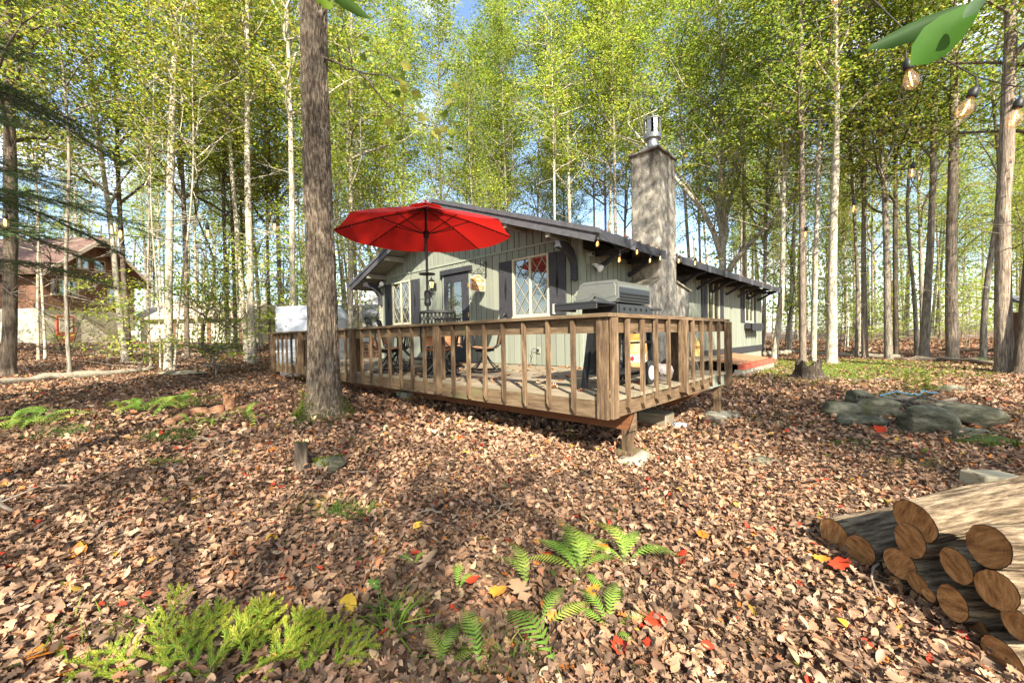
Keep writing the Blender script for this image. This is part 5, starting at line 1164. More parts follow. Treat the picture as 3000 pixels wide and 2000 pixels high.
for i in range(40):
    z = zb + 1.9 + i * .17; a = base_a + rs.uniform(-1.1, 1.0) if i % 4 else rs.uniform(0, 6.28); b, nd = SB[i % 3]; s = (1.12 - .010 * i) * rs.uniform(.75, 1.1)
    o = link('branch', b, spr, loc=(sp_.x, sp_.y, z), rot=(rs.uniform(-.3, .3), rs.uniform(-.15, .2), a), scale=(s,) * 3); link('needles', nd, o)

# ================================================================== neighbours' houses
def frame_fn(o):                                      # local frame: a to the right of the view axis, b along it
    return lambda a, b, z: (o.x + RH.x * a + FH.x * b, o.y + RH.y * a + FH.y * b, z)
nb = RH * -30 + FH * 29.3; nbz = 1.35
nh = thing('neighbour_house', 'brown boarded neighbour house with cream lower walls and a steep gable behind the left trees', 'house', (nb.x, nb.y, nbz), world=True)
L = frame_fn(Vector((0, 0, 0)))
def nbx(a0, a1, b0, b1, z0, z1, name, m, par=None):
    q = MB(); q.prism([L(a0, b0, z0), L(a1, b0, z0), L(a1, b1, z0), L(a0, b1, z0)], (0, 0, z1 - z0)); return q.build(name, M[m], par if par is not None else nh)
A0 = -30.0
nbx(A0 - 10, A0, 26.0, 32.4, .6, 3.7, 'lower_wall', 'creamwall')
q = MB(); q.prism([L(A0 + .05, 26.0, 3.7), L(A0 + .05, 32.4, 3.7), L(A0 + .05, 32.4, 6.3), L(A0 + .05, 29.2, 8.7), L(A0 + .05, 26.0, 6.3)], -RH * 10); q.build('upper_wall', M['brownwall'], nh)
for k in range(16):
    b = 26.05 + k * .4; zt = 6.25 + (1 - abs(b + .19 - 29.2) / 3.2) * 2.3; q = MB(); q.prism([L(A0 + .08, b, 3.72), L(A0 + .08, b + .38, 3.72), L(A0 + .08, b + .38, zt), L(A0 + .08, b, zt)], -RH * .03); q.build('wall_board', M['brownwall'], nh)
for s in (-1, 1):
    e = 29.2 + s * 4.0; q = MB(); q.prism([L(A0 + 1.1, 29.2, 8.95), L(A0 + 1.1, e, 5.9), L(A0 + 1.1, e, 5.75), L(A0 + 1.1, 29.2, 8.78)], -RH * 12); rf = q.build('roof', M['brownroof'], nh)
    q = MB(); q.prism([L(A0 + 1.16, 29.2, 8.96), L(A0 + 1.16, e - .02 * s, 5.9), L(A0 + 1.16, e - .02 * s, 5.6), L(A0 + 1.16, 29.2, 8.66)], -RH * .05); q.build('rake_board', M['pinktrim'], rf)
for b0, b1, z0, z1 in ((26.6, 28.3, 4.6, 5.7), (30.3, 31.6, 4.3, 5.5), (28.2, 29.0, 6.6, 7.4), (29.4, 30.2, 6.6, 7.4)):
    w = nbx(A0 + .081, A0 + .14, b0, b1, z0, z1, 'window', 'pinktrim'); nbx(A0 + .141, A0 + .15, b0 + .08, (b0 + b1) / 2 - .03, z0 + .08, z1 - .08, 'pane', 'glass', w); nbx(A0 + .141, A0 + .15, (b0 + b1) / 2 + .03, b1 - .08, z0 + .08, z1 - .08, 'pane', 'glass', w)
dr = nbx(A0 + .01, A0 + .08, 26.9, 28.0, 1.2, 3.3, 'door', 'redtrim'); nbx(A0 + .081, A0 + .1, 27.05, 27.85, 2.2, 3.15, 'pane', 'creamwall', dr)
nbx(A0 + .2, A0 + 1.6, 31.0, 31.2, 2.0, 2.3, 'lower_ledge', 'pinktrim')
gw = nbx(A0 - .5, A0 + 8.0, 33.6, 39, .6, 3.5, 'garage_wall', 'creamwall')
q = MB(); q.prism([L(A0 - 1, 33.1, 3.4), L(A0 - 1, 36.3, 4.9), L(A0 - 1, 39.5, 3.4), L(A0 - 1, 39.5, 3.25), L(A0 - 1, 33.1, 3.25)], RH * 9.5); q.build('garage_roof', M['pinktrim'], nh)
for a in (A0 + 2.2, A0 + 5.0, A0 + 7.6): nbx(a, a + .3, 33.52, 33.59, .8, 3.3, 'downpipe', 'brownwall')
wh = thing('pale_house', 'pale grey house with a dark roof glimpsed behind saplings left of the cabin wall', 'house', tuple(FH * 38 + RH * -13.8), world=True)
def wbx(a0, a1, b0, b1, z0, z1, name, m, par=None): return nbx(a0, a1, b0, b1, z0, z1, name, m, par or wh)
wbx(-17, -11, 38, 44, .6, 3.3, 'wall', 'lightwall'); wbx(-14.5, -11, 41, 46, 3.2, 6.6, 'upper_wall', 'lightwall')
q = MB(); q.prism([L(-17.4, 37.5, 3.3), L(-10.6, 37.5, 3.3), L(-10.6, 41, 4.7), L(-17.4, 41, 4.7)], (0, 0, .12)); q.build('roof', M['greyroof'], wh)
for a in (-13.9, -12.6): w = wbx(a, a + .9, 37.9, 37.99, 1.7, 2.9, 'window', 'white'); [wbx(a + .08 + i * .27, a + .30 + i * .27, 37.88, 37.899, 1.8 + j * .36, 2.1 + j * .36, 'pane', 'glass', w) for i in range(3) for j in range(3)]
sh = thing('shed', 'dark brown shed with a grey roof half hidden at the right edge', 'shed', tuple(FH * 16.5 + RH * 20.6), world=True)
nbx(20.6, 24, 15.8, 16.8, .1, 2.0, 'wall', 'brownwall', sh); q = MB(); q.prism([L(20.4, 15.6, 2.0), L(24.4, 15.6, 2.0), L(24.4, 17, 2.6), L(20.4, 17, 2.6)], (0, 0, .1)); q.build('roof', M['greyroof'], sh)

# ================================================================== logs, stumps, stones
def log_mesh(name, L_, r, seed, mat, n=56, m=30, amp=.085, bend=.0, taper=.0):
    th = np.linspace(0, 2 * PI, n, endpoint=False); xs = np.linspace(0, L_, m); T_, X = np.meshgrid(th, xs)
    q = np.stack([np.cos(T_) * 2.2 + seed, np.sin(T_) * 2.2, X * 3.2], -1); rid = np.abs(vnoise(q * np.array([2.6, 2.6, .8]), seed) - .5) * 1.5 - .28 + (vnoise(q * np.array([5, 5, 3.]), seed + 2) - .5) * .3
    R_ = r * (1 + amp * (.45 + 1.4 * np.sin(np.clip(X / L_, 0, 1) * PI) ** .35) * rid * 2 + .06 * np.cos(2 * T_ + seed)) * (1 - taper * X / L_)
    off = bend * np.sin(X / L_ * PI); V = np.stack([X, R_ * np.cos(T_), R_ * np.sin(T_) + off], -1).reshape(-1, 3)
    i = np.arange(m - 1)[:, None] * n; j = np.arange(n)[None]; Q = np.stack([i + j, i + (j + 1) % n, i + n + (j + 1) % n, i + n + j], -1).reshape(-1, 4)
    bark = np_mesh('bark', V, Q, M[mat], smooth=True); caps = []
    for k, x in ((0, -.002), (m - 1, L_ + .002)):
        ring = V[k * n:(k + 1) * n].copy(); ring[:, 1:] *= .97; ring[:, 0] = x; c = ring.mean(0); mid = ring * .5 + c * .5; mid[:, 0] = x + .004 * (1 if k == 0 else -1)
        VV = np.vstack([ring, mid, [c]]); qq = [(i, (i + 1) % n, n + (i + 1) % n, n + i) for i in range(n)]; me = bpy.data.meshes.new('cut_face'); me.from_pydata(VV.tolist(), [], qq + [(n + i, n + (i + 1) % n, 2 * n) for i in range(n)]); me.materials.append(M['logend']); caps.append(me)
    return bark, caps
def lf(lat, dep, z): p = RH * lat + FH * dep; return Vector((p.x, p.y, z))
g = 'split firewood logs in the pile'
def fire_log(px, py, hpx, label, seed, L_=.62, yaw=0.0, pitch=.0, lat=2.05, split=False):
    dep = lat / bpx(px); hy = 1000 - (px - 1500) * .0177 - 16.0; z = EYE - (py - hy) / F_PX * dep; r = hpx / 2 / F_PX * dep
    t = thing('firewood_log', label, 'log', tuple(lf(lat, dep, z)), g); ax = (RH + FH * yaw + Vector((0, 0, pitch))).normalized()
    rot = ax.to_track_quat('X', 'Z').to_matrix() @ Matrix.Rotation(seed * 1.7, 3, 'X'); t.rotation_euler = rot.to_euler()
    b, c = log_mesh('log', L_, r, seed, 'logbark'); link('bark', b, t)
    for me in c: link('cut_face', me, t)
    return t
def z7(x, y): return 2300 + x * .5738, 1050 + y * .5738
for (x, y, h, lb, sd, kw) in ((245, 915, 165, 'leftmost log of the firewood pile, its cut end split open and lying on the leaves', 1, dict(pitch=.03, yaw=.25, L_=.75)),
        (375, 985, 155, 'log on the leaves just right of the leftmost one, its cut end shadowed brown', 2, dict(pitch=.06, yaw=.2, L_=.8)),
        (655, 832, 205, 'topmost long log crowning the firewood pile, with grey furrowed bark', 3, dict(pitch=.10, L_=1.0, yaw=.12)),
        (632, 935, 165, 'log wedged right under the topmost long one', 4, dict(pitch=.02, yaw=.1)),
        (578, 1055, 160, 'log with a bright orange cut end in the middle of the left row', 5, dict(yaw=.1)),
        (870, 1065, 165, 'log with a deep orange red cut end under the dark gap of the pile', 6, {}),
        (1035, 965, 215, 'broadest brown cut end at the right side of the pile', 7, dict(L_=.7, pitch=-.02)),
        (672, 1155, 105, 'small log with a narrow orange end low in the left row', 8, dict(yaw=.05)),
        (850, 1258, 165, 'low log with a tan end and peeling pale bark, lowest of the middle logs', 9, dict(pitch=-.03)),
        (1075, 1190, 200, 'big log below the broadest cut end, with a pale bark top', 10, dict(pitch=-.02, L_=.7)),
        (1105, 1545, 190, 'log in the bottom right corner of the photo, nearest to the camera', 11, dict(L_=.7)),
        (560, 1165, 80, 'thin dark split log low at the left foot of the pile', 12, dict(yaw=.1)),
        (730, 1215, 70, 'dark half rotten log squeezed between the low tan one and the leaves', 13, {}),
        (1185, 1370, 150, 'dark shaded log under the big one at the right edge', 14, {}),
        (960, 1400, 150, 'almost black log in the shade at the bottom of the pile', 15, dict(L_=.7, lat=2.12)),
        (760, 960, 150, 'hidden log behind the dark gap in the heart of the pile', 16, dict(lat=2.35, L_=.6))):
    px, py = z7(x, y); fire_log(px, py, h * .5738, lb, sd, **kw)
def gpt(px, py, zoff=0):                              # where the line of sight meets the ground
    v = fw + rt * ((px - 1500) / F_PX) - up * ((py - 1000) / F_PX); lo, hi = .5, 60
    for _ in range(40):
        m = (lo + hi) / 2; p = Vector((0, 0, EYE)) + v * m
        if p.z > gz(p.x, p.y): lo = m
        else: hi = m
    p = Vector((0, 0, EYE)) + v * lo; return Vector((p.x, p.y, gz(p.x, p.y) + zoff))
va = YAW - PI / 2                                     # rotation that lays local X along the view's right
def rk(px, py, w, d, h, label, seed, mat='rock', sink=.25, rz=0, tilt=(0, 0), name='rock', cat='rock', grp='stones of the fire ring'):
    p = gpt(px, py); D = FH * d * .4; c = p + D; o = stone(name, label, cat, (c.x, c.y, gz(c.x, c.y) + h * (.5 - sink)), (w * 1.3, d * 1.3, h * 1.35), mat, seed, va + rz, tilt, amp=.22, group=grp); return o
rk(2492, 1226, .40, .35, .30, 'brown stone with a pale lichen patch, leftmost of the fire ring', 31)
rk(2545, 1200, .55, .35, .30, 'flat topped pale stone behind the leftmost ones of the fire ring', 32, sink=.2)
rk(2610, 1228, .52, .40, .30, 'dark angular stone with a steep right face in the fire ring', 33)
rk(2550, 1252, .50, .30, .14, 'low mossy slab in front of the angular stone', 34, sink=.2, mat='rock')
rk(2690, 1262, .26, .25, .24, 'small rounded tan stone left of the biggest one', 35)
rk(2752, 1272, .58, .42, .36, 'biggest grey green stone in the front of the fire ring', 36, tilt=(0, .08))
rk(2905, 1258, .70, .45, .28, 'broad layered stone at the right end of the fire ring', 37, sink=.15, tilt=(0, .12))
rk(2830, 1215, .60, .35, .18, 'pale flat stone at the back right of the fire ring', 38)
rk(2890, 1285, .42, .30, .10, 'low flat slab under the broad layered stone', 39, sink=.3)
rk(2660, 1185, .7, .3, .16, 'long low stone closing the back of the fire ring', 40)
rk(2930, 1312, .60, .35, .11, 'moss covered slab in front of the fire ring', 41, 'mossrock', sink=.35); moss_patch('moss_cushion', gpt(2925, 1305), .26, .16, 1500, None, 'moss cushion covering the slab in front of the fire ring', hgt=.03, zoff=.05)
rk(2800, 1150, .5, .3, .15, 'half buried stone behind the tall weeds', 45, grp='loose stones on the forest floor')
rk(2245, 1372, .40, .22, .10, 'flat brown stone among leaves between the deck and the fire ring', 42, sink=.2, rz=-.3, grp='loose stones on the forest floor')
rk(960, 1378, .26, .20, .10, 'mossy green stone beside the short mossy post', 43, 'rock', sink=.25, grp='loose stones on the forest floor'); moss_patch('moss_cushion', gpt(960, 1368), .12, .09, 900, None, 'cushion of green moss on the stone beside the mossy post', hgt=.03, zoff=.06)
rk(398, 1722, .16, .07, .03, 'pale flat stone flake among leaves at the lower left', 44, 'slate', sink=.1, grp='loose stones on the forest floor')
rk(520, 1098, 1.3, .7, .10, 'flat grey flagstone beside the fallen log on the left', 46, 'slate', sink=.2, grp='loose stones on the forest floor')
rk(615, 1075, .7, .4, .08, 'smaller flagstone farther along the driveway edge', 47, 'slate', sink=.2, grp='loose stones on the forest floor')
p = gpt(2905, 1425); q = MB(); q.box((0, 0, .05), (.36, .20, .13)); o = link('paving_block', q.mesh('paving_block', M['paleblock'], bevel=.012), None, loc=p, rot=(.0, .06, va + .05)); tag(o, 'pale yellowish block lying on leaves above the firewood pile', 'block')
# sticks and charred wood in the ring, blue rope
fr = random.Random(6); fp = gpt(2720, 1215)
for i in range(9):
    q = MB(); a = fr.uniform(0, PI); l = fr.uniform(.25, .55); c = fp + FH * fr.uniform(.05, .45) + RH * fr.uniform(-.35, .45); d = Vector((math.cos(a), math.sin(a), fr.uniform(-.2, .2))) * l; c.z = gz(c.x, c.y) + fr.uniform(.08, .20)
    q.tube(wob([c - d, c, c + d], 2, .02, i), fr.uniform(.012, .03), 6); tag(q.build('stick', M['twig' if i % 3 else 'stumpwood']), 'weathered stick lying across the fire ring', 'stick', 'sticks in the fire ring')
q = MB(); c = fp + Vector((0, 0, .27)) + FH * .2; q.tube(wob([c - RH * .5, c - RH * .25 + Vector((0, 0, .05)), c, c + RH * .12 + Vector((0, 0, .06)), c + RH * .35], 4, .012, 3), .008, 6); tag(q.build('rope', M['blueplastic']), 'light blue rope trailing over the fire ring stones', 'rope')
# stumps
def stump(px, py, r, h, label, seed, mat='stumpwood', ragged=.3, name='stump', moss=False):
    p = gpt(px, py); n, m = 36, 14; th = np.linspace(0, 2 * PI, n, endpoint=False); zz = np.linspace(-.06, 1, m); T_, Z = np.meshgrid(th, zz)
    top = 1 + ragged * (vnoise(np.stack([np.cos(T_) * 3, np.sin(T_) * 3, T_ * 0 + seed], -1), seed) - .5) * 2
    flare = 1 + (.55 + .35 * np.cos(5 * T_ + seed)) * np.exp(-np.clip(Z * h, 0, 9) / (r * .45)); rid = (fbm(np.stack([np.cos(T_) * 5, np.sin(T_) * 5, Z * 2], -1), seed) - .44) * .3
    R_ = r * flare * (1 + rid); V = np.stack([p.x + R_ * np.cos(T_), p.y + R_ * np.sin(T_), p.z + Z * h * np.where(Z > 0, top, 1)], -1).reshape(-1, 3)
    i = np.arange(m - 1)[:, None] * n; j = np.arange(n)[None]; Q = np.stack([i + j, i + (j + 1) % n, i + n + (j + 1) % n, i + n + j], -1).reshape(-1, 4)
    t = thing(name, label, 'stump', tuple(p), world=True); link('trunk', np_mesh('trunk', V, Q, M[mat], smooth=True), t)
    q = MB(); ring = V[-n:]; c = ring.mean(0) - np.array([0, 0, h * ragged * .5]); q.add(list(map(tuple, ring)) + [tuple(c)], [(i, (i + 1) % n, n) for i in range(n)]); link('cut_top', q.mesh('cut_top', M['mossrock' if moss else mat]), t); return t
stump(2368, 1110, .25, .38, 'blackened rotten stump standing on the mossy lawn past the deck', 3, ragged=.45)
stump(884, 1376, .056, .255, 'short mossy post stump in front of the big tree', 5, 'bark_dark', .04, 'post_stump', True)
stump(674, 1209, .075, .26, 'small rotten orange stump left of the big tree among ferns', 8, 'rotten', .25)
stump(590, 1030, .12, .5, 'low broken stub at the woods edge left of the driveway', 9, 'bark_grey', .4)
def down(path, r0_, r1_, mat, label, seed, name='fallen_log', cat='log', amp=.02, n=10):
    w = wob(path, 5, amp, seed); k = len(w); q = MB(); q.tube(w, [r0_ + (r1_ - r0_) * i / (k - 1) for i in range(k)], n); co = np.array(q.v); co += (np.stack([vnoise(co * 9, seed + s) for s in range(3)], -1) - .5) * r0_ * .5; q.v = co.tolist(); return tag(q.build(name, M[mat], smooth=True), label, cat)
down([gpt(-60, 1140, .07), gpt(130, 1118, .07), gpt(300, 1103, .06), gpt(448, 1086, .06)], .115, .075, 'greylog', 'long grey fallen log along the far edge of the driveway at left', 1, n=14)
down([gpt(485, 1253, .05), gpt(560, 1222, .06), gpt(655, 1212, .05)], .055, .075, 'rotten', 'split rotten orange log among the ferns left of the small stump', 2)
down([gpt(680, 1208, .04), gpt(760, 1195, .05), gpt(890, 1172, .05)], .05, .045, 'rotten', 'thin rotten log running from the small stump to the big tree', 3)
down([gpt(2238, 1042, .06), gpt(2330, 1036, .1), gpt(2480, 1047, .08), gpt(2640, 1052, .08)], .13, .08, 'greylog', 'pale fallen trunk along the back edge of the lawn', 4)
down([gpt(2640, 1056, .05), gpt(2760, 1060, .1), gpt(2920, 1075, .1)], .10, .07, 'twig', 'dark fallen branch along the woods edge at right', 5)
down([gpt(2470, 1116, .03), gpt(2660, 1119, .04)], .035, .03, 'bark_dark', 'dark pole lying on the mossy lawn', 6)
down([gpt(540, 1045, .05), gpt(700, 1030, .06)], .07, .06, 'greylog', 'fallen pale log behind the flagstones', 9)
down([gpt(2060, 1235, .04), gpt(2130, 1250, .04)], .05, .03, 'twig', 'dark chunk of branch beside the plastic scrap under the deck edge', 7)
stone('plastic_scrap', 'crumpled translucent plastic scrap on the leaves beside the deck', 'scrap', tuple(gpt(1990, 1252, .03)), (.26, .14, .09), 'plastic', 77, va, amp=.6)
tw = random.Random(12); tcount = 0
for (a, b, r) in (((650, 1300), (720, 1420), .012), ((560, 1290), (700, 1310), .010), ((100, 1390), (330, 1365), .022), ((60, 1440), (300, 1430), .014), ((200, 1330), (380, 1300), .010), ((760, 1400), (640, 1350), .010), ((300, 1560), (190, 1620), .012), ((0, 1470), (90, 1520), .020),
                  ((1300, 1520), (1180, 1545), .010), ((1060, 1240), (960, 1300), .008), ((1120, 1120), (1040, 1180), .007), ((880, 1240), (1000, 1330), .007), ((2540, 1590), (2570, 1760), .011), ((420, 1240), (560, 1285), .008), ((2100, 1290), (2000, 1310), .008), ((1500, 1500), (1420, 1530), .008), ((2690, 1100), (2610, 1090), .012), ((2420, 1170), (2330, 1160), .010)):
    pa, pb = gpt(*a, .025), gpt(*b, .03); q = MB(); m_ = pa.lerp(pb, .5) + Vector((tw.gauss(0, .05), tw.gauss(0, .05), .03)); q.tube(wob([pa, m_, pb], 3, .012, tcount), [r * (1 - .1 * i) for i in range(7)], 6); e = m_ + (pb - pa).cross(Vector((0, 0, 1))).normalized() * tw.uniform(-.2, .2) + Vector((0, 0, .05)); q.tube([m_, e], [r * .5, r * .3], 5)
    tag(q.build('fallen_twig', M['twig']), 'dead twig lying on the leaf litter', 'twig', 'dead twigs on the leaf litter'); tcount += 1

# ================================================================== leaf litter
PAL = np.array([(.40, .255, .165), (.29, .195, .135), (.205, .145, .105), (.13, .09, .065), (.40, .27, .205), (.47, .33, .215), (.34, .175, .105), (.50, .20, .055), (.42, .055, .028), (.52, .36, .08), (.55, .43, .30), (.12, .17, .03)])
PW = np.array([15, 18, 18, 15, 10, 9, 7, 1.3, .9, .45, 3, .35]); PW = PW / PW.sum(); PAL = PAL * np.array((1.04, .95, .86))
LL = [np.array(o) for o in (MAPLE, OAK, BEECH)]
def litter(n, d0, d1, tmax, size, outline, rng, lift=.014, tiltsd=.42, zs=None):
    d = np.sqrt(rng.uniform(d0 * d0, d1 * d1, n)); t = rng.uniform(-tmax, tmax, n) * (1 if tmax > 0 else 1)
    P = np.c_[FH.x * d + RH.x * d * t, FH.y * d + RH.y * d * t]
    ok = ~((P[:, 0] > 6.25) & (P[:, 0] < 19.4) & (P[:, 1] > 4.2) & (P[:, 1] < 11.6)); ok &= np.hypot(P[:, 0] - bt.x, P[:, 1] - bt.y) > .27
    # thin out on the mossy lawn at the far right
    lawn = np.exp(-(((P[:, 0] - 17) / 5) ** 2 + ((P[:, 1] - 1.5) / 2.2) ** 2)); ok &= rng.random(n) > lawn * .93
    P = P[ok]; n = len(P); rad = np.hypot(P[:, 0], P[:, 1])
    Z = gza(P) + (fbm(np.c_[P * 1.3, np.zeros(n)], 5) - .44) * .12 * np.clip(rad / 2, .3, 1) * np.clip(1 - rad / 60, 0, 1) + rng.exponential(lift, n) + .004
    o = outline; k = len(o) + 1; S = size * rng.uniform(.55, 1.25, n); ang = rng.uniform(0, 2 * PI, n)
    curl = rng.normal(.35, .50, n); bend = rng.normal(.0, .65, n); fold = rng.normal(0, .55, n)
    ox = np.append(o[:, 0], 0)[None] * rng.uniform(.75, 1.1, n)[:, None]; oy = np.append(o[:, 1], .45)[None] - .5 + 0 * ox
    oz = np.abs(ox) * curl[:, None] + oy * oy * bend[:, None] + ox * oy * fold[:, None]
    ax = rng.normal(0, tiltsd, n)[:, None]; ay = rng.normal(0, tiltsd, n)[:, None]
    y1 = oy * np.cos(ax) - oz * np.sin(ax); z1 = oy * np.sin(ax) + oz * np.cos(ax); x1 = ox * np.cos(ay) + z1 * np.sin(ay); z2 = -ox * np.sin(ay) + z1 * np.cos(ay)
    z2 = z2 - z2.min(1, keepdims=True) * .8
    ca, sa = np.cos(ang)[:, None], np.sin(ang)[:, None]
    V = np.stack([P[:, :1] + (x1 * ca - y1 * sa) * S[:, None], P[:, 1:] + (x1 * sa + y1 * ca) * S[:, None], Z[:, None] + z2 * S[:, None]], -1)
    base = np.arange(n)[:, None] * k; i = np.arange(k - 1); Q = np.stack([base + i, base + (i + 1) % (k - 1), base + (k - 1) + 0 * i], -1).reshape(-1, 3)
    pn = fbm(np.c_[P * .55, np.zeros(n)], 77); c = PAL[rng.choice(len(PAL), n, p=PW)] * (1 + rng.normal(0, .15, (n, 1))) * (.66 + .62 * pn[:, None])
    return V.reshape(-1, 3), Q, np.repeat(np.clip(c, .01, .9), k, 0)
lr = np.random.default_rng(3); parts = []
SM = [o[[0, 2, 4, 6, 8, 9, 10, 12, 14, 16]] if len(o) >= 18 else o for o in LL]; DI = np.array([(0, 0), (.30, .45), (0, 1), (-.28, .5)])
for o, n in zip(LL, (9000, 30000, 24000)): parts.append(litter(n, .8, 4.6, 1.5, .054, o, lr))
for o, n in zip(SM, (12000, 22000, 26000)): parts.append(litter(n, 4.4, 9.5, 1.42, .074, o, lr))
parts.append(litter(70000, 9.3, 19, 1.4, .10, DI, lr, tiltsd=.28)); parts.append(litter(26000, 18.5, 38, 1.4, .24, DI, lr, tiltsd=.22))
Vs, Qs, Cs, off_ = [], [], [], 0
for V, Q, C in parts: Vs.append(V); Qs.append(Q + off_); Cs.append(C); off_ += len(V)
o = link('leaf_litter', np_mesh('leaf_litter', np.vstack(Vs), np.vstack(Qs), M['litter'], np.vstack(Cs))); tag(o, 'thick carpet of fallen brown leaves over the forest floor', 'leaf litter', kind='stuff')
def scatter_on(name, label, n, fn, size, cat='leaves'):
    P = np.array([fn() for _ in range(n)]); o = MAPLE; k = len(o); rng = lr; parts = []
    o = np.array(OAK); kk = len(o) + 1; ang = rng.uniform(0, 6.28, n); S = size * rng.uniform(.6, 1.2, n); ox = np.append(o[:, 0], 0)[None] + 0 * ang[:, None]; oy = np.append(o[:, 1], .45)[None] - .5 + 0 * ox; oz = np.abs(ox) * rng.normal(.5, .4, n)[:, None] + oy * oy * rng.normal(.2, .5, n)[:, None]; oz -= oz.min(1, keepdims=True)
    ca, sa = np.cos(ang)[:, None], np.sin(ang)[:, None]; V = np.stack([P[:, :1] + (ox * ca - oy * sa) * S[:, None], P[:, 1:2] + (ox * sa + oy * ca) * S[:, None], P[:, 2:] + .004 + oz * S[:, None]], -1)
    base = np.arange(n)[:, None] * kk; i = np.arange(kk - 1); Q = np.stack([base + i, base + (i + 1) % (kk - 1), base + (kk - 1) + 0 * i], -1).reshape(-1, 3)
    c = PAL[rng.choice(len(PAL), n, p=np.array([6, 4, 2, 1, 6, 6, 6, 5, 4, 1, 6, .2]) / 47.2)]; ob = link(name, np_mesh(name, V.reshape(-1, 3), Q, M['litter'], np.repeat(c, kk, 0))); tag(ob, label, cat, kind='stuff')
sr = random.Random(2)
scatter_on('deck_leaves', 'scattered dry leaves lying on the deck boards', 260, lambda: (sr.uniform(3.45, 6.2), 2.05 + sr.random() ** 1.2 * 8, ZF), .10)
scatter_on('roof_leaves', 'fallen leaves lying on the right roof slope', 900, lambda: (lambda x, y: (x, y, roofz(y) + .02))(sr.uniform(5.8, 19), 3.6 + sr.random() ** 1.5 * 4.2), .12)

q = MB(); tr_ = random.Random(19)
for i in range(420):                                  # small dead twigs strewn through the litter
    d = math.sqrt(tr_.uniform(1.2, 110)); t_ = tr_.uniform(-1.35, 1.35); p = FH * d + RH * (d * t_); z = gz(p.x, p.y) + .03
    if p.x > 3.3 and p.y > 1.9: continue
    a = tr_.uniform(0, 6.28); l_ = tr_.uniform(.05, .22); e = Vector((math.cos(a) * l_, math.sin(a) * l_, tr_.gauss(0, .02))); m_ = Vector((tr_.gauss(0, .012), tr_.gauss(0, .012), tr_.uniform(0, .02))); r_ = tr_.uniform(.0018, .0045)
    q.tube([(p.x, p.y, z), Vector((p.x, p.y, z)) + e * .5 + m_, Vector((p.x, p.y, z)) + e], [r_, r_ * .8, r_ * .4], 4)
tag(q.build('twig_litter', M['twig']), 'small broken twigs strewn through the fallen leaves', 'twigs', kind='stuff')
# ================================================================== moss, grass, ferns
def grass(name, px, py, rx, ry, n, h, label, cols, name2='grass', upv=.8, cat='grass', wid=.045):
    c = gpt(px, py); a = rg.uniform(0, 2 * PI, n); r = np.sqrt(rg.random(n)); lx, ly = rx * r * np.cos(a), ry * r * np.sin(a); P = np.c_[c.x + RH.x * lx + FH.x * ly, c.y + RH.y * lx + FH.y * ly]; P = np.c_[P, gza(P) + .005]
    D = np.c_[rg.normal(0, .55, (n, 2)), np.full(n, upv)]; V, Q = leaf_quads(P, D, rg.normal(0, 1, (n, 3)), h * rg.uniform(.5, 1.3, n), wid, .0); V = V.reshape(-1, 4, 3); V[:, 2] += np.c_[D[:, :2] * h * .35, np.zeros(n) - h * .15]
    C = np.repeat(np.array(cols)[rg.integers(0, len(cols), n)] * (1 + rg.normal(0, .15, (n, 1))), 4, 0); tag(link(name, np_mesh(name, V.reshape(-1, 3), Q, M['grass'], np.clip(C, .005, 1))), label, cat, kind='stuff')
GC1 = [(.12, .20, .02), (.18, .25, .03), (.08, .15, .02)]; GY = [(.30, .30, .06), (.22, .27, .04), (.38, .33, .10)]
grass('grass_tuft', 950, 1490, .28, .18, 210, .09, 'sunlit yellow green grass tuft left of centre', GY); grass('grass_tuft', 1030, 1512, .16, .10, 170, .12, 'dark green grass tuft in shade right of the yellow one', [(.06, .12, .02), (.09, .16, .02)])
grass('grass_tuft', 500, 1285, .34, .22, 700, .12, 'low green grass patch below the rotten orange log', [(.05, .10, .02), (.09, .16, .03)]); grass('grass_tuft', 190, 1280, .32, .22, 700, .13, 'dark green feathery patch at the left below the ferns', [(.05, .11, .02), (.09, .17, .03)])
grass('grass_tuft', 490, 1364, .2, .12, 150, .10, 'small grass wisp on the leaves at left', GC1); grass('grass_tuft', 1990, 1272, .5, .16, 600, .05, 'mossy green streak under the deck side', GC1)
grass('grass_tuft', 2640, 1172, .55, .3, 300, .16, 'thin weeds behind the fire ring', GC1); grass('grass_tuft', 2500, 1310, .35, .15, 300, .09, 'grass wisps before the fire ring', GC1); grass('grass_tuft', 2680, 1365, .3, .15, 160, .09, 'grass wisps between the fire ring and the pale block', GY)
grass('grass_tuft', 2250, 1235, .8, .5, 600, .07, 'sparse grass between the deck post and the fire ring', GC1)
grass('lawn_moss', 2400, 1075, 5.2, 3.4, 42000, .05, 'bright mossy lawn at the far side of the cabin', [(.19, .31, .03), (.25, .37, .04), (.30, .36, .05), (.15, .25, .03)], upv=.6, cat='lawn', wid=.30)
grass('lawn_moss', 2560, 1120, 3.4, 1.2, 6000, .06, 'thin grass and moss patches on the lawn edge', GC1, wid=.12, cat='lawn'); grass('lawn_moss', 560, 1018, 3.5, 2.0, 3500, .18, 'green ground cover before the neighbour garage', GC1, wid=.2, cat='ground cover'); grass('lawn_moss', 150, 1003, 3.5, 1.4, 2500, .30, 'green weeds under the cream wall of the neighbour house', GY, wid=.2, cat='weeds')
grass('driveway_moss', 320, 1170, 2.2, .35, 1500, .04, 'faint green streak on the driveway at left', GC1, wid=.2); grass('grass_tuft', 1420, 1935, .25, .12, 110, .11, 'grass blades at the bottom edge below the fern frond', GC1); grass('grass_tuft', 1390, 1890, .18, .12, 70, .09, 'yellow green wisps at the bottom edge', GY); grass('grass_tuft', 300, 1860, .25, .18, 60, .14, 'fine grass blades behind the spruce seedling', GC1)
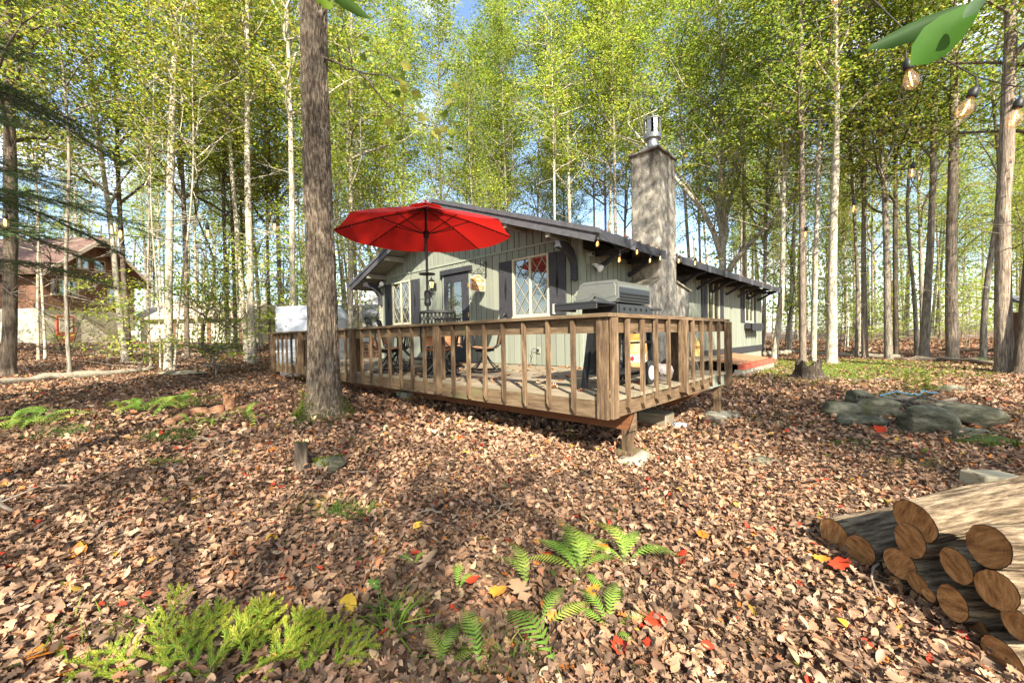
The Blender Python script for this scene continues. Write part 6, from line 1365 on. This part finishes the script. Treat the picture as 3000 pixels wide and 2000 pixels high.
for (px, py, h) in ((1135, 1880, .26), (1155, 1830, .22)): grass('grass_tuft', px, py, .05, .04, 26, h, 'tall grass stems left of the upright fern frond', GC1, wid=.03)
def frond(L_, seed, npn=24, droop=.5, wmax=.28, cols=((.16, .27, .03), (.20, .31, .04), (.13, .23, .03)), lift=.7, gap=.58):
    """one fern frond along +X: a curved midrib with toothed leaflets of its own on both sides"""
    rng = np.random.default_rng(seed); V = []; Q = []; C = []
    def mid(t): return np.array([L_ * t * (1 - .12 * t), .04 * L_ * math.sin(t * 2 + seed), L_ * (lift * t - (lift + droop * .5) * t * t)])
    ts = np.linspace(0, 1, 12); md = [mid(t) for t in ts]; q = MB(); q.tube(md, [.003 * (1 - .8 * t) + .0006 for t in ts], 4); stem = q.mesh('midrib', M['fern_stem'], smooth=True)
    for k in range(npn):
        t = .14 + .86 * k / npn; b = mid(t); tan = mid(min(1, t + .02)) - mid(t - .02); tan /= np.linalg.norm(tan); side = np.cross(tan, [0, 0, 1]); side /= np.linalg.norm(side); nrm = np.cross(side, tan)
        if nrm[2] < 0: nrm = -nrm
        w = wmax * L_ * (math.sin(min(1, (t - .06) / .42) * PI / 2) if t < .48 else (1 - (t - .48) / .56) ** .85) * rng.uniform(.9, 1.08); wd = L_ / npn * gap
        for s in (-1, 1):
            d = side * s * .86 + tan * .50 - nrm * .15; d /= np.linalg.norm(d); u = np.cross(nrm, d); o = len(V); nt_ = 7; c = np.array(cols)[rng.integers(0, len(cols))] * rng.uniform(.85, 1.15)
            up_, lo_ = [], []
            for i in range(nt_ + 1):
                f = i / nt_; hw = wd * .5 * (1 - f ** 1.6) * (1.0 if i % 2 == 0 else .70) + .0004; pos = b + d * w * f - nrm * w * .12 * f * f
                V.append(pos + u * hw); V.append(pos - u * hw)
            for i in range(nt_): Q.append((o + 2 * i, o + 2 * i + 1, o + 2 * i + 3, o + 2 * i + 2))
            C += [c] * (2 * nt_ + 2)
    return stem, np_mesh('leaflets', np.array(V), np.array(Q), M['fern'], np.array(C))
M['fern_stem'] = flat('fern_stem', (.16, .20, .05), .6)
FR = [frond(1, s, npn=n, droop=dp_, wmax=w, lift=l, cols=c) for s, n, dp_, w, l, c in ((1, 19, .7, .15, .95, ((.22, .40, .05), (.27, .45, .06))), (2, 18, .55, .17, .75, ((.20, .37, .05), (.25, .42, .055))), (3, 17, .9, .15, 1.1, ((.24, .36, .05), (.30, .42, .06))), (4, 17, .4, .16, .5, ((.34, .42, .07), (.38, .45, .08))))]
def fern(px, py, fr_, label, name='fern', grp=None):
    """fr_: list of (heading in degrees from the view's right, length, frond kind, tilt)"""
    p = gpt(px, py); t = thing(name, label, 'fern', tuple(p), grp)
    for (hd, l, k, tl) in fr_:
        st, lv = FR[k]; f = link('frond', lv, t, rot=(0, -tl, va + R(hd)), scale=(l * 1.35,) * 3); link('midrib', st, f)
    return t
fern(1420, 1985, [(112, .30, 0, .55)], 'lone bright fern frond standing upright at the bottom centre left'); fern(1660, 1990, [(128, .42, 1, .25)], 'large light green fern frond lying in front at the bottom centre')
fern(1590, 1850, [(30, .27, 3, .3), (60, .24, 1, .5)], 'olive fern frond behind the large light green one'); fern(1880, 1850, [(20, .15, 1, .2)], 'small green fern frond beside the big red maple leaf')
fern(1700, 1690, [(100, .34, 1, .5), (60, .30, 0, .6), (130, .30, 0, .5), (160, .30, 3, .3), (30, .26, 1, .3), (85, .28, 2, .8), (-60, .2, 1, .2), (110, .36, 2, .75), (75, .34, 0, .45), (145, .30, 1, .6), (45, .30, 2, .6)], 'bushy fern clump at the centre bottom, the densest of them')
fern(1835, 1660, [(120, .34, 2, .6), (60, .28, 1, .5), (15, .34, 1, .2), (160, .24, 0, .4), (90, .26, 1, .7)], 'fern with spreading fronds right of the bushy clump')
fern(1545, 1740, [(135, .26, 2, .6), (115, .30, 2, .75)], 'arching fern frond left of the bushy clump, bent over to the left'); fern(1790, 1850, [(120, .24, 0, .5), (70, .26, 1, .5), (20, .22, 3, .3), (-60, .18, 1, .1), (150, .2, 1, .3)], 'loose thin fern in the shade below the spreading one')
fern(1215, 1660, [(150, .16, 1, .3), (70, .12, 1, .4)], 'small dark fern left of the arching frond'); fern(1200, 1830, [(140, .16, 3, .4), (60, .12, 3, .3)], 'yellow lit little fern near the bottom left of centre'); fern(1290, 1970, [(120, .2, 3, .5), (30, .18, 3, .3), (75, .2, 1, .5)], 'pale fern cut off by the bottom edge')
fern(1345, 1740, [(95, .2, 0, .5), (60, .16, 0, .3)], 'dark wispy fern between the arching frond and the upright one')
frr = random.Random(9)
def rfern(px, py, n, l, label, ks=(0, 1, 2, 3)): fern(px, py, [(frr.uniform(0, 360), l * frr.uniform(.7, 1.15), frr.choice(ks), frr.uniform(.3, .75)) for _ in range(n)], label)
rfern(118, 1258, 8, .42, 'bright fern at the left between two lower ones'); rfern(30, 1262, 8, .40, 'yellow green fern at the far left edge'); rfern(60, 1275, 6, .34, 'low fern beside the one at the far left edge'); rfern(420, 1215, 8, .42, 'dull green fern behind the rotten orange log'); rfern(355, 1215, 5, .34, 'thin fern left of the dull green one'); rfern(530, 1208, 9, .48, 'bright fern directly behind the rotten orange log'); rfern(590, 1200, 7, .40, 'fern between the bright one and the small stump')
rfern(560, 1245, 5, .28, 'small fern in front of the rotten orange log'); rfern(630, 1245, 5, .26, 'small fern right of the log and below the small stump'); rfern(725, 1232, 6, .34, 'bright fern standing alone between the small stump and the big tree', (2, 3, 0)); rfern(480, 1200, 5, .34, 'fern at the back of the fern bed')
rfern(2960, 1072, 6, .5, 'ferns at the foot of the thick right edge trunks'); rfern(2905, 1068, 5, .4, 'fern left of the thick right edge trunks'); rfern(650, 1005, 8, .7, 'far fern patch left of the wrapped crate', (3, 0)); rfern(160, 1012, 9, .9, 'ferns below the red neighbour door', (3, 2)); rfern(480, 1012, 7, .8, 'ferns at the pale leaning cluster', (3, 2))
# tall leafy weeds behind the fire ring
for px, py, lb in ((2672, 1150, 'taller left clump of bright weeds behind the fire ring'), (2735, 1152, 'right clump of bright weeds behind the fire ring')):
    p = gpt(px, py); t = thing('weed_clump', lb, 'weeds', tuple(p)); wr = random.Random(px); V_, D_, N_, S_ = [], [], [], []; q = MB()
    for i in range(9):
        b = Vector((wr.gauss(0, .13), wr.gauss(0, .13), 0)); top = b + Vector((wr.gauss(0, .08), wr.gauss(0, .08), wr.uniform(.28, .50))); q.tube([b, top], [.004, .002], 4)
        for j in range(12):
            a = wr.uniform(0, 6.28); V_.append(tuple(b.lerp(top, .15 + .85 * j / 12))); D_.append((math.cos(a), math.sin(a), .25)); N_.append((wr.gauss(0, .2), wr.gauss(0, .2), 1)); S_.append(.13 * wr.uniform(.6, 1.1))
    V, Q = leaf_quads(np.array(V_), np.array(D_), np.array(N_), np.array(S_), .28, .1); link('leaves', np_mesh('leaves', V, Q, M['fern'], np.repeat(leaf_cols(len(V_), np.random.default_rng(px), W_SUN), 4, 0)), t); q.build('stems', M['fern_stem'], t)
# bright fallen leaves that stand out one by one
FL = {k: leaf_obj('fallen_leaf', o, 1, M['litter'], c, .35) for k, (o, c) in dict(red=(MAPLE, (.50, .05, .02)), orange=(MAPLE, (.62, .22, .03)), yellow=(BEECH, (.66, .42, .05)), tan=(OAK, (.52, .33, .19)), dead=(OAK, (.36, .24, .15)), green=(OAK, (.10, .22, .04)), pale=(MAPLE, (.42, .31, .25))).items()}
bl = random.Random(31)
for (px, py, k, s, lb) in ((1925, 1862, 'red', .10, 'big orange red maple leaf standing up beside a small fern at the bottom'), (1445, 1765, 'orange', .10, 'orange leaf behind the upright fern frond'), (1210, 1560, 'yellow', .08, 'yellow orange leaf left of centre'), (415, 1407, 'yellow', .10, 'yellow leaf on the leaves at left'), (440, 1447, 'orange', .12, 'orange leaf below the yellow one at left'), (1372, 1725, 'red', .07, 'dark red leaf near the arching frond'), (1600, 1655, 'red', .07, 'small red leaf left of the bushy fern clump'),
        (1780, 1625, 'orange', .09, 'orange red leaf between the two large ferns'), (1830, 1945, 'red', .10, 'red leaf at the bottom right of the ferns'), (2010, 1640, 'red', .08, 'red leaf far right of the ferns'), (1105, 1745, 'green', .11, 'green oak leaf on the brown litter left of the ferns'), (1545, 1785, 'tan', .17, 'large tan oak leaf in the centre bottom'), (1230, 1690, 'dead', .15, 'large brown oak leaf below the small dark fern'), (2470, 1685, 'red', .11, 'red orange leaf at the foot of the firewood pile'),
        (2405, 1660, 'orange', .09, 'orange leaf left of the firewood pile'), (2480, 1855, 'yellow', .07, 'yellow leaf below the firewood pile'), (1755, 1755, 'orange', .08, 'orange leaf right of the loose thin fern'), (225, 1650, 'orange', .09, 'orange leaf at the lower left'), (240, 1720, 'yellow', .08, 'yellow leaf at the lower left beside the pale flake'), (75, 1955, 'orange', .12, 'orange leaf in the bottom left corner'), (1000, 1835, 'yellow', .14, 'sunlit curled yellow leaf right of the spruce seedling'), (1030, 1935, 'pale', .14, 'pinkish curled leaf at the bottom right of the spruce seedling'), (960, 1800, 'tan', .11, 'tan leaf above the curled yellow one'),
        (285, 1693, 'pale', .10, 'pale pink leaf beside the stone flake'), (345, 1575, 'pale', .08, 'pink leaf on the shaded litter at left'), (1380, 1340, 'yellow', .10, 'yellow leaf in front of the deck'), (2060, 1590, 'orange', .08, 'orange leaf in the sunny patch left of the logs'), (2590, 1275, 'red', .12, 'red leaf in front of the fire ring')):
    p = gpt(px, py, .03); tag(link('fallen_leaf', FL[k], None, loc=p, rot=(bl.gauss(.25 if k != 'red' or s < .12 else .9, .2), bl.gauss(0, .25), va + bl.uniform(-.9, .9)), scale=(s * 1.15,) * 3), lb, 'leaf', 'bright leaves on the litter')
# spruce seedling at the bottom left
YG = ((.22, .34, .035), (.30, .38, .04), (.15, .27, .03)); M['shoot_bark'] = flat('young_spruce_bark', (.38, .22, .07), .8)
def shoot_mesh(seed):
    """a young spruce shoot along +X with a few side shoots, each a bottle brush of needles"""
    r = random.Random(seed); rng = np.random.default_rng(seed); wd = MB(); A = [(0, 0, 0)]; B = [(.22, 0, .02)]; wd.tube([(0, 0, 0), (.12, 0, .012), (.22, 0, .02)], [.0030, .0024, .0012], 5)
    for t, s, l in ((.25, 1, .10), (.35, -1, .10), (.52, 1, .09), (.60, -1, .085), (.78, 1, .06), (.80, -1, .06)):
        a = (.22 * t, 0, .02 * t); d = Vector((.72, .68 * s, r.uniform(-.1, .3))).normalized() * l * r.uniform(.8, 1.2); b = (a[0] + d.x, a[1] + d.y, a[2] + d.z); A.append(a); B.append(b); wd.tube([a, b], [.0018, .0009], 4)
    A = np.array(A); B = np.array(B); ln = np.linalg.norm(B - A, axis=1); cnt = (ln * 1500).astype(int); idx = np.repeat(np.arange(len(A)), cnt); n = len(idx); u = rng.random((n, 1)); ax = ((B - A) / ln[:, None])[idx]
    rv = rng.normal(0, 1, (n, 3)); rv -= ax * (rv * ax).sum(1, keepdims=True); rv /= np.linalg.norm(rv, axis=1, keepdims=True); rv[:, 2] = np.abs(rv[:, 2]) * .8 - .1
    V, Q = leaf_quads(A[idx] * (1 - u) + B[idx] * u, ax * .95 + rv, rng.normal(0, 1, (n, 3)), .017 * rng.uniform(.7, 1.2, n), .16, .05); w = np.clip(u * 1.3 - .3, 0, 1); C = np.array(YG)[rng.integers(0, 3, n)] * (1 - w * .7) + np.array((.42, .38, .05)) * w * .7
    return wd.mesh('branch', M['shoot_bark'], smooth=True), np_mesh('needles', V, Q, M['needle'], np.repeat(np.clip(C * (1 + rng.normal(0, .12, (n, 1))), .01, .9), 4, 0))
SH = [shoot_mesh(s) for s in (11, 12, 13, 14)]
sd_p = gpt(720, 2060); sdl = thing('spruce_seedling', 'bright yellow green spruce seedling spreading along the bottom left', 'seedling', tuple(sd_p), world=True); sr2 = random.Random(3)
def shoot(px, py, hd, s, tl, lift=.02):
    b, nd = SH[sr2.randrange(4)]; p = gpt(px, py, lift); o = link('branch', b, sdl, loc=p, rot=(sr2.uniform(-.3, .3), -tl, va + R(hd)), scale=(s * 1.25,) * 3); link('needles', nd, o)
for a in ((485, 1888, 80, .78, 1.15), (480, 1900, 150, .6, .35), (500, 1880, 40, .6, .5), (740, 1880, 70, .62, .95), (745, 1890, 30, .55, .6), (735, 1900, 120, .55, .6), (800, 1985, 75, .8, .7), (560, 1985, 100, .9, .45), (620, 1990, 70, 1.0, .5), (700, 2000, 95, 1.0, .55), (480, 2000, 130, .9, .35), (420, 1995, 160, .85, .25), (860, 2000, 50, .9, .4), (930, 2010, 30, .9, .3), (640, 1950, 40, .8, .4), (540, 1940, 70, .8, .6), (760, 1960, 110, .8, .4), (960, 1985, 60, .7, .5), (350, 2010, 170, .8, .2), (680, 2010, 20, 1.0, .2), (600, 2015, 150, 1.0, .25), (850, 1955, 80, .7, .6), (580, 2030, 85, 1.1, .35), (760, 2030, 75, 1.1, .35), (460, 2030, 100, 1.0, .3), (880, 2040, 95, 1.0, .35)): shoot(*a)

# ================================================================== string lights
def bulb_mesh():
    q = MB(); q.lathe([(.006, 0), (.010, -.01), (.019, -.02), (.021, -.055), (.017, -.06)], 12); s = q.mesh('socket', M['socket'], smooth=True)
    q = MB(); q.lathe([(.013, -.06), (.016, -.072), (.028, -.10), (.032, -.122), (.026, -.145), (.012, -.158), (.001, -.162)], 14); b = q.mesh('bulb', M['glassbulb'], smooth=True)
    q = MB(); q.tube([(.004, 0, -.075), (.008, 0, -.13), (0, 0, -.14), (-.008, 0, -.13), (-.004, 0, -.075)], .0022, 5); f = q.mesh('filament', M['filament']); return s, b, f
def _gb():
    m = bpy.data.materials.new('clear_amber_glass'); m.use_nodes = True; t = m.node_tree; t.nodes.clear(); n = t.nodes.new; l = t.links.new; a = n('ShaderNodeBsdfTransparent'); a.inputs[0].default_value = (1, .92, .78, 1); g_ = n('ShaderNodeBsdfGlossy'); g_.inputs['Roughness'].default_value = .08; d = n('ShaderNodeBsdfDiffuse'); d.inputs[0].default_value = (.75, .5, .25, 1); mx = n('ShaderNodeMixShader'); mx.inputs[0].default_value = .12; m2 = n('ShaderNodeMixShader'); m2.inputs[0].default_value = .07; o = n('ShaderNodeOutputMaterial'); l(a.outputs[0], m2.inputs[1]); l(d.outputs[0], m2.inputs[2]); l(m2.outputs[0], mx.inputs[1]); l(g_.outputs[0], mx.inputs[2]); l(mx.outputs[0], o.inputs[0]); return m
M['glassbulb'] = _gb(); BU = bulb_mesh()
def strand(label, knots, bulbs, name='string_lights', sag=.0, r=.0035, drop=.04, bs=1.0):
    """a wire through the knots; bulbs at the given fractions of its length hang from it"""
    t = thing(name, label, 'string lights', tuple(knots[0]), world=True); P = []
    for a, b in zip(knots, knots[1:]):
        for i in range(8): u = i / 8; P.append(a.lerp(b, u) - Vector((0, 0, sag * 4 * u * (1 - u))))
    P.append(knots[-1]); q = MB(); q.tube(P, r, 5, cap=False); q.build('wire', M['wire'], t)
    for p, tl in bulbs:
        q = MB(); q.tube([p, p - Vector((0, 0, drop))], r * 1.2, 5); q.build('drop_lead', M['wire'], t)
        s = link('socket', BU[0], t, loc=p - Vector((0, 0, drop)), rot=(tl, tl * .5, 0), scale=(bs,) * 3); link('bulb', BU[1], s); link('filament', BU[2], s)
    return t
def onX_(px, py, Y):                                  # point of the line of sight in the plane y = Y
    v = fw + rt * ((px - 1500) / F_PX) - up * ((py - 1000) / F_PX); return Vector((0, 0, EYE)) + v * (Y / v.y)
ev = [onX_(x, y, 3.43) for x, y in ((1722, 680), (1752, 680), (1818, 735), (1868, 710), (1905, 738), (1935, 734))]
strand('string lights looped along the right eave of the cabin, between the corner and the chimney', ev, [(onX_(x, y, 3.43), .1) for x, y in ((1752, 686), (1816, 735), (1868, 714), (1906, 740), (1936, 734))])
k1 = [Vector((8.2, 3.45, 2.98)), BP(2100, 745, 7.6), BP(2330, 680, 5.9), BP(2500, 590, 4.9), BP(2680, 462, 4.0), BP(2860, 330, 3.3), BP(3080, 175, 2.8)]
strand('string lights running from the chimney eave up to the right corner of the photo', k1, [(BP(x, y, d_), .1) for x, y, d_ in ((1990, 742, 8.0), (2038, 748, 7.8), (2100, 742, 7.6), (2362, 655, 5.7), (2504, 575, 4.8), (2676, 462, 4.0))], sag=.01)
k2 = [BP(2480, -110, 2.2), BP(2560, 0, 2.1), BP(2650, 88, 2.0), BP(2740, 158, 2.0), BP(2860, 226, 2.0), BP(2980, 255, 2.0), BP(3150, 240, 2.1)]
strand('nearest string lights crossing the top right corner beside the hanging leaves', k2, [(BP(2462, -95, 2.2), .1), (BP(2655, 150, 1.95), -.15), (BP(2862, 228, 1.9), .35), (BP(2990, 262, 2.0), .2)], drop=.035, bs=.95)
k3 = [BP(900, 605, 5.45), BP(805, 628, 4.9), BP(607, 645, 4.5), BP(353, 645, 4.3), BP(210, 640, 4.3), BP(-60, 600, 4.4)]
strand('string lights from the big front tree across to the left edge', k3, [(BP(804, 628, 4.9), .05), (BP(607, 645, 4.5), 0), (BP(353, 645, 4.3), .1), (BP(15, 612, 4.4), .1)], sag=.006)
k4 = [BP(-60, 655, 6), BP(210, 675, 6), BP(400, 694, 6.2), BP(640, 715, 6.6), BP(890, 730, 7.2), BP(1120, 732, 9), BP(1230, 735, 11.5)]
q = MB(); q.tube(k4, .006, 5, cap=False); tag(q.build('overhead_cable', M['wire']), 'thin black cable running behind the big tree to the cabin eave', 'cable')
# leaves hanging close to the camera from branches above the frame
def hanging(name, label, base, items, m=M['nearleaf']):
    t = thing(name, label, 'leafy twig', tuple(base), world=True); q = MB(); q.tube([base, base + (items[0][0] - base) * .5, items[0][0]], [.003, .002, .0015], 5); q.build('twig', M['twig'], t)
    for (p, tip, w, c) in items:
        d = tip - p; L_ = d.length; x = d / L_; n = (x.cross(fw)).normalized(); o = link('leaf', leaf_obj('leaf', BEECH, 1, m, c, .35), t)
        rot = Matrix((n, x, n.cross(x))).transposed(); o.matrix_basis = Matrix.Translation(p) @ rot.to_4x4() @ Matrix.Diagonal((L_ * w, L_, L_, 1)); 
hanging('leafy_twig', 'big green leaves hanging close to the camera at the top right, over a lit bulb', BP(2960, -90, 1.1), [(BP(2880, 5, 1.0), BP(2630, 215, 1.05), .75, (.06, .17, .015)), (BP(2830, 12, 1.05), BP(2525, 165, 1.15), .42, (.05, .12, .03)), (BP(2900, -20, .95), BP(2810, 60, .98), .8, (.16, .28, .14))])
hanging('leafy_twig', 'blurred green leaf poking in at the top above the big tree trunk', BP(900, -130, 1.3), [(BP(905, -60, 1.25), BP(980, 48, 1.25), .55, (.22, .34, .03)), (BP(930, -70, 1.2), BP(1085, 70, 1.3), .42, (.07, .15, .02)), (BP(920, -70, 1.2), BP(900, 12, 1.2), .6, (.15, .27, .03))])

# ================================================================== the far woods: one mass of leaves and stems behind everything
fr2 = np.random.default_rng(8); n = 42000
t = fr2.uniform(-1.75, 1.6, n); d = fr2.uniform(46, 75, n); P = np.c_[FH.x * d + RH.x * d * t, FH.y * d + RH.y * d * t]; hgt = fr2.beta(1.1, 1.7, n) * (12 + 8 * np.clip((np.abs(t - .05) - .35) * 3, 0, 1)); cl = vnoise(np.c_[P * .16, hgt * .2], 5); ok = cl > .36; P, hgt, n = P[ok], hgt[ok], int(ok.sum())
P3 = np.c_[P, gza(P) + hgt]; V, Q = leaf_quads(P3, fr2.normal(0, 1, (n, 3)), fr2.normal(0, .6, (n, 3)) + np.array([0, 0, .5]), .46 * fr2.uniform(.6, 1.3, n), .75, .2)
C = np.repeat(leaf_cols(n, fr2, W_MID), 4, 0); q = MB(); wr = random.Random(5)
for i in range(130):
    tt = wr.uniform(-1.7, 1.55); dd = wr.uniform(44, 62); p = FH * dd + RH * dd * tt; z = gz(p.x, p.y); q.tube([(p.x, p.y, z - .3), (p.x + wr.gauss(0, .4), p.y + wr.gauss(0, .4), z + 14)], [.18, .08], 5, cap=False)
tv = np.array(q.v); tf = np.array(q.f) + len(V); me = np_mesh('far_woods', np.vstack([V, tv]), np.vstack([Q, tf]), M['leaf'], np.vstack([C, np.tile((.2, .16, .12), (len(tv), 1))])); me.materials.append(M['bark_grey'])
mi = np.zeros(len(Q) + len(tf), dtype=np.int32); mi[len(Q):] = 1; me.polygons.foreach_set('material_index', mi); tag(link('far_woods', me), 'the far woods closing the view behind the trees', 'woods', kind='stuff')
